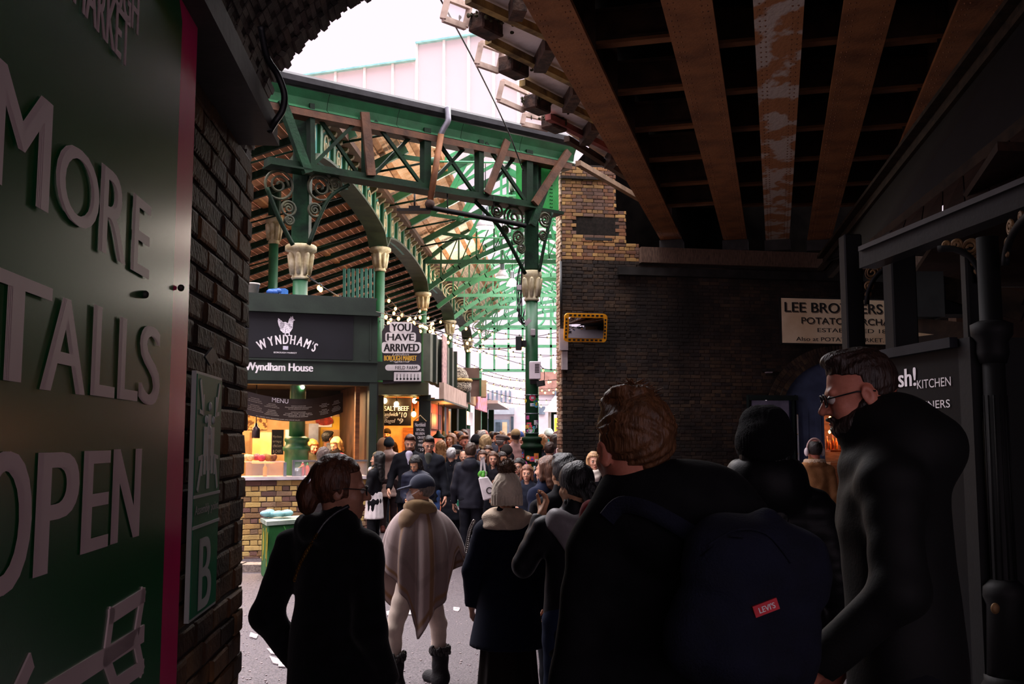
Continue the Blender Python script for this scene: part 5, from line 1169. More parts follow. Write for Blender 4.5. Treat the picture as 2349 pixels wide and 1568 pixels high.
F6 = Frame(F5.P(0, 0, .33), F5.U, F5.V); ab = thing('arrival_board', 'tall dark sign with black words on white bubble patches and yellow lettering', 'sign', F6.Q(920, 870))
out = [(878, 880), (876, 760), (884, 746), (900, 740), (948, 742), (960, 752), (966, 770), (966, 876)]
MB().prism([F6.Q(x, y, -.03) for x, y in out], F6.N * .03).build('board', mat('arrival_board_dark', '37323a', '2c282e', 3, .6), ab)
for x0, y0, x1, y1 in ((894, 738, 945, 762), (884, 762, 954, 784), (876, 784, 966, 810)):
    (u0, v1_), (u1, v0_) = F6.px(x0, y0), F6.px(x1, y1); MB().prism(rrect(F6, u0, u1, v0_, v1_, .05, .001), F6.N * .006).build('white_patch', m_white, ab)
for txt, q_ in (('YOU', (898, 742, 942, 759)), ('HAVE', (888, 765, 950, 781)), ('ARRIVED', (880, 788, 962, 806))):
    mb = MB(); text_px(mb, F6, txt, *q_, n=.009, bold=.045); mb.build('lettering', m_black, ab)
mb = MB(); text_px(mb, F6, 'London', 900, 810, 938, 815, n=.003, shear=.3); text_px(mb, F6, 'England', 893, 827, 940, 832, n=.003, shear=.3); mb.build('script_lettering', m_white, ab)
mb = MB(); text_px(mb, F6, 'BOROUGH MARKET', 881, 815, 956, 827, n=.004, bold=.035); mb.build('lettering', mat('sign_gold', 'e8b84a', 'd8a63c', 3, .6), ab)
(u0, v1_), (u1, v0_) = F6.px(884, 836), F6.px(964, 850); MB().prism(rrect(F6, u0, u1, v0_, v1_, .06, .001), F6.N * .03).build('name_plate', m_white, ab)
mb = MB(); text_px(mb, F6, 'FIELD FARM', 907, 839, 957, 847, n=.034, bold=.01); mb.build('lettering', m_black, ab)
sb(ab, 'lower_panel', 904, 853, 966, 874, .0, .02, m_white, F6)
mb = MB()
for k in range(7): x = 911 + k * 8; a = F6.px(x, 862); F6.box(mb, a[0] - .006, a[0] + .006, a[1] - .05, a[1] + .04, .02, .024); mb.ell(F6.P(a[0], a[1] - .06, .02), (.022, .006, .022), 8, 5)
mb.build('comb_print', m_black, ab)
bb = thing('price_board', 'dark hanging board with white hand-painted sandwich prices under glowing bulbs', 'sign', F5.Q(920, 945, -.25)); F7 = Frame(F5.P(0, 0, -.25), F5.U, F5.V); sb(bb, 'board', 876, 912, 943, 976, -.03, 0, mat('dark_brown_board', '2a1c16', '1e1410', 3, .5), F7)
mb = MB()
for txt, q_, s_ in (('SALT BEEF', (881, 931, 938, 942), .0), ('Sandwich', (877, 945, 913, 954), .25), ('or', (880, 955, 894, 959), .2), ('Bagel', (881, 960, 907, 972), .25), ("'10", (916, 945, 933, 957), .1), ("'9", (912, 959, 925, 971), .1)): text_px(mb, F7, txt, *q_, n=.003, bold=.03, shear=s_)
mb.build('lettering', m_white, bb)
hb_ = thing('chalkboard', 'black chalkboard hanging on a rope at the stall corner', 'sign', F5.Q(966, 1000, .1)); F8 = Frame(F5.P(0, 0, .1), F5.U, F5.V); sb(hb_, 'board', 948, 965, 984, 1040, -.03, 0, m_black, F8)
mb = MB()
for txt, q_ in (('Northfield', (952, 969, 976, 978)), ('SPECIAL', (955, 982, 974, 988)), ('REUBEN', (953, 991, 974, 997)), ('ON RYE', (958, 1000, 975, 1006)), ('WITH', (960, 1009, 974, 1014)), ('FRIES', (959, 1017, 975, 1023)), ("'10", (961, 1027, 972, 1034))): text_px(mb, F8, txt, *q_, n=.003, bold=.02)
mb.build('chalk_lettering', m_white, hb_); MB().tube([F8.Q(950, 966), F8.Q(964, 952), F8.Q(978, 966)], .012, 6).build('rope', solid('d8c090'), hb_)
m_glow = emit('warm_bulb', 'ffd48c', 26)
for i, (x, y, lab) in enumerate(((881, 918, 'glowing bulb at the top left of the price board'), (908, 926, 'brightest glowing bulb in the middle of the price board'), (950, 918, 'glowing bulb at the top right of the price board'), (948, 949, 'lower glowing bulb to the right of the price board'))):
    p = F5.Q(x, y, -.15); t = thing('light_bulb', lab, 'bulb', p, 'bulbs round the price board'); MB().ell(p, (.05, .05, .06), 12, 8).build('glass', m_glow, t); MB().tube([p + UZ * .05, p + UZ * .12], .022, 8).build('socket', m_black, t); MB().tube([p + UZ * .11, Vector((p.x, p.y - .05, zat(x, 906, p.y)))], .008, 5).build('cord', m_black, t)
for x_, y_, D_ in ((1113, 520, 22), (1152, 640, 30), (1174, 658, 32)): point('hall_lamp', at(x_, y_, D_) - UZ * .3, 200, 'fff0e0', .2)
area('stall_glow', F5.P(F5.px(920, 900)[0], 2.55, -1.2), 1.0, 60, 'ffb050'); point('orange_glow', xF(22.5, .1) + UZ * 2.2, 22, 'ff9a50', .1)

# ---------------- third stall and beyond ----------------
s3 = thing('food_stall', 'low stall with brown upper panels and dark posts further down the street', 'stall', xF(28))
Dc = 27.0; a = at(1035, 1013, Dc)
F9 = Frame((a.x, Dc, 0), (1, .04, 0), (0, 0, 1)); m_brn = mat('dusty_brown_panel', '7a625c', '64504a', 3, .7)
sb(s3, 'upper_panel', 1030, 840, 1100, 868, -.6, -.5, m_brn, F9); sb(s3, 'lower_panel', 1030, 868, 1102, 908, -.3, -.2, m_brn, F9); sb(s3, 'green_edge', 1100, 867, 1104, 908, -.3, -.15, m_green, F9); sb(s3, 'green_edge', 1030, 866, 1104, 869, -.3, -.15, m_green, F9); sb(s3, 'side_return', 1104, 870, 1116, 908, -1.2, -.3, mat('cream_return', 'd8b890', 'c0a078', 3, .6), F9)
sb(s3, 'front_fascia', 1050, 896, 1076, 920, .0, .2, m_stallg, F9)
wallrun(s3, 'side_fascia', 27, 31, 2.75, 3.05, mat('tan_fascia', 'b08a60', '96744e', 3, .6), .2, .1); wallrun(s3, 'picture_fascia', 29, 32.5, 2.65, 3.25, mat('picture_print', 'b888b8', 'c8784c', 6, .6), .25, .08); wallrun(s3, 'canopy', 32.5, 39, 2.95, 3.05, mat('pale_canopy', 'd8ccc8', 'bcb0ac', 3, .6), .6, .9)
for D in (27.1, 31.8, 34.5, 37.5): wallrun(s3, 'post', D, D + .2, 0, 2.9, m_green_dk if D != 31.8 else m_stallg, .1, .2)
wallrun(s3, 'amber_wall', 27.3, 33.0, 0, 2.7, mat('amber_wall', 'c88a40', '9a6628', 2, .6), -1.0); wallrun(s3, 'white_sign', 28.3, 31.2, 2.2, 2.6, m_white, -.1, .05); wallrun(s3, 'brown_board', 28, 31.3, 1.6, 2.1, m_brn, -.2, .05); wallrun(s3, 'poster_square', 29.8, 30.4, 1.7, 1.98, solid('e0b878'), -.17, .05); wallrun(s3, 'back_wall', 33, 39, 0, 2.9, m_fin, -1.2)
area('stall_glow', xF(29.5, -.3) + UZ * 2.6, .8, 40, 'ffb860')
wh = thing('woolly_hat_model', 'giant knitted bobble hat model standing on the stall canopy', 'sculpture', xF(26.2, .2) + UZ * 3.0); c = at(1052, 900, 25.5)
mw = mat('chunky_knit', '3a302e', 'c8bca8', 26, .9, 0, .8, 40, stretch=(1, 1, 2.4), contrast=(.42, .55))
MB().lathe([(.30, 0), (.33, .12), (.32, .28)], c, 20).build('ribbed_cuff', mw, wh); MB().lathe([(.27, .28), (.25, .42), (.2, .55), (.1, .64), (.01, .66)], c, 20).build('crown', mw, wh); MB().lathe([(.345, .27), (.36, .31), (.33, .35)], c, 20).build('fold', mat('knit_gold', 'c8a868', '8a6c3c', 26, .9, 0, .6, 40), wh); MB().box(c + Vector((-.3, -.3, -.25)), c + Vector((.3, .3, 0))).build('plinth', m_stallg, wh)
# distant street front
df = thing('building', 'pale sunlit shop front building closing the far end of the street', 'building', Vector((2, 66, 0))); FD = Frame((at(1110, 1013, 62).x, 62, 0), (1, .02, 0), (0, 0, 1))
m_far = mat('pale_render', 'f4e8ec', 'e6d8dc', 2, .7); m_farg = mat('far_grey_blue', '8a98a8', '6a7888', 3, .6); m_fardk = mat('far_window', '4a5866', '36424e', 3, .3)
sb(df, 'facade', 1060, 860, 1420, 1080, -1, 0, m_far, FD); sb(df, 'brick_storey', 1210, 850, 1300, 905, 0, .1, mat('far_brick', 'c89a8a', 'b08072', 3, .8), FD)
for x in (1118, 1128, 1138, 1148, 1158, 1168): sb(df, 'window', x, 895, x + 4, 922, 0, .1, m_farg, FD)
sb(df, 'shop_fascia', 1118, 935, 1180, 950, 0, .3, mat('far_fascia', 'c4ccd4', 'b0b8c0', 3, .6), FD); sb(df, 'shop_door', 1132, 962, 1168, 1060, 0, .2, m_farg, FD); sb(df, 'shop_door_glass', 1137, 968, 1148, 1060, .2, .25, m_fardk, FD); sb(df, 'shop_door_glass', 1152, 968, 1163, 1060, .2, .25, mat('far_lit', 'e8c8a0', 'd0b088', 3, .5), FD); sb(df, 'shop_window', 1118, 960, 1127, 1060, 0, .15, m_fardk, FD); sb(df, 'shop_window', 1172, 955, 1178, 1060, 0, .15, m_fardk, FD)
sb(df, 'window', 1236, 932, 1250, 950, 0, .1, m_farg, FD); sb(df, 'roof_slab', 1272, 896, 1300, 912, 0, .4, m_farg, FD)
tn = thing('market_tent', 'white canopy tent over a dark green kiosk with yellow lit window beside the abutment', 'tent', at(1270, 1013, 40)); FN = Frame((at(1270, 1013, 40).x, 40, 0), (1, .02, 0), (0, 0, 1))
mb = MB(); mb.prism([FN.Q(1245, 946, .6), FN.Q(1320, 946, .6), FN.Q(1320, 908, -.4), FN.Q(1274, 908, -.4)], UZ * .03); mb.build('canopy', m_far, tn); sb(tn, 'frame', 1266, 934, 1300, 950, -.1, .1, m_green_dk, FN); sb(tn, 'post', 1264, 934, 1271, 1112, -.1, .1, m_green_dk, FN); sb(tn, 'pale_post', 1257, 938, 1263, 1050, .1, .2, m_mul, FN); sb(tn, 'lit_window', 1272, 958, 1300, 1000, -.1, .0, emit('amber_window', 'ffcf40', 1.6), FN); sb(tn, 'glazing_bar', 1280, 958, 1283, 1000, 0, .03, solid('c89060'), FN); sb(tn, 'kiosk_wall', 1270, 1000, 1310, 1112, -.2, 0, m_brn, FN)
for D, X in ((37, -.5), (41, .3), (46, -.9)):
    pass
FX = thing('bar_interior', 'dim bar with copper taps and bottles glowing through the open door', 'bar', FW.Q(1935, 1100, -1.0)); m_cop = mat('copper', 'c86a34', '8a4020', 6, .3, .9); m_amb = mat('amber_bottle', 'a86020', '7a4010', 6, .2)
FR = Frame(FW.P(0, 0, -1.0), FW.U, FW.V)
sb(FX, 'back_wall', 1900, 920, 2010, 1230, -.8, -.7, m_wood, FR); sb(FX, 'shelf', 1905, 1032, 1990, 1036, -.4, 0, m_cop, FR); sb(FX, 'counter', 1905, 1060, 1990, 1230, -.3, 0, m_wood, FR)
for i, x in enumerate((1908, 1914, 1921, 1929, 1940, 1948, 1956, 1965)):
    c = FR.Q(x, 1031, -.2); h_ = (.3, .22, .34, .28, .2, .36, .3, .26)[i]; MB().lathe([(.03, 0), (.035, .02), (.035, h_ * .6), (.012, h_ * .75), (.012, h_)], c, 10).build('bottle', m_amb if i % 2 else m_cop, FX)
for x, y in ((1909, 958), (1914, 972), (1942, 1016), (1908, 990)): MB().ell(FR.Q(x, y, -.1), (.03, .03, .04), 8, 6).build('lamp_globe', emit('bar_globe', 'ffb060', 9), FX)
point('bar_glow', FR.Q(1930, 990, .1), 14, 'ff9a48')

# ---------------- strings of bulbs ----------------
bulb_me = MB().ell((0, 0, -.06), (.034, .034, .045), 8, 6).mesh('bulb'); bulb_me.materials.append(emit('festoon_glow', 'ffb054', 11)); cap_me = MB().tube([(0, 0, .03), (0, 0, -.03)], .018, 6).mesh('socket'); cap_me.materials.append(m_black)
def festoon(lab, a, b, n, sag, k=14):
    a, b = Vector(a), Vector(b); t = thing('festoon_lights', lab, 'string lights', a, 'festoon strings over the market street')
    f = lambda s_: a.lerp(b, s_) - UZ * (sag * 4 * s_ * (1 - s_))
    MB().tube([f(i / k) for i in range(k + 1)], .009, 5).build('cable', m_black, t)
    for i in range(n):
        p = f((i + .5) / n)
        for me in (cap_me, bulb_me):
            o = bpy.data.objects.new('bulb' if me is bulb_me else 'socket', me); C.objects.link(o); o.parent = t; o.matrix_parent_inverse = wmat(t).inverted(); o.location = p
    return t
fest = []
A_ = at(705, 632, 15.6); 
fest.append((A_, at(1000, 735, 27), 9, .35)); fest.append((at(712, 640, 15.7), at(975, 720, 24), 8, .25)); fest.append((at(868, 650, 22.8), at(995, 745, 27), 9, .3)); fest.append((at(866, 690, 22.8), at(1000, 730, 29.8), 8, .5))
fest.append((at(870, 735, 22.7), at(968, 700, 29.8), 8, .4)); fest.append((at(968, 720, 29.8), Hp(XE - .1, 27, at(1288, 770, 27).z), 14, .3)); fest.append((at(968, 740, 29.8), at(1214, 790, 18.35), 13, .35)); fest.append((at(880, 700, 23), Hp(XE - .1, 33, at(1288, 800, 33).z), 15, .6))
RP = {26: 27.0, 33: 33.0, 40: 40.0, 47: 47.0}
for D in RP.values(): MB().beam(Hp(XE, D, 0), Hp(XE, D, ZE), .2, .2).build('post', m_green, rf)
def across(yL, DL, yR, DR, n, sg): fest.append((Hp(XA + .13, DL, at(1000, yL, DL).z), Hp(XE - .1, DR, at(1288, yR, DR).z), n, sg))
across(752, 29.9, 720, 27, 14, .5); across(740, 29.9, 850, 33, 15, .5); across(790, 36.9, 790, 40, 16, .5); across(830, 36.9, 840, 33, 16, .6); across(850, 36.9, 880, 40, 17, .5); across(835, 43.9, 850, 47, 18, .6); across(880, 43.9, 900, 40, 17, .5); across(862, 43.9, 868, 40, 18, .5); across(905, 43.9, 912, 47, 17, .4)
where = ['lowest string of bulbs running from the stout column over the hen stall roof', 'upper string of bulbs running from the stout column past the hen stall roof', 'string of bulbs from the green post to the bulb cluster above the arrival board', 'slack string of bulbs falling beside the arrival board', 'short string of bulbs rising to the second arcade column', 'string of bulbs from the second arcade column to the abutment', 'string of bulbs from the second arcade column to the sticker column', 'long slack string of bulbs passing in front of the arcade columns', 'high string of bulbs crossing behind the sticker column capital', 'string of bulbs sloping down to the right toward the junction box', 'level string of bulbs across the hall at loudspeaker height', 'string of bulbs hanging above the woolly hat model', 'string of bulbs crossing behind the white louvred box', 'far string of bulbs just above the brown stall panels', 'low far string of bulbs above the pale shop front', 'far string of bulbs level with the louvred box', 'lowest farthest string of bulbs above the crowd']
for (a, b, n, s_), lab in zip(fest, where): festoon(lab, a, b, n, s_)
# ---------------- people: smooth bodies from blended shapes, meshed by surface nets ----------------
class Sdf:
    def __init__(s, lo, hi, h):
        s.lo = np.array(lo, float); s.h = h; s.n = np.ceil((np.array(hi) - s.lo) / h).astype(int) + 1
        s.f = np.full(s.n, .5, np.float32); s.ax = [s.lo[i] + h * np.arange(s.n[i]) for i in range(3)]
    def _sub(s, lo, hi):
        a = np.clip(np.floor((np.array(lo) - s.lo) / s.h).astype(int), 0, s.n - 1); b = np.clip(np.ceil((np.array(hi) - s.lo) / s.h).astype(int) + 1, 1, s.n)
        if (b <= a).any(): return None, None
        sl = tuple(slice(a[i], b[i]) for i in range(3))
        return sl, np.meshgrid(*[s.ax[i][sl[i]] for i in range(3)], indexing='ij')
    def _mix(s, sl, d, k, sub):
        f = s.f[sl]; d = d.astype(np.float32)
        if sub:
            d = -d; hh = np.maximum(k - np.abs(f - d), 0) / k; s.f[sl] = np.maximum(f, d) + hh * hh * k / 4
        else:
            hh = np.maximum(k - np.abs(f - d), 0) / k; s.f[sl] = np.minimum(f, d) - hh * hh * k / 4
    def cone(s, a, b, ra, rb, k=.03, sy=1.0, sub=False):
        a = np.array(a, float); b = np.array(b, float); R_ = max(ra, rb) + k + 3 * s.h
        sl, g = s._sub(np.minimum(a, b) - R_, np.maximum(a, b) + R_)
        if sl is None: return s
        c = (a + b) / 2; X, Y, Z = g[0], c[1] + (g[1] - c[1]) / sy, g[2]
        a2 = np.array([a[0], c[1] + (a[1] - c[1]) / sy, a[2]]); b2 = np.array([b[0], c[1] + (b[1] - c[1]) / sy, b[2]])
        ba = b2 - a2; L = max(ba @ ba, 1e-9)
        t = np.clip(((X - a2[0]) * ba[0] + (Y - a2[1]) * ba[1] + (Z - a2[2]) * ba[2]) / L, 0, 1)
        d = np.sqrt((X - a2[0] - t * ba[0]) ** 2 + (Y - a2[1] - t * ba[1]) ** 2 + (Z - a2[2] - t * ba[2]) ** 2) - (ra + (rb - ra) * t)
        s._mix(sl, d * min(1, sy), k, sub); return s
    def ell(s, c, r, k=.02, rot=None, sub=False):
        c = np.array(c, float); r = np.array(r, float); R_ = r.max() + k + 3 * s.h
        sl, g = s._sub(c - R_, c + R_)
        if sl is None: return s
        P = np.stack([g[i] - c[i] for i in range(3)], -1)
        if rot is not None: P = P @ np.array(rot)
        k0 = np.sqrt(((P / r) ** 2).sum(-1)); k1 = np.sqrt(((P / r ** 2) ** 2).sum(-1)) + 1e-9
        d = np.where(k0 < 1e-6, -r.min(), k0 * (k0 - 1) / k1); s._mix(sl, d, k, sub); return s
    def grid(s): return np.meshgrid(*s.ax, indexing='ij')
    def cut(s, fn, k=0): s.f = np.maximum(s.f, fn(*s.grid()).astype(np.float32)); return s
    def bump(s, fn): s.f = s.f + fn(*s.grid()).astype(np.float32); return s
    def net(s):
        f = s.f; S_ = f < 0
        S_[0] = S_[-1] = False; S_[:, 0] = S_[:, -1] = False; S_[:, :, 0] = S_[:, :, -1] = False
        f = np.where(S_, f, np.maximum(f, 1e-5)); v = {}
        c = np.zeros(np.array(f.shape) - 1, np.int8)
        sh = lambda A, d: A[d[0]:A.shape[0] - 1 + d[0], d[1]:A.shape[1] - 1 + d[1], d[2]:A.shape[2] - 1 + d[2]]
        cor = [(i, j, k) for i in (0, 1) for j in (0, 1) for k in (0, 1)]
        for d in cor: c += sh(S_, d)
        I = np.nonzero((c > 0) & (c < 8)); n = len(I[0])
        val = {d: f[I[0] + d[0], I[1] + d[1], I[2] + d[2]] for d in cor}
        acc = np.zeros((n, 3)); cnt = np.zeros(n)
        for d in cor:
            for ax in range(3):
                if d[ax] == 0:
                    e = list(d); e[ax] = 1; e = tuple(e); a, b = val[d], val[e]; m = (a < 0) != (b < 0)
                    t = np.where(m, a / np.where(m, a - b, 1), 0); p = np.tile(np.array(d, float), (n, 1)); p[:, ax] += t; acc[m] += p[m]; cnt[m] += 1
        V = s.lo + s.h * (np.stack(I, -1) + acc / cnt[:, None])
        idx = np.full(c.shape, -1, np.int32); idx[I] = np.arange(n); F = []
        for ax in range(3):
            A = np.moveaxis(S_, ax, 0); ID = np.moveaxis(idx, ax, 0); diff = A[:-1] != A[1:]
            i, j, k = np.nonzero(diff); m = (j > 0) & (k > 0) & (j < ID.shape[1]) & (k < ID.shape[2]); i, j, k = i[m], j[m], k[m]
            q = np.stack([ID[i, j - 1, k - 1], ID[i, j, k - 1], ID[i, j, k], ID[i, j - 1, k]], -1); fl = A[i, j, k]
            if ax == 1: fl = ~fl
            q[~fl] = q[~fl][:, ::-1]; F.append(q)
        F = np.concatenate(F); F = F[(F >= 0).all(1)]
        return V, F
def npmesh(name, V, F, smooth=True):
    me = bpy.data.meshes.new(name); me.vertices.add(len(V)); me.vertices.foreach_set('co', np.asarray(V, np.float32).ravel())
    me.loops.add(F.size); me.loops.foreach_set('vertex_index', F.astype(np.int32).ravel()); me.polygons.add(len(F)); me.polygons.foreach_set('loop_start', np.arange(len(F), dtype=np.int32) * 4)
    me.polygons.foreach_set('use_smooth', np.full(len(F), smooth)); me.update(calc_edges=True); return me
def join(*VF):
    vs, fs, n = [], [], 0
    for V, F in VF: vs.append(V); fs.append(F + n); n += len(V)
    return np.concatenate(vs), np.concatenate(fs)

# head in its own frame: origin under the skull at the neck pivot, y forward, z up
_cache = {}
def head_net(kind, h=.008):
    key = ('head', kind, h)
    if key in _cache: return _cache[key]
    s = Sdf((-.12, -.15, -.16), (.12, .16, .27), h)
    w = {'m': 1.0, 'f': .93, 'c': .95}[kind]; jw = {'m': 1.0, 'f': .86, 'c': .85}[kind]
    s.ell((0, -.014, .140), (.077 * w, .097, .095), .02).ell((0, .022, .080), (.062 * w, .070, .075), .03).ell((0, .044, .030), (.042 * jw, .047, .034), .03)
    s.ell((.035, .062, .078), (.024, .022, .022), .02).ell((-.035, .062, .078), (.024, .022, .022), .02)
    s.cone((-.034, .080, .128), (.034, .080, .128), .011, .011, .014)
    s.ell((.031, .104, .110), (.017, .016, .012), .012, sub=True).ell((-.031, .104, .110), (.017, .016, .012), .012, sub=True)
    s.cone((0, .088, .120), (0, .113, .082), .007, .0125, .01).ell((.013, .099, .077), (.009, .010, .008), .008).ell((-.013, .099, .077), (.009, .010, .008), .008)
    s.ell((0, .088, .045), (.024, .014, .007), .006).ell((0, .086, .034), (.020, .013, .008), .006).ell((0, .078, .010), (.018, .016, .014), .014)
    for sx in (-1, 1):
        s.ell((.080 * w * sx, -.010, .098), (.010, .021, .033), .008, rot=Euler((R(-12), 0, R(-16 * sx))).to_matrix()); s.ell((.090 * w * sx, -.004, .100), (.007, .010, .017), .006, sub=True)
    s.cone((0, -.018, .06), (0, -.020, -.09), .051 * (1 if kind == 'm' else .86), .046 * (1 if kind == 'm' else .86), .03)
    _cache[key] = s.net(); return _cache[key]
def hair_net(style, h=.009):
    """hair, hats and beards in the head frame"""
    key = ('hair', style, h)
    if key in _cache: return _cache[key]
    s = Sdf((-.2, -.26, -.5), (.2, .2, .34), h)
    def strands(amp, fx=60, fz=14): s.bump(lambda X, Y, Z: amp * np.sin(fx * X + 9 * np.sin(fz * Z) + 20 * Y) * np.cos(fx * .7 * Y + 7 * Z))
    cap = lambda t=.012, z=.142: s.ell((0, -.020, z), (.077 + t, .097 + t, .095 + t), .02)
    face = lambda z0=.19, y0=.02: s.cut(lambda X, Y, Z: np.minimum((Y - y0) * .8 + np.maximum(0, (Z - .10)) * -.35 , z0 - Z) )
    if style in ('short', 'messy', 'receding'):
        cap(.010 if style != 'messy' else .014)
        if style != 'receding': s.ell((0, .045, .215), (.068, .05, .03), .03)
        s.cut(lambda X, Y, Z: np.minimum((Y + .0) * .9, (.165 if style != 'receding' else .26) - Z + .35 * (Y - .05))); s.cut(lambda X, Y, Z: (.055 + .25 * np.maximum(0, Y + .03)) - Z); strands(.003 if style == 'short' else .006)
    elif style == 'under':
        cap(.007); s.cut(lambda X, Y, Z: np.maximum(Z - .145, (Y - .01) * .9)); s.cut(lambda X, Y, Z: (.05 + .25 * np.maximum(0, Y + .03)) - Z); strands(.0025)
    elif style == 'balding':
        cap(.008); s.ell((0, -.03, .25), (.045, .055, .05), .01, sub=True); s.cut(lambda X, Y, Z: Y - .005 - .1 * (Z < .1)); s.cut(lambda X, Y, Z: .06 - Z); strands(.0025)
    elif style in ('long', 'bob', 'bun', 'pony', 'hairback'):
        cap(.015); s.cut(lambda X, Y, Z: np.minimum(Y - .015, .168 - Z + .3 * (Y - .05)))
        if style in ('long', 'bob'):
            b = -.2 if style == 'long' else -.02
            for sx in (-1, 1): s.cone((.074 * sx, .0, .15), (.085 * sx, .005, b + .04), .030, .024, .03)
            s.cone((0, -.07, .15), (0, -.085, b), .075, .06, .04, sy=.6); s.cone((-.05, -.06, .12), (-.05, -.07, b), .045, .04, .03); s.cone((.05, -.06, .12), (.05, -.07, b), .045, .04, .03)
        if style in ('bun', 'pony', 'hairback'): s.cut(lambda X, Y, Z: (.05 + .35 * np.maximum(0, Y + .02)) - Z)
        if style == 'bun': s.ell((0, -.135, .15), (.045, .04, .045), .012)
        elif style == 'pony': s.ell((0, -.118, .13), (.03, .03, .03), .02).cone((0, -.13, .12), (0, -.15, -.0), .034, .036, .02).cone((0, -.15, 0), (.0, -.15, -.3), .036, .016, .02)
        strands(.0035)
    elif style == 'beanie':
        s.ell((0, -.012, .150), (.092, .112, .112), .02); s.cut(lambda X, Y, Z: .135 - .1 * (Y < 0) * 0 - .25 * np.minimum(Y, 0) * -1 * .6 - Z); s.cone((-.0, .02, .145), (0, -.03, .125), .098, .1, .01, sy=1.15)
        s.cut(lambda X, Y, Z: .105 + .2 * Y - Z); s.bump(lambda X, Y, Z: .0015 * np.sin(np.arctan2(X, Y) * 46))
    elif style in ('cap', 'bcap'):
        s.ell((0, -.014, .160), (.088, .108, .092), .02); s.cut(lambda X, Y, Z: .128 + .06 * Y - Z)
        if style == 'cap': s.ell((0, .125, .140), (.075, .085, .012), .012, rot=Euler((R(-12), 0, 0)).to_matrix())
    elif style == 'flatcap':
        s.ell((0, .012, .195), (.100, .132, .045), .02, rot=Euler((R(-10), 0, 0)).to_matrix()); s.ell((0, -.01, .165), (.088, .105, .05), .02); s.ell((0, .118, .158), (.065, .045, .010), .01); s.cut(lambda X, Y, Z: .128 - Z)
    elif style == 'beard':
        s.ell((0, .050, .030), (.056, .056, .046), .02); s.cone((-.066, .0, .085), (-.046, .05, .02), .014, .02, .02); s.cone((.066, .0, .085), (.046, .05, .02), .014, .02, .02); s.ell((0, .098, .058), (.028, .012, .007), .01); s.ell((.046, .028, .035), (.024, .048, .034), .02); s.ell((-.046, .028, .035), (.024, .048, .034), .02)
        s.ell((0, .105, .040), (.022, .02, .008), .005, sub=True); s.ell((0, .06, .10), (.05, .07, .035), .02, sub=True); strands(.002, 150, 30)
    elif style == 'hood':
        s.ell((0, -.025, .13), (.115, .13, .15), .02); s.cone((0, -.04, .03), (0, -.05, -.09), .11, .13, .04); s.ell((0, .10, .09), (.075, .10, .105), .02, sub=True); s.cut(lambda X, Y, Z: Y - .075)
    _cache[key] = s.net(); return _cache[key]
def hand_net(curl=.5, h=.0055):
    """a left hand hanging down, fingers along -z, palm facing +x, thumb towards +y"""
    key = ('hand', curl, h)
    if key in _cache: return _cache[key]
    s = Sdf((-.06, -.09, -.24), (.14, .11, .06), h)
    s.cone((0, 0, .05), (0, 0, -.01), .024, .025, .02, sy=1.15)
    for i, y in enumerate((.028, .010, -.009, -.027)): s.cone((0, y * .55, -.01), (0, y, -.082), .014, .0125, .014)
    L = (.072, .080, .074, .058)
    for i, y in enumerate((.029, .010, -.009, -.028)):
        p = np.array((0, y, -.082)); a = .15
        for j, (fr_, rr) in enumerate(((.45, .0098), (.32, .0090), (.23, .0080))):
            a += curl * (.55, .75, .6)[j]; q_ = p + L[i] * fr_ * np.array((math.sin(a), y * .08, -math.cos(a))); s.cone(p, q_, rr, rr * .93, .004); p = q_
    s.cone((.005, .022, -.02), (.022, .048, -.055), .0155, .0125, .014); s.cone((.022, .048, -.055), (.036, .052, -.083), .0115, .0105, .004); s.cone((.036, .052, -.083), (.046 + .01 * curl, .046, -.104), .0102, .0085, .004)
    _cache[key] = s.net(); return _cache[key]

def rotm(yaw=0, pitch=0, roll=0): return np.array(Euler((R(pitch), R(roll), R(yaw)), 'XYZ').to_matrix())
SK = {'fair': ('d8a488', 'c08a70'), 'ruddy': ('c8806a', 'ac6450'), 'olive': ('b98262', '9a6648'), 'brown': ('7a4e36', '5a3826'), 'asian': ('d0a07c', 'b58262'), 'dim': ('b07c64', '946450')}
def skinmat(k):
    kk = 'skin_' + k
    if kk not in _mc: _mc[kk] = mat(kk, SK[k][0], SK[k][1], 22, .5, 0, .06, 120, .4)
    return _mc[kk]
def hairmat(c):
    kk = 'hair_' + c
    if kk not in _mc: _mc[kk] = mat(kk, c, tuple(x * .45 for x in lin(c)), 60, .5, 0, .5, 90, .45, stretch=(1, 1, .25))
    return _mc[kk]
m_eye = mat('eye', 'e8dcd4', '2a1c16', 3, .2); m_iris = mat('iris', '2a1a12', '150d09', 3, .15); m_lip = mat('lips', 'a8584e', '94483f', 10, .5)
_eyeme = None
def eye_mesh():
    global _eyeme
    if _eyeme is None:
        mb = MB().ell((0, 0, 0), (.0125, .0125, .0125), 12, 8); _eyeme = mb.mesh('eye'); _eyeme.materials.append(m_eye); _eyeme.materials.append(m_iris)
        for p in _eyeme.polygons: p.material_index = 1 if p.center.y > .0098 else 0
    return _eyeme
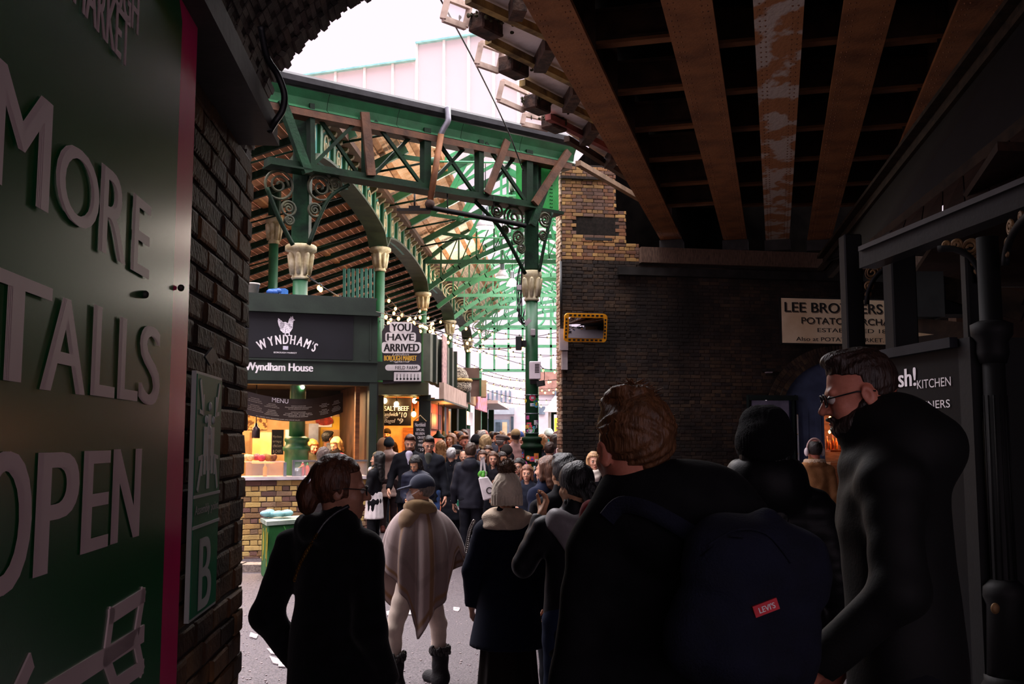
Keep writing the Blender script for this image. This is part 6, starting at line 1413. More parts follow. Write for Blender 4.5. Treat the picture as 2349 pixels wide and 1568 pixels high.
def person(label, px, py, D, yaw=0, head=(0, 0), kind='m', skin='fair', hair=('short', '3a281c'), hat=None, top=('jacket', '20222a', None), legs=('trousers', '1c1e26'), shoes='1a1614',
           arms=None, beard=None, scarf=None, shirt=None, glasses=False, h=None, vox=.022, hv=.009, x=None, fat=1.0, extra=None, group=None, hands=True, hcurl=.45, lean=0, stance=.0, collar=True, z0=0, under=None, nx=0, ny=0, hs=1.0):
    """px, py: top of the head in the photo; D: distance. yaw 0 has its back to the camera, 180 faces it"""
    P_ = at(px, py, D); H = h or (P_.z - z0); k = H / 1.75
    t = thing('person', label, 'person', (P_.x, P_.y, z0), group); t.rotation_euler = (0, 0, R(yaw))
    V2 = lambda p: np.array(p, float)
    J = dict(sl=(-.165 * fat, -.01, 1.395), sr=(.165 * fat, -.01, 1.395), el=(-.215 * fat, -.03, 1.11), er=(.215 * fat, -.03, 1.11), wl=(-.235 * fat, .05, .87), wr=(.235 * fat, .05, .87))
    if arms: J.update(arms)
    ln = lambda z: lean * max(0, z - .95)   # lean forward
    for q_ in ('sl', 'sr'): J[q_] = (J[q_][0], J[q_][1] + ln(J[q_][2]), J[q_][2])
    st = .095 + stance
    neck = V2((nx, -.045 + ny + ln(1.5), 1.515)); Rh = rotm(head[0], head[1])
    tv = lambda V: (V @ Rh.T * hs + neck) * k
    # body: one skin
    b = Sdf((-.55, -.45, -.02), (.55, .65, 1.6), max(vox, .022))
    b.ell((0, -.01, .95), (.15 * fat, .10, .12), .05).ell((0, -.005 + ln(1.25), 1.25), (.155 * fat, .10, .19), .06).cone((0, -.03 + ln(1.4), 1.38), tuple(neck + V2((0, 0, .03))), .07, .05, .04)
    for sx, q_ in ((-1, 'l'), (1, 'r')):
        b.cone((.09 * sx, 0, .92), (st * sx, .01, .50), .078, .055, .03).cone((st * sx, .01, .50), (st * sx, -.01, .09), .052, .036, .02).cone((st * sx, -.03, .05), (st * sx, .13, .035), .035, .028, .02)
        b.cone(J['s' + q_], J['e' + q_], .052, .042, .03).cone(J['e' + q_], J['w' + q_], .04, .028, .02)
    parts = [b.net()]; parts[0] = (parts[0][0] * k, parts[0][1])
    hn = head_net(kind, hv); parts.append((tv(hn[0]), hn[1]))
    if hands:
        for q_ in ('l', 'r'):
            d = V2(J['w' + q_]) - V2(J['e' + q_]); d /= np.linalg.norm(d); z = -d
            y = V2((0, 1, 0)) - z * z[1]
            if np.linalg.norm(y) < .2: y = V2((0, 0, 1)) - z * z[2]
            y /= np.linalg.norm(y); x_ = np.cross(y, z); M = np.stack([x_, y, z], 1)
            HV, HF = hand_net(hcurl, .0065)
            if q_ == 'r': HV = HV * np.array((-1, 1, 1)); HF = HF[:, ::-1]
            parts.append(((HV @ M.T + V2(J['w' + q_])) * k, HF))
    body = link('body', npmesh('body', *join(*parts)), skinmat(skin), None); put(body, t)
    if hair:
        hh = hair_net(hair[0], hv); put(link('hair', npmesh('hair', tv(hh[0]), hh[1]), hairmat(hair[1])), t)
    if beard: hh = hair_net('beard', hv); put(link('beard', npmesh('beard', tv(hh[0]), hh[1]), hairmat(beard)), t)
    if hat:
        hh = hair_net(hat[0], hv); nm_ = {'hood': 'hood', 'beanie': 'beanie', 'cap': 'cap', 'bcap': 'cap', 'flatcap': 'flat_cap'}[hat[0]]; put(link(nm_, npmesh(nm_, tv(hh[0]), hh[1]), cloth(hat[1])), t)
    facing = abs(((yaw + head[0]) % 360) - 180) < 115
    if facing:
        for sx in (-1, 1):
            o = bpy.data.objects.new('eye', eye_mesh()); C.objects.link(o); o.parent = t; p = tv(V2((.031 * sx, .0825, .110))); o.location = p; o.rotation_euler = Matrix(Rh).to_euler(); o.scale = (k,) * 3
            if hair and hair[0] != 'none':
                mb = MB().tube([tv(V2(q_)) for q_ in ((.014 * sx, .094, .129), (.031 * sx, .092, .134), (.047 * sx, .080, .130))], [.0028 * k, .0036 * k, .002 * k], 6); put(mb.build('eyebrow', hairmat(hair[1])), t)
        mb = MB(); mb.ell(tv(V2((0, .0945, .043))), (.022 * k, .009 * k, .005 * k), 10, 6, Matrix(Rh)); mb.ell(tv(V2((0, .093, .035))), (.018 * k, .008 * k, .006 * k), 10, 6, Matrix(Rh)); put(mb.build('lips', m_lip), t)
    if glasses:
        mb = MB()
        for sx in (-1, 1):
            c = V2((.032 * sx, .104, .110)); mb.tube([tv(c + V2((.024 * math.cos(a), -.004 * abs(math.cos(a)), .018 * math.sin(a)))) for a in np.linspace(0, 6.28, 15)[:-1]], .0022 * k, 5, closed=True)
            mb.tube([tv(V2((.055 * sx, .100, .114))), tv(V2((.079 * sx, .02, .116))), tv(V2((.084 * sx, -.03, .106)))], .002 * k, 5)
        mb.tube([tv(V2((-.01, .108, .112))), tv(V2((.01, .108, .112)))], .002 * k, 5); put(mb.build('glasses', m_black), t)
    # clothes
    tk, tc, hem = top[0], top[1], (top[2] if len(top) > 2 else None); hem = hem or {'jacket': .84, 'puffer': .80, 'coat': .52, 'hoodie': .86}[tk]; tm = tc if not isinstance(tc, str) else cloth(tc, rough=.5 if tk == 'puffer' or len(top) > 3 else .9)
    g = Sdf((-.62, -.48, hem - .08), (.62, .7, 1.62), vox); th = .016 if tk != 'puffer' else .028
    g.cone((0, -.005 + ln(1.3), 1.29), (0, -.005, max(hem + .02, .98)), (.150 + th) * fat, (.132 + th) * fat, .05, sy=.70).cone((-.135 * fat, -.012 + ln(1.4), 1.385), (.135 * fat, -.012 + ln(1.4), 1.385), .060 + th, .060 + th, .05)
    g.cone((-.07, -.03 + ln(1.44), 1.43), (.07, -.03 + ln(1.44), 1.43), .066 + th * .5, .066 + th * .5, .05)
    if hem < .9: g.cone((0, -.005, 1.0), (0, -.005, hem - .04), (.138 + th) * fat, (.155 + th + (.04 if tk == 'coat' else 0)) * fat, .05, sy=.74)
    for q_ in ('l', 'r'): g.cone(J['s' + q_], J['e' + q_], .054 + th, .044 + th, .04).cone(J['e' + q_], J['w' + q_], .044 + th, .032 + th, .03)
    if collar: g.cone((nx * .7, -.032 + ny * .6 + ln(1.5), 1.46), (nx, -.036 + ny + ln(1.5), 1.52), .075 + th * .4, .068 + th * .4, .02).cone((nx * .9, -.02 + ny * .8 + ln(1.5), 1.48), (nx, -.03 + ny + ln(1.5), 1.62), .057, .060, .008, sub=True)
    if tk == 'hoodie': g.ell((0, -.12 + ln(1.45), 1.44), (.12, .07, .10), .03)
    ph = hash(label) % 17
    if tk == 'puffer': g.bump(lambda X, Y, Z: -.010 * np.abs(np.sin(Z * 36 + ph)) + .006)
    else: g.bump(lambda X, Y, Z: (.006 if vox > .015 else .0035) * np.sin(21 * X + 13 * Z + ph + 4 * np.sin(9 * Z + 5 * Y)) * np.sin(17 * Y - 19 * Z + 3 * np.sin(11 * X)))
    g.cut(lambda X, Y, Z: hem - Z)
    for q_ in ('l', 'r'):
        w_ = V2(J['w' + q_]); d = w_ - V2(J['e' + q_]); d /= np.linalg.norm(d); R2 = .13
        X, Y, Z = g.grid(); dist = (X - w_[0]) * d[0] + (Y - w_[1]) * d[1] + (Z - w_[2]) * d[2]; near = ((X - w_[0]) ** 2 + (Y - w_[1]) ** 2 + (Z - w_[2]) ** 2) < R2 ** 2
        g.f = np.where(near, np.maximum(g.f, (dist - .0).astype(np.float32)), g.f)
    if extra: extra(g)
    nm_ = {'puffer': 'puffer_jacket', 'hoodie': 'hooded_jacket'}.get(tk, tk); V, F = g.net(); put(link(nm_, npmesh(nm_, V * k, F), tm), t)
    if under:
        s_ = Sdf((-.35, -.3, under[1] - .05), (.35, .3, 1.2), .018); s_.cone((0, 0, 1.02), (0, 0, under[1] - .03), .162, .192, .03, sy=.80); s_.bump(lambda X, Y, Z: .006 * np.sin(np.arctan2(X, Y) * 13)); s_.cut(lambda X, Y, Z: np.maximum(under[1] - Z, Z - 1.1)); V, F = s_.net(); put(link('blouse', npmesh('blouse', V * k, F), cloth(under[0])), t)
    if shirt:
        s_ = Sdf((-.12, -.02, 1.1), (.12, .25, 1.5), .012); s_.cone((0, .058 + ln(1.45), 1.455), (0, .100 + ln(1.3), 1.29), .056, .02, .01); V, F = s_.net(); put(link('shirt', npmesh('shirt', V * k, F), cloth(shirt)), t)
    if scarf:
        s_ = Sdf((-.2, -.22, 1.36), (.2, .22, 1.6), .013)
        for a in np.linspace(0, 2 * math.pi, 15)[:-1]:
            c = (.085 * math.cos(a), -.02 + .085 * math.sin(a) + ln(1.5), 1.475 + .012 * math.sin(3 * a)); s_.ell(c, (.045, .045, .05), .02)
        s_.ell((0, .09 + ln(1.4), 1.41), (.06, .035, .07), .02); s_.bump(lambda X, Y, Z: .006 * np.sin(70 * Z + 30 * X)); V, F = s_.net(); put(link('scarf', npmesh('scarf', V * k, F), cloth(scarf)), t)
    lk, lc = legs
    l_ = Sdf((-.42, -.3, .02), (.42, .32, 1.08), vox)
    if lk == 'trousers':
        l_.ell((0, -.012, .95), (.165 * fat, .125, .12), .05)
        for sx in (-1, 1): l_.cone((.088 * sx, -.005, .90), (st * sx, .012, .50), .094, .072, .03).cone((st * sx, .012, .50), (st * sx, -.01, .08), .07, .058, .02)
        l_.bump(lambda X, Y, Z: .004 * np.sin(40 * Z + 12 * X) * np.sin(15 * Z + ph)); l_.cut(lambda X, Y, Z: .055 - Z); nm_ = 'trousers'
    else:
        z1 = {'skirt': .30, 'dress': .55}[lk]; l_.cone((0, 0, .98), (0, 0, z1), .15, .21, .03, sy=.8); l_.bump(lambda X, Y, Z: .008 * np.sin(np.arctan2(X, Y) * 11)); l_.cut(lambda X, Y, Z: z1 - Z); nm_ = 'skirt'
    V, F = l_.net(); put(link(nm_, npmesh(nm_, V * k, F), cloth(lc)), t)
    for sx in (-1, 1):
        s_ = Sdf((-.08, -.13, -.01), (.08, .21, .16), .014); s_.cone((0, -.045, .05), (0, -.03, .12), .048, .044, .02).cone((0, -.05, .042), (0, .13, .032), .043, .038, .02); s_.cut(lambda X, Y, Z: .003 - Z); V, F = s_.net()
        put(link('shoe', npmesh('shoe', (V + np.array((st * sx, 0, 0))) * k, F), solid(shoes, .4)), t)
    return t, k, tv
def put(o, t): o.parent = t; return o
def local(t, name, mb, m):
    """a part built in the person's own frame"""
    o = mb.build(name, m); o.parent = t; return o
# ---------------- the people ----------------
from mathutils.bvhtree import BVHTree
def bvh(t):
    vs, fs = [], []
    M0 = Matrix.Translation(t.location) @ t.rotation_euler.to_matrix().to_4x4()
    for o in t.children:
        if o.type != 'MESH': continue
        n = len(vs); M = M0 @ o.matrix_basis; vs += [M @ v.co for v in o.data.vertices]; fs += [[i + n for i in p.vertices] for p in o.data.polygons]
    return BVHTree.FromPolygons(vs, fs)
def surf(tree, px, py, off=.008, D=None):
    d = ray(px, py).normalized(); h = tree.ray_cast(CAM, d)
    if h[0] is None: return at(px, py, D)
    return h[0] - d * off
def wput(mb, name, m, t):
    """a part given in world points, adopted by a person"""
    o = mb.build(name, m); M0 = Matrix.Translation(t.location) @ t.rotation_euler.to_matrix().to_4x4(); o.parent = t; o.matrix_parent_inverse = M0.inverted(); return o
P = person
BLK, CHAR, NAVY = '14141a', '1f2026', '171b2a'
# ----- mid street, nearest first -----
r_ = P('woman in black leather jacket and white blouse reading her phone at the brick counter', 860, 1036, 14.7, yaw=78, kind='f', hair=('long', '17120f'), glasses=True, top=('jacket', '16161a', .93, 1), under=('e8dede', .66), legs=('trousers', '121216'), arms=dict(el=(-.2, .04, 1.12), er=(.2, .04, 1.12), wl=(-.1, .30, 1.14), wr=(.1, .30, 1.16)), shirt='e0d4d4')
P('person in pale beige hooded jacket and dark beanie seen from behind', 893, 1004, 19, yaw=4, hat=('beanie', '20262c'), hair=('under', '2a2420'), top=('hoodie', 'b89a90', .66), legs=('trousers', '2a1c1e'), shoes='5a2a24')
P('person in brown fur hood at the left edge of the price board stall', 877, 1008, 19.8, yaw=20, hat=('hood', '8a6446'), hair=None, top=('jacket', '4a3a30', .75))
P('stall worker in black cap and red top behind the price board counter', 887, 983, 21.9, yaw=180, hat=('bcap', '1a1614'), hair=('under', '2a1c14'), beard='3a2418', top=('jacket', '221a1c', .85), shirt='c4202c', z0=.2, arms=dict(wl=(-.15, .2, 1.0), wr=(.15, .2, 1.0)))
P('bearded man in black coat with pale shirt walking toward the camera, head bowed', 940, 996, 15.7, yaw=178, head=(6, -16), hair=('short', '50301e'), beard='6a4028', top=('coat', '121218', .72), shirt='c0b8cc', legs=('trousers', BLK), arms=dict(er=(.27, -.02, 1.13), wr=(.29, .12, .93)), fat=1.08)
P('black haired woman in dark puffer looking down in front of the bearded man', 957, 1044, 14.2, yaw=168, head=(-10, -32), kind='f', skin='asian', hair=('long', '17120f'), top=('puffer', '1b1f30', .5), legs=('trousers', '181a22'), arms=dict(wl=(-.1, .22, 1.02), wr=(.1, .22, 1.02)), lean=.12)
P('man with glasses in dark zip jacket and blue jeans looking down', 983, 999, 14.9, yaw=184, head=(8, -18), glasses=True, hair=('short', '1a1513'), top=('jacket', '1f2128', .80), shirt='3a3c34', legs=('trousers', '3d5f9c'), fat=1.06)
P('white haired man in long dark coat seen from behind', 1036, 1027, 16.3, yaw=-4, hair=('short', 'd8d4d2'), skin='fair', top=('coat', '1b1d24', .48))
P('man in dark flat cap behind the white haired man', 1051, 1020, 18, yaw=-25, hat=('flatcap', '2c2e36'), hair=('under', '8a847c'), top=('coat', '1d1f26'))
tm = P('tall man in dark hooded leather jacket seen from behind carrying a white tote', 1081, 1016, 14.2, yaw=-6, hair=('short', '4a3222'), top=('hoodie', '24252e', .80, 1), legs=('trousers', '17181f'), fat=1.12, arms=dict(er=(.24, -.04, 1.12), wr=(.27, .12, .98)))[0]
P('pale bald headed small child carried among the crowd right of the flat cap', 1063, 1034, 17.3, yaw=182, kind='c', hair=None, top=('jacket', '2a3040'))
P('brown haired girl in black top facing the camera with a hand at her chest', 1131, 1036, 15.0, yaw=182, kind='c', hair=('long', '6a4630'), top=('jacket', '17171d', .8), arms=dict(wr=(.06, .22, 1.2), er=(.2, .05, 1.12)))
P('dark haired girl in pink top glancing to the right behind the bobble hat', 1156, 1037, 15.4, yaw=212, kind='c', hair=('long', '2a1b16'), skin='olive', top=('jacket', 'b44a70', .8))
P('girl with parted brown hair facing the camera left of the girl in black', 1107, 1033, 15.8, yaw=178, kind='c', hair=('bob', '5c3c2a'), top=('jacket', '3a2c30'))
P('girl peeking over the shoulder of the brown haired girl', 1118, 1022, 17.2, yaw=172, kind='f', hair=('bob', '4a2e20'), top=('jacket', '2a262c'))
P('ruddy man with reddish brown hair looking to the right in the crowd', 1068, 998, 18.6, yaw=214, skin='ruddy', hair=('short', '8a5434'), top=('jacket', '26262e'))
P('person in black beanie and white jacket in the middle of the crowd', 1091, 998, 19.2, yaw=8, hat=('beanie', '0f0f14'), hair=('under', '1a1512'), top=('jacket', 'e4dfe4', .8))
P('blonde woman in navy coat with her back to the camera beside the balding man', 1110, 998, 18.1, yaw=24, kind='f', hair=('bob', 'c9a676'), top=('coat', '1f2538'))
P('balding grey man with ruddy face turned to the right', 1116, 985, 20.2, yaw=-68, skin='ruddy', hair=('balding', 'c4bab2'), top=('jacket', '242a3c'))
P('woman with long light brown hair behind the man in glasses', 1011, 1010, 18.9, yaw=8, kind='f', hair=('long', 'a8764a'), top=('jacket', '2c2a2e'))
P('brown haired woman in fur hooded coat near the amber stall', 1031, 994, 21.4, yaw=150, kind='f', hair=('bob', '8a5c3a'), top=('hoodie', '5a4630'))
P('dark haired man turned to the left near the amber stall', 1047, 989, 22.5, yaw=60, hair=('short', '2a1c16'), top=('jacket', '26262c'))
P('person in white coat far down the market street', 1062, 985, 25, yaw=170, kind='f', hair=('long', '4a3424'), top=('coat', 'dcd4dc'))
P('older man in brown flat cap and black leather jacket turned to the right', 1157, 997, 17.6, yaw=-54, skin='ruddy', hat=('flatcap', '63534e'), hair=('under', '9a9088'), top=('jacket', '17171c', .8, 1))
P('person in dusty pink jacket and tan cap seen from behind', 1181, 985, 19.4, yaw=14, hat=('bcap', 'a4865e'), hair=('under', '2a201a'), top=('jacket', 'c49690', .75), fat=1.1)
P('person in blue cap facing the camera beside the sticker column', 1194, 990, 20.6, yaw=196, hat=('bcap', '2c4682'), hair=('under', '5a4030'), top=('jacket', 'bcaa98'))
P('broad person in black jacket and dark hat seen from behind left of the sticker column', 1164, 1021, 16.6, yaw=-14, hat=('beanie', '2a2522'), hair=('under', '1a1512'), top=('jacket', '18181d', .8, 1), fat=1.12)
P('woman with long black hair in dark puffer right of the bobble hat', 1187, 1052, 12.8, yaw=158, kind='f', hair=('long', '14100e'), top=('puffer', '191b24'))
P('woman with reddish brown bob low in the crowd before the sticker column', 1208, 1067, 12.2, yaw=174, kind='f', hair=('bob', '8a5840'), top=('jacket', '1f2330'), arms=dict(wl=(-.16, .26, 1.05), wr=(.16, .26, 1.1)))
P('man with short dark brown hair seen from behind right of the sticker column', 1262, 1014, 15.8, yaw=-12, hair=('short', '3c2418'), top=('hoodie', '19191f'))
P('person in teal jacket and pale bobbled hat right of the sticker column', 1257, 984, 27, yaw=24, hat=('beanie', 'd4e4dc'), hair=('under', '5a4030'), top=('jacket', '2c9c9a'))
P('person in bright pink jacket with long auburn hair by the abutment', 1276, 990, 24.5, yaw=6, kind='f', hair=('long', '6e3a2a'), top=('puffer', 'e88aac'))
P('light brown haired woman in dark coat just right of the column shaft', 1247, 996, 22, yaw=-24, kind='f', hair=('bob', 'b47c4c'), top=('jacket', '2a303a'))
P('person in pale pink top half hidden by the abutment corner', 1288, 992, 22.4, yaw=70, kind='f', hair=('long', '4a2c22'), top=('jacket', 'e2ccd4'))
P('brown haired woman in navy turned to the left beside the black haired man', 1243, 1047, 8.6, yaw=62, kind='f', hair=('bob', '6c4630'), top=('jacket', '1a2036'), vox=.02)
P('smiling fair haired woman with thick cream scarf standing by the abutment wall', 1364, 1037, 12, yaw=184, kind='f', hair=('bob', 'cc9c6c'), scarf='e4d8ca', top=('puffer', '15161b', .6), legs=('trousers', '1a1c26'))
P('dark haired man in blue jeans behind the smiling woman', 1387, 1046, 13.2, yaw=206, hair=('short', '4a3428'), top=('jacket', '1c1d24'), legs=('trousers', '30456e'))
for i, (x, y, D, yw, hr, c, lab) in enumerate(((1140, 991, 25, 180, '3a281e', '3a3e4c', 'dark haired man facing the camera far down the street'), (1150, 989, 30, 10, '8a6a4a', 'a8a0a8', 'brown haired person in grey far along the market street'), (1128, 990, 28, 20, '1e1612', '20242e', 'black haired person in dark clothes walking away near the pale shop'), (1024, 987, 27, 170, '2c1e18', '4a3a3a', 'dark haired person facing out beside the amber wall'), (1204, 988, 30, 5, 'c8b090', '30384a', 'fair haired person far off, half behind the sticker column'), (1098, 988, 27, 178, '5a3e2a', '6a3030', 'brown haired person in maroon far down the crowded street'), (1172, 992, 24, 190, '9a8070', '2a2e3a', 'grey brown haired man facing the camera behind the tan cap'), (1268, 996, 23.4, 30, '2c2019', '7a4a5c', 'dark haired person in plum beside the pink jacket'))):
    P(lab, x, y, D, yaw=yw, kind='m' if i % 2 == 0 else 'f', hair=(('short', 'bob')[i % 2], hr), top=('jacket', c))
# ----- the hen stall staff and customer -----
P('copper haired woman in dark jacket serving behind the hen stall counter', 719, 1008, 16.9, yaw=-140, head=(0, -20), kind='f', hair=('bob', 'c67c3a'), top=('jacket', '3c3628'), z0=.12)
P('grey haired customer with back turned at the hen stall counter', 746, 1019, 14.7, yaw=-8, kind='f', hair=('bob', '6e5c54'), top=('coat', '2a2628'), h=1.62)
P('blonde woman in bright red jacket behind the hen stall counter', 770, 1003, 16.8, yaw=148, head=(0, -22), kind='f', hair=('bob', 'f0ca80'), scarf='1a1618', top=('jacket', 'bc1f2c'), z0=.12)
P('man with cropped black hair in grey top deep inside the hen stall', 758, 989, 17.3, yaw=-46, skin='brown', hair=('short', '120e0c'), top=('jacket', '4c4c56'), z0=.15)
# ----- carried things -----
tb = thing('tote_bag', 'white cloth tote with green leaves hanging from the tall man shoulder', 'bag', at(1112, 1150, 13.9))
FT2 = Frame(at(1112, 1120, 13.95), (1, .1, 0), UZ)
pt_ = [FT2.Q(x, y) for x, y in ((1097, 1095), (1118, 1092), (1131, 1112), (1129, 1142), (1109, 1148))]
b_ = MB().prism([p + Vector((0, -.05, 0)) for p in pt_], (0, .1, 0)); b_.build('cloth_body', cloth('e6dcdc'), tb, bevel=.015)
mb = MB(); mb.stroke([FT2.Q(1102, 1096), FT2.Q(1105, 1052), FT2.Q(1109, 1050), FT2.Q(1114, 1094)], .028, -FT2.N, .01); mb.build('strap', cloth('e0d6d6'), tb)
mb = MB(); rr = random.Random(5)
for _ in range(9): mb.ell(FT2.Q(1100 + rr.uniform(0, 14), 1091 - rr.uniform(0, 7)) + Vector((0, rr.uniform(-.03, .03), 0)), (.03, .012, .04), 6, 4)
mb.build('leaves', mat('salad_green', '6ab84a', '4a9834', 12, .5), tb)
mb = MB(); mb.stroke(ringpts(FT2, FT2.px(1122, 1124), .04, 12, .055), .012, FT2.N, .004, closed=True); mb.build('print', m_steel_dark, tb)
cb2 = thing('carrier_bag', 'small white and green carrier bag held by the white haired man', 'bag', at(1046, 1170, 15.6)); FC2 = Frame(at(1046, 1160, 15.7), (1, 0, 0), UZ)
MB().prism([FC2.Q(x, y) for x, y in ((1033, 1148), (1053, 1146), (1056, 1160), (1055, 1171), (1046, 1164))], (0, .06, 0)).build('bag_body', cloth('e4e0e0'), cb2); MB().prism([FC2.Q(x, y, .005) for x, y in ((1045, 1147), (1053, 1146), (1056, 1160), (1049, 1160))], (0, .03, 0)).build('green_print', solid('2a8a64'), cb2)
ph_ = thing('mobile_phone', 'phone in a white case held by the woman in leather jacket', 'phone', at(836, 1082, 16.3)); MB().box(at(834, 1088, 16.25), at(839, 1076, 16.27)).build('case', m_white, ph_)
# ----- man with white headphones -----
def shear_collar(g):
    for a in np.linspace(0, 2 * math.pi, 13)[:-1]: g.ell((.09 * math.cos(a), -.04 + .085 * math.sin(a), 1.475 + .012 * (math.sin(a) < 0)), (.045, .04, .04), .02)
hm, hk, htv = P('balding man in tan shearling coat and pale headphones walking to the blue doors', 1864, 1009, 11.6, yaw=4, hair=('balding', '221914'), skin='ruddy', top=('coat', mat('tan_suede', 'b07e52', '96683f', 9, .85, 0, .3, 120, .2), .74), legs=('trousers', '20242e'), fat=1.08, extra=shear_collar, vox=.016, hv=.007)
s_ = Sdf((-.2, -.2, 1.38), (.2, .2, 1.58), .012)
for a in np.linspace(0, 2 * math.pi, 17)[:-1]:
    if abs(a - math.pi / 2) > .5: s_.ell((.098 * math.cos(a), -.045 + .088 * math.sin(a), 1.497), (.034, .03, .036), .02)
V, F_ = s_.net(); put(link('shearling_collar', npmesh('collar', V * hk, F_), cloth('e0c2a2', bump=.8, bscale=90)), hm)
tree = bvh(hm)
hp = thing('headphones', 'pale over-ear headphones worn by the balding man in tan', 'headphones', (hm.location.x, hm.location.y, 1.6)); M0 = Matrix.Translation(hm.location) @ hm.rotation_euler.to_matrix().to_4x4()
hw = lambda p: M0 @ Vector(htv(np.array(p, float)))
MB().tube([hw((.093 * math.cos(a), -.02, .135 + .118 * math.sin(a))) for a in np.linspace(-.1, math.pi + .1, 18)], .011, 8).build('headband', solid('d8b8b0'), hp)
for sx in (-1, 1): MB().ell(hw((.098 * sx, -.012, .098)), (.026, .042, .05), 12, 8).build('ear_cup', solid('e8dcdc', .4), hp)
# ---------------- the people closest to the camera ----------------
HV = dict(vox=.013, hv=.006)
Lc = lambda t, w: (Matrix.Translation(t.location) @ t.rotation_euler.to_matrix().to_4x4()).inverted() @ Vector(w)   # world to the person's frame
def sdf_part(t, name, lo, hi, h, fn, m):
    s_ = Sdf(lo, hi, h); fn(s_); V, F_ = s_.net(); o = link(name, npmesh(name, V, F_), m); o.parent = t; return o
# ----- woman in the long black coat, lower left -----
m_bwool = mat('black_wool', '101015', '08080b', 20, .95, 0, .12, 160, .1, sheen=.1)
def coatA(g):
    g.cone((0, 0, 1.05), (0, 0, .2), .155, .20, .05, sy=.85)
    for a in np.linspace(0, 2 * math.pi, 11)[:-1]: g.ell((.088 * math.cos(a), -.035 + .085 * math.sin(a), 1.475), (.045, .045, .055), .025)
wa_, ka, tva = P('woman in long black coat with tied back brown hair, glasses and a gold chain strap', 768, 1046, 3.75, yaw=-28, head=(-50, -4), nx=.055, kind='f', hair=None, glasses=True, skin='dim', top=('coat', m_bwool, .12), legs=('trousers', '101014'), extra=coatA,
   arms=dict(sl=(-.185, -.03, 1.39), el=(-.255, -.09, 1.12), wl=(-.19, .06, .90), er=(.21, -.04, 1.10), wr=(.2, .10, .88)), **HV)
def hairA(s):
    s.ell((0, -.020, .143), (.088, .107, .104), .02); s.cut(lambda X, Y, Z: np.minimum(Y - .03, .185 - Z + .35 * (Y - .06))); s.cut(lambda X, Y, Z: (.055 + .3 * np.maximum(0, Y + .03)) - Z)
    s.ell((0, -.122, .075), (.05, .042, .075), .015); s.bump(lambda X, Y, Z: .0035 * np.sin(70 * X + 30 * Z + 6 * np.sin(30 * Y)) * np.sin(50 * Z - 80 * Y))
s_ = Sdf((-.2, -.3, -.12), (.2, .2, .32), .006); hairA(s_); V, F_ = s_.net(); put(link('hair', npmesh('hair', tva(V), F_), hairmat('5a3420')), wa_)
mb = MB(); mb.tube([Vector(tva(np.array((.034 * math.cos(a), -.120 + .012 * math.sin(a), .135 + .03 * math.sin(a))))) for a in np.linspace(0, 6.28, 14)[:-1]], .007, 6, closed=True); local(wa_, 'hair_clip', mb, mat('silver_clip', 'd8d8e0', 'b0b0b8', 5, .2, .9))
tree = bvh(wa_)
sp_ = [surf(tree, x, y, .012, 3.5) for x, y in ((800, 1160), (770, 1176), (745, 1198), (727, 1224))]
wput(MB().tube(smooth_path(sp_), .008, 6), 'bag_strap', mat('black_leather', '1c1e26', '121318', 8, .35, 0, .1, 60, .5), wa_)
ch_ = smooth_path([surf(tree, x, y, .012, 3.5) for x, y in ((727, 1224), (712, 1250), (697, 1276), (684, 1304), (675, 1332))], 8)
mb = MB(); acc = 0
for i in range(len(ch_) - 1):
    a, b = ch_[i], ch_[i + 1]; n = max(1, round((b - a).length / .009))
    for j in range(n):
        c = a.lerp(b, j / n); d = (b - a).normalized(); w = d.cross(ray(700, 1270)).normalized() if (i + j) % 2 else ray(700, 1270).normalized(); mb.tube([c + d * .0075 * math.cos(q_) + w * .0055 * math.sin(q_) for q_ in np.linspace(0, 6.28, 8)[:-1]], .0018, 4, closed=True)
tag(wput(mb, 'bag_chain', mat('gold_chain', 'c89a50', '9a7030', 5, .3, .9), wa_), kind='stuff')

# ----- woman in cap, mask and blanket poncho -----
wb_, kb, tvb = P('woman in navy cap, white face mask and pale checked blanket poncho, turned to the left', 960, 1090, 7.1, yaw=38, head=(50, -2), kind='f', skin='fair', hair=('under', '8a8078'), hat=('cap', '383c4c'), top=('jacket', 'a08468', .9), legs=('trousers', 'dcc8b8'), stance=.125, shoes='181416', vox=.014, hv=.007,
   arms=dict(sl=(-.11, -.01, 1.36), sr=(.11, -.01, 1.36), el=(-.13, .0, 1.12), wl=(-.09, .06, .95), er=(.13, .0, 1.12), wr=(.09, .06, .95)), hands=False, fat=.82)
s_ = Sdf((-.12, -.0, -.03), (.12, .18, .14), .006); s_.ell((0, .062, .055), (.068, .062, .062), .01); s_.ell((0, .03, .06), (.065, .062, .1), .01, sub=True); s_.bump(lambda X, Y, Z: .0016 * np.sin(110 * Z + 10 * X)); V, F_ = s_.net(); put(link('face_mask', npmesh('mask', tvb(V), F_), cloth('e6dce0')), wb_)
mb = MB(); [mb.tube([Vector(tvb(np.array(q_))) for q_ in ((.062 * s2, .07, .08), (.075 * s2, .03, .10), (.08 * s2, -.01, .125))], .0018, 5) for s2 in (-1, 1)]; local(wb_, 'ear_loop', mb, m_white)
sdf_part(wb_, 'neck_scarf', (-.25 * kb, -.25 * kb, 1.34 * kb), (.25 * kb, .25 * kb, 1.62 * kb), .012, lambda s: ([s.ell((.09 * math.cos(a) * kb, (-.03 + .09 * math.sin(a)) * kb, (1.485 + .012 * math.sin(2 * a)) * kb), (.05 * kb, .05 * kb, .06 * kb), .02) for a in np.linspace(0, 6.28, 13)[:-1]], s.bump(lambda X, Y, Z: .006 * np.sin(55 * Z + 25 * X + 18 * Y))), cloth('a08460'))
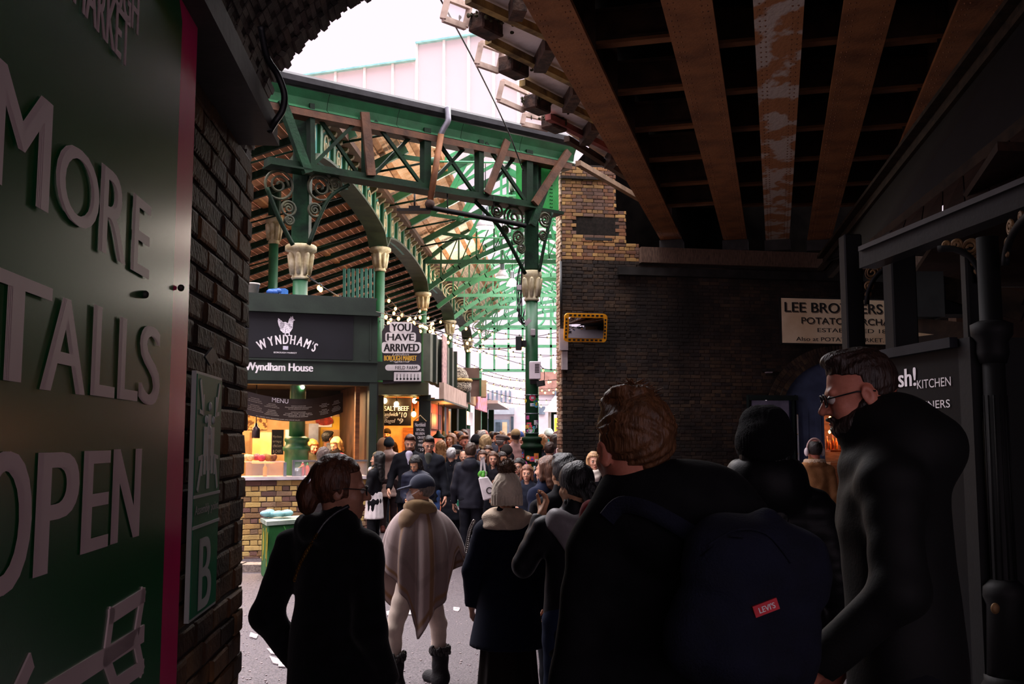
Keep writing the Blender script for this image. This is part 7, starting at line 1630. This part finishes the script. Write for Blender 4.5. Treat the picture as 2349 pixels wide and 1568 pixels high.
# poncho: a draped square of wool, built around the shoulders
oB = wb_.location
hemz = {180: .86, 195: .93, 210: .80, 232: .70, 250: .62, 262: .46, 274: .36, 288: .44, 305: .52, 322: .58, 336: .66, 350: .88, 360: .97, 30: .80, 60: .66, 90: .60, 120: .56, 150: .54, 165: .62}
ks = sorted((k % 360, v) for k, v in hemz.items() if k != 360) ; ks = [(ks[-1][0] - 360, ks[-1][1])] + ks + [(ks[0][0] + 360, ks[0][1])]; ks = sorted(ks + [(360, .97)]) 
rad = lambda a: .185 + .085 * max(0, math.cos(R(a - 5))) ** 4 + .06 * max(0, math.cos(R(a - 185))) ** 4
NA, NT = 120, 34; rows = []
for i in range(NT + 1):
    s2 = i / NT; row = []
    for j in range(NA):
        a = 360 * j / NA; zh = np.interp(a, [k for k, _ in ks], [v for _, v in ks]) 
        z = 1.235 + (zh - 1.235) * s2 ** .9
        dz = 1.235 - z
        shoulder = rad(a) * (1 + .06 * abs(math.cos(R(a))) ** 2)
        r_ = .085 + (shoulder - .085) * (1 - math.exp(-dz * 8.5)) ** .85
        r_ *= 1 + .02 * dz
        fold = (.022 * math.sin(R(a * 9 + 40)) + .016 * math.sin(R(a * 5 - 25 + 60 * s2)) + .008 * math.sin(R(a * 17))) * min(1, dz * 3.2)
        tap = 1 - .32 * max(0, dz - .42) 
        r_ = (r_ + fold) * tap
        sag = -.012 * math.sin(R(a * 3))
        row.append(Vector((oB.x + .01 + r_ * math.cos(R(a)) * 1.02, oB.y + r_ * math.sin(R(a)) * .8, z + sag * min(1, dz * 4))))
    rows.append(row)
m_pon = bpy.data.materials.new('blanket_wool'); m_pon.use_nodes = True; nt = m_pon.node_tree; b_ = nt.nodes['Principled BSDF']; b_.inputs['Roughness'].default_value = .95; b_.inputs['Sheen Weight'].default_value = .3
va = nt.nodes.new('ShaderNodeVertexColor'); va.layer_name = 'weave'; nt.links.new(va.outputs[0], b_.inputs['Base Color'])
nz = nt.nodes.new('ShaderNodeTexNoise'); nz.inputs['Scale'].default_value = 220; bp = nt.nodes.new('ShaderNodeBump'); bp.inputs['Strength'].default_value = .3; bp.inputs['Distance'].default_value = .01; nt.links.new(nz.outputs[0], bp.inputs['Height']); nt.links.new(bp.outputs[0], b_.inputs['Normal'])
mb = MB().grid(rows, closed_u=True); o = wput(mb, 'poncho', m_pon, wb_); me = o.data
ca = me.color_attributes.new('weave', 'FLOAT_COLOR', 'POINT'); base, tan, grey, dk = lin('a8928e'), lin('8e6a4c'), lin('7d6c6b'), lin('5c4a44')
for i in range(NT + 1):
    for j in range(NA):
        a = 360 * j / NA; s2 = i / NT; c = base
        if 228 < a < 238 or 296 < a < 304 or 20 < a < 28: c = tan
        if 240 <= a < 262 or 306 < a < 331 : c = tuple(.55 * x + .45 * y for x, y in zip(base, dk))
        if .86 < s2 < .94: c = tan
        if .52 < s2 < .60: c = tuple(.75 * x + .25 * y for x, y in zip(c, dk))
        if i == NT: c = dk
        ca.data[i * NA + j].color = (*c, 1)
md = o.modifiers.new('thickness', 'SOLIDIFY'); md.thickness = .008
for i, sx in enumerate((-1, 1)):
    foot_x = (.095 + .125) * kb; bx_ = sx * foot_x
    def bootf(s, bx_=bx_):
        s.cone((bx_, -.02, .05), (bx_, -.015, .25), .055, .062, .02).cone((bx_, -.05, .05), (bx_, .13, .04), .052, .045, .03); s.cut(lambda X, Y, Z: np.maximum(.002 - Z, Z - .25)); s.bump(lambda X, Y, Z: .003 * np.sin(60 * Z) * np.sin(30 * X))
    o = sdf_part(wb_, 'boot', (bx_ - .11, -.16, -.02), (bx_ + .11, .24, .33), .011, bootf, mat('black_suede_%d' % i, '1a171a', '100e10', 12, .8, 0, .3, 60))
    mb = MB(); rr = random.Random(i)
    for k in range(70):
        a = rr.uniform(0, 6.28); mb.ell((bx_ + .066 * math.cos(a), -.015 + .066 * math.sin(a), .245 + rr.uniform(-.02, .02)), (.015, .015, .02), 5, 4)
    cf = local(wb_, 'fur_cuff', mb, hairmat('2a2422'))

# ----- woman in the cream bobble hat -----
def coatC(g): g.cone((0, 0, 1.1), (0, 0, .6), .16, .27, .05, sy=.85)
wc_, kc, tvc = P('woman in cream knitted bobble hat and navy coat over a long dark skirt', 1165, 1096, 5.9, yaw=-6, kind='f', hair=('under', '3a2a20'), skin='fair', top=('coat', '121728', .70), legs=('skirt', '1d1714'), extra=coatC, vox=.014, hv=.008, arms=dict(el=(-.25, -.04, 1.12), wl=(-.26, .08, .88), er=(.25, -.04, 1.12), wr=(.26, .08, .88)))
s_ = Sdf((-.18, -.2, -.0), (.18, .2, .36), .0065); s_.ell((0, -.015, .15), (.102, .122, .145), .02).cone((0, -.012, .06), (0, -.014, .115), .108, .106, .01, sy=1.15)
s_.cut(lambda X, Y, Z: .055 - Z); s_.bump(lambda X, Y, Z: np.where(Z < .125, .0035 * np.sin(np.arctan2(X, Y) * 26), .003 * np.sin(np.arctan2(X, Y) * 20 + 2 * np.sin(60 * Z)) * np.sin(70 * Z))); V, F_ = s_.net(); put(link('knit_hat', npmesh('knit_hat', tvc(V), F_), cloth('f2e2cc', bump=.3, bscale=120)), wc_)
mb = MB(); rr = random.Random(2)
c0 = np.array((0, -.03, .305))
mb.ell(tvc(c0), (.05, .05, .046), 14, 10)
for k in range(900):
    u = np.array([rr.gauss(0, 1) for _ in range(3)]); u /= np.linalg.norm(u); a = Vector(tvc(c0 + u * .045)); b = Vector(tvc(c0 + u * rr.uniform(.062, .074) + np.array([rr.uniform(-.012, .012) for _ in range(3)]))); w = (b - a).orthogonal().normalized() * .004; w2 = w.cross((b - a).normalized()); mb.add([a + w, a - w * .5 + w2, a - w * .5 - w2, b], [(0, 1, 3), (1, 2, 3), (2, 0, 3)])
local(wc_, 'pompom', mb, hairmat('6a4c38'))
def scarfC(s):
    for a in np.linspace(0, 6.28, 17)[:-1]:
        for lv, rr_ in ((1.455, .115), (1.495, .095)): s.ell((rr_ * math.cos(a) * kc, (-.03 + rr_ * math.sin(a)) * kc, (lv + .015 * math.sin(2 * a + lv * 40)) * kc), (.05, .05, .04), .02)
    s.cone((-.10 * kc, -.06, 1.42 * kc), (-.19 * kc, -.03, 1.37 * kc), .05, .02, .03); s.bump(lambda X, Y, Z: .007 * np.sin(75 * Z + 14 * X + 3 * np.sin(20 * X)))
sdf_part(wc_, 'scarf', (-.32, -.3, 1.2), (.32, .3, 1.55), .011, scarfC, cloth('dcc6ae', bump=.4))
tree = bvh(wc_); mb = MB(); cp = smooth_path([surf(tree, x, y, .01, 5.8) for x, y in ((1086, 1196), (1078, 1215), (1073, 1240), (1069, 1266))], 6)
for i in range(len(cp) - 1):
    d = (cp[i + 1] - cp[i]).normalized(); w = d.cross(Vector((0, 1, 0))).normalized(); mb.tube([cp[i] + d * .012 * math.cos(q_) + w * .007 * math.sin(q_) for q_ in np.linspace(0, 6.28, 8)[:-1]], .003, 4, closed=True)
tag(wput(mb, 'bag_chain', mat('silver_chain', 'b8b0a8', '8a847c', 5, .3, .8), wc_), kind='stuff')

# ----- the pair in black behind the phone hand -----
wd2, kd2, _ = P('person with glossy short black hair just behind the woman touching her ear', 1288, 1043, 6.25, yaw=22, hair=('messy', '121013'), skin='asian', top=('jacket', '15151a'), vox=.018, hv=.007)
wr_ = at(1270, 1125, 5.0); hp_ = at(1310, 1062, 5.05)
wd_, kd, tvd = P('black haired woman with a long ponytail and grey hooded jacket touching her ear', 1316, 1062, 5.05, yaw=8, head=(22, -4), kind='f', skin='asian', hair=None, top=('jacket', '16161b', .72, 1), legs=('trousers', '1d2842'), hcurl=.75, vox=.014, hv=.006,
   arms=dict(el=(-.27, .07, 1.19), wl=(-.165, .10, 1.46), er=(.24, -.02, 1.1), wr=(.25, .08, .87)))
def hairD(s):
    s.ell((0, -.022, .145), (.090, .110, .106), .02); s.cut(lambda X, Y, Z: np.minimum(Y - .03, .185 - Z + .35 * (Y - .06))); s.cut(lambda X, Y, Z: (.05 + .3 * np.maximum(0, Y + .03)) - Z)
    s.ell((.01, -.115, .10), (.04, .035, .04), .02).cone((.01, -.13, .09), (.03, -.15, -.05), .045, .055, .03).cone((.03, -.15, -.05), (.04, -.13, -.34), .055, .035, .03); s.bump(lambda X, Y, Z: .004 * np.sin(90 * X + 12 * np.sin(9 * Z)))
s_ = Sdf((-.2, -.26, -.42), (.2, .2, .32), .007); hairD(s_); V, F_ = s_.net(); put(link('hair', npmesh('hair', tvd(V), F_), hairmat('101014')), wd_)
mb = MB().ell(tvd(np.array((.01, -.12, .085))), (.045, .04, .022), 12, 6); local(wd_, 'hair_tie', mb, solid('2a2440'))
def hoodD(s):
    for a in np.linspace(math.pi * .9, math.pi * 2.1, 9): s.ell((.12 * math.cos(a) * kd, (-.04 + .10 * math.sin(a)) * kd, (1.455 - .02 * abs(math.sin(a))) * kd), (.05, .045, .04), .02)
    s.cone((-.10 * kd, -.10 * kd, 1.44 * kd), (-.02, -.15 * kd, 1.30 * kd), .06, .045, .04).cone((.08 * kd, -.10 * kd, 1.44 * kd), (.0, -.15 * kd, 1.30 * kd), .06, .045, .04); s.bump(lambda X, Y, Z: .005 * np.sin(50 * X + 40 * Z))
sdf_part(wd_, 'hood', (-.26, -.28, 1.1), (.26, .2, 1.55), .011, hoodD, cloth('8a8488', rough=.45))

# ----- man with the navy backpack -----
def hoodE(g):
    g.cone((-.12, -.05, 1.46), (.10, -.06, 1.45), .08, .085, .04).ell((.02, -.11, 1.47), (.17, .10, .10), .04).ell((.09, -.12, 1.45), (.12, .09, .09), .04).ell((.02, -.09, 1.53), (.145, .09, .07), .04)
m_jersey = mat('black_jersey', '111114', '0a0a0d', 15, .9, 0, .1, 130, .12)
we_, ke, tve = P('man with tousled brown hair in black hooded top wearing a navy backpack', 1518, 905, 2.45, yaw=10, head=(12, -2), nx=-.085, skin='ruddy', hair=None, top=('hoodie', m_jersey, .8), legs=('trousers', '14141a'), extra=hoodE, fat=1.0, vox=.012, hv=.0055)
def hairE(s):
    s.ell((0, -.018, .144), (.0855, .106, .100), .02); s.ell((.0, .022, .222), (.062, .05, .026), .03); s.ell((-.01, -.02, .236), (.05, .05, .018), .02)
    s.cut(lambda X, Y, Z: np.minimum((Y + .005) * .9, .165 - Z + .35 * (Y - .05))); s.cut(lambda X, Y, Z: (.035 + .5 * np.maximum(0, Y + .055)) - Z)
    s.bump(lambda X, Y, Z: .003 * np.sin(46 * X + 5 * np.sin(24 * Z) + 22 * Y) * np.cos(30 * Y + 18 * Z) + .0025 * np.sin(150 * X + 60 * Y + 8 * np.sin(40 * Z)))
s_ = Sdf((-.2, -.26, -.1), (.2, .2, .34), .005); hairE(s_); V, F_ = s_.net(); put(link('hair', npmesh('hair', tve(V), F_), hairmat('6a4428')), we_)
mb = MB(); rr = random.Random(4)
for k in range(260):      # loose locks standing up from the crown
    a = rr.uniform(0, 6.28); r_ = min(.08, abs(rr.gauss(0, .04))); p = np.array((r_ * math.cos(a), -.01 + r_ * math.sin(a), .236)); q_ = p + np.array((rr.uniform(-.035, .035), rr.uniform(-.04, .04), rr.uniform(.008, .036)))
    p[2] -= 1.6 * r_ * r_ / .1 ; q_[2] -= 1.6 * r_ * r_ / .1; m_ = (p + q_) / 2 + np.array((0, 0, .008)); mb.tube([tve(p), tve(m_), tve(q_)], [.0035, .0028, .0006], 4, caps=False)
local(we_, 'loose_locks', mb, hairmat('6a4428')); bpy.data.objects['loose_locks']['kind'] = 'stuff'
sdf_part(we_, 'red_scarf', (-.28, -.1, 1.25), (.02, .2, 1.6), .01, lambda s: (s.ell((-.155 * ke, .03, 1.45 * ke), (.045, .05, .06), .02), s.cone((-.15 * ke, .06, 1.44 * ke), (-.14 * ke, .09, 1.32 * ke), .035, .03, .02), s.bump(lambda X, Y, Z: .004 * np.sin(70 * X + 40 * Z))), cloth('b83038'))
tree = bvh(we_)
bk = thing('backpack', 'navy backpack with a small red tag slung on the man with tousled hair', 'backpack', at(1725, 1530, 2.2))
m_navy = mat('navy_canvas', '15182a', '10121f', 12, .85, 0, .3, 180, .2)
cB = at(1722, 1372, 2.16); f_ = Frame(cB, Vector((math.cos(R(8)), -math.sin(R(8)) * -1, 0)), UZ); tilt = R(-13)
Ub, Vb = f_.U * math.cos(tilt) + f_.V * math.sin(tilt), f_.V * math.cos(tilt) - f_.U * math.sin(tilt); Nb = Ub.cross(Vb)
s_ = Sdf((-.24, -.24, -.16), (.24, .24, .16), .009)
s_.cone((-.085, -.11, 0), (.085, -.11, 0), .075, .075, .04).cone((-.075, .08, 0), (.075, .08, 0), .075, .075, .04).cone((-.08, -.1, 0), (-.07, .08, 0), .08, .08, .05).cone((.08, -.1, 0), (.07, .08, 0), .08, .08, .05).cone((0, -.1, .02), (0, .08, .0), .085, .08, .05).cone((-.05, -.12, .07), (.06, -.12, .07), .045, .045, .03).cone((0, .14, 0), (0, .17, 0), .05, .02, .03)
s_.bump(lambda X, Y, Z: .004 * np.sin(30 * X + 22 * Y + 3 * np.sin(25 * Y)) * np.sin(26 * Y - 12 * X)); V, F_ = s_.net()
Vw = np.array([list(cB + Ub * v[0] + Vb * v[1] + Nb * v[2]) for v in V]); o = link('bag_body', npmesh('bag_body', Vw, F_), m_navy, bk)
tb_ = BVHTree.FromPolygons([Vector(v) for v in Vw], [list(map(int, f)) for f in F_])
def bsurf(x, y, off=.006): return surf(tb_, x, y, off, 2.1)
z_ = [bsurf(x, y, .004) for x, y in ((1625, 1250), (1690, 1215), (1760, 1225), (1815, 1290))]; MB().tube(smooth_path(z_), .003, 6).build('zip', m_navy, bk)
z_ = [bsurf(x, y, .004) for x, y in ((1640, 1420), (1720, 1380), (1800, 1400))]
def strap(pts, w=.038):
    p = smooth_path(pts, 6); L_, R_ = [], []
    for i in range(len(p)):
        d = (p[min(i + 1, len(p) - 1)] - p[max(i - 1, 0)]).normalized(); v = (p[i] - CAM).normalized(); s2 = d.cross(v).normalized() * w / 2; L_.append(p[i] + s2); R_.append(p[i] - s2)
    off = [Vector((0, .012, 0))] * len(p)
    return MB().grid([L_, [a.lerp(b, .5) - (a - CAM).normalized() * .004 for a, b in zip(L_, R_)], R_, [a + q2 for a, q2 in zip(R_, off)], [a + q2 for a, q2 in zip(L_, off)], L_])
strap([surf(tree, 1392, 1190, .012, 2.4), surf(tree, 1425, 1158, .015, 2.4), surf(tree, 1480, 1166, .018, 2.35), surf(tree, 1540, 1196, .02, 2.3), surf(tree, 1592, 1228, .03, 2.28), bsurf(1625, 1262, .004)]).build('shoulder_strap', m_navy, bk)
strap([surf(tree, 1700, 1200, .02, 2.3), surf(tree, 1690, 1215, .03, 2.28), bsurf(1688, 1232, .006)], .03).build('grab_loop', m_navy, bk)
tc_ = bsurf(1757, 1393, .003); t1_, t2_ = bsurf(1735, 1402, .003), bsurf(1782, 1384, .003); ft = Frame(tc_, t2_ - t1_, Vector((0, 0, 1)) - (t2_ - t1_) * ((t2_ - t1_).z / (t2_ - t1_).length_squared))
if ft.N.y > 0: ft = Frame(tc_, -ft.U, ft.V)
mb = MB(); ft.box(mb, -.027, .027, -.0115, .0115, -.006, .002); mb.build('red_tag', solid('d02838', .5), bk); mb = MB(); lettering(mb, ft, "LEVI'S", -.017, .019, -.006, .006, n=.003, bold=.02); mb.build('tag_lettering', m_white, bk)

# ----- person in the black beanie -----
def hoodF(g):
    for a in np.linspace(0, 6.28, 13)[:-1]: g.ell((.115 * math.cos(a), -.05 + .10 * math.sin(a), 1.50), (.06, .06, .11), .03)
    g.ell((0, -.10, 1.50), (.13, .08, .13), .04)
wf_, kf, tvf = P('person in black folded beanie and black puffer, seen from behind', 1752, 975, 4.3, yaw=-10, head=(-6, 0), hair=('long', '0f0e10'), skin='dim', top=('puffer', '0d0d11', .7), legs=('trousers', '121216'), extra=hoodF, fat=1.25, vox=.014, hv=.007)
s_ = Sdf((-.2, -.22, .02), (.2, .2, .36), .0065); s_.ell((0, -.016, .155), (.098, .118, .122), .02).cone((-.02, -.015, .235), (.02, -.018, .235), .085, .085, .03); s_.cone((0, -.0, .165), (0, -.03, .160), .124, .122, .012, sy=1.05)
s_.cut(lambda X, Y, Z: .085 - .1 * (-Y) * -1 * 0 - Z); s_.bump(lambda X, Y, Z: .002 * np.sin(np.arctan2(X, Y) * 60)); V, F_ = s_.net(); put(link('beanie', npmesh('beanie', tvf(V), F_), cloth('0d0d11', bump=.5)), wf_)
p = at(1805, 987, 4.2); mb = MB().ell(p, (.006, .006, .016), 8, 6); wput(mb, 'earring', mat('pale_pearl', 'e8e0d0', 'd8d0c0', 5, .3), wf_)

# ----- tall man in glasses on the right -----
def hoodG(g):
    for a in np.linspace(0, 6.28, 15)[:-1]: fr_ = max(0, math.sin(a)); g.ell((.105 * math.cos(a), -.02 + .10 * math.sin(a), 1.475 - .055 * fr_), (.055, .055, .07 - .035 * fr_), .03)
    g.ell((0, -.0, 1.53), (.12, .11, .085), .04).ell((0, -.04, 1.46), (.14, .10, .10), .05).cone((0, -.02, 1.38), (0, -.02, .8), .10, .13, .06)
m_shell = mat('black_shell', '08080a', '050506', 15, .75, 0, .08, 110, .25)
wg_, kg, tvg = P('tall bearded man with cropped hair and black glasses in a black hooded puffer, looking left', 2040, 793, 2.9, yaw=74, head=(6, -13), skin='ruddy', glasses=True, hair=None, beard='24150f', top=('jacket', m_shell, .72), legs=('trousers', '121218'), extra=hoodG, fat=1.08, lean=.07, hs=.90, ny=.06, vox=.013, hv=.005, hcurl=.8, h=2.0,
   arms=dict(el=(-.27, .02, 1.15), wl=(-.21, .20, .97), sr=(.13, -.01, 1.37), er=(.16, .02, 1.1), wr=(.16, .14, .9)))
def hairG(s):
    s.ell((0, -.015, .144), (.0795, .0985, .097), .015); s.ell((0, .040, .218), (.056, .045, .026), .02)
    s.cut(lambda X, Y, Z: np.minimum((Y - .0) * .9, .172 - Z + .3 * (Y - .05))); s.cut(lambda X, Y, Z: (.085 + .45 * np.maximum(0, Y + .05)) - Z); s.bump(lambda X, Y, Z: .0012 * np.sin(140 * X + 40 * Y + 8 * np.sin(30 * Z)))
s_ = Sdf((-.2, -.22, -.06), (.2, .2, .32), .005); hairG(s_); V, F_ = s_.net(); put(link('hair', npmesh('hair', tvg(V), F_), hairmat('2e1b13')), wg_)
# ---------------- pieces that belong to a part go one level below it ----------------
UNDER = {'eye': ['body'], 'eyebrow': ['body'], 'lips': ['body'], 'beard': ['body'], 'ear_loop': ['face_mask'], 'hair_clip': ['hair'], 'hair_tie': ['hair'], 'loose_locks': ['hair'], 'pompom': ['knit_hat'], 'fur_cuff': ['boot'],
         'lettering': ['sign_panel', 'board_face', 'board', 'green_field', 'side_panel'], 'letter': ['green_face', 'green_field'], 'heading_letters': ['green_face'], 'arrow_mark': ['green_face'], 'letter_shade': ['board_face'], 'chalk_lettering': ['board'], 'script_lettering': ['board'],
         'hen_drawing': ['sign_panel'], 'flag_mark': ['sign_panel'], 'title': ['cloth'], 'small_lettering': ['cloth'], 'pictogram': ['green_field'], 'divider': ['green_field'], 'rivets': ['bottom_flange', 'web_plate'], 'stiffener': ['web'], 'louvre': ['case'], 'leaf_carving': ['capital'], 'black_mark': ['frame'], 'zip': ['bag_body'], 'red_tag': ['bag_body'], 'tag_lettering': ['bag_body'], 'graffiti': ['body'], 'paint_drips': ['body'],
         'burger_print': ['backing'], 'white_patch': ['board'], 'comb_print': ['lower_panel'], 'green_print': ['bag_body'], 'fluting': ['shaft'], 'medallion': ['base_moulding'], 'brass_band': ['plinth'], 'scrollwork': ['spandrel_rib'], 'cooling_fins': ['housing'], 'shop_door_glass': ['shop_door'], 'door_panel': ['door_leaf'], 'brass_stud': ['door_leaf'], 'roundel': ['web_panel'], 'display': ['case'], 'label': ['body'], 'print': ['cloth_body'], 'glazing_bar': ['lit_window']}
stem_ = lambda o: o.name.split('.')[0]
for t in [o for o in C.objects if o.parent is None]:
    kids = list(t.children); seen = {}
    for k_ in kids: seen.setdefault(stem_(k_), []).append(k_)
    nth = {}
    for k_ in kids:
        n_ = stem_(k_)
        for want in UNDER.get(n_, ()):
            if want in seen and want != n_:
                i_ = nth.get(n_, 0); nth[n_] = i_ + 1; np_ = seen[want][i_ % len(seen[want])] if len(seen[want]) == len(seen[n_]) else seen[want][-1] if n_ in ('lettering', 'door_panel', 'brass_stud') and want in ('door_leaf',) else seen[want][0]
                W_ = wmat(k_); k_.parent = np_; k_.matrix_parent_inverse = wmat(np_).inverted() @ W_ @ k_.matrix_basis.inverted(); break
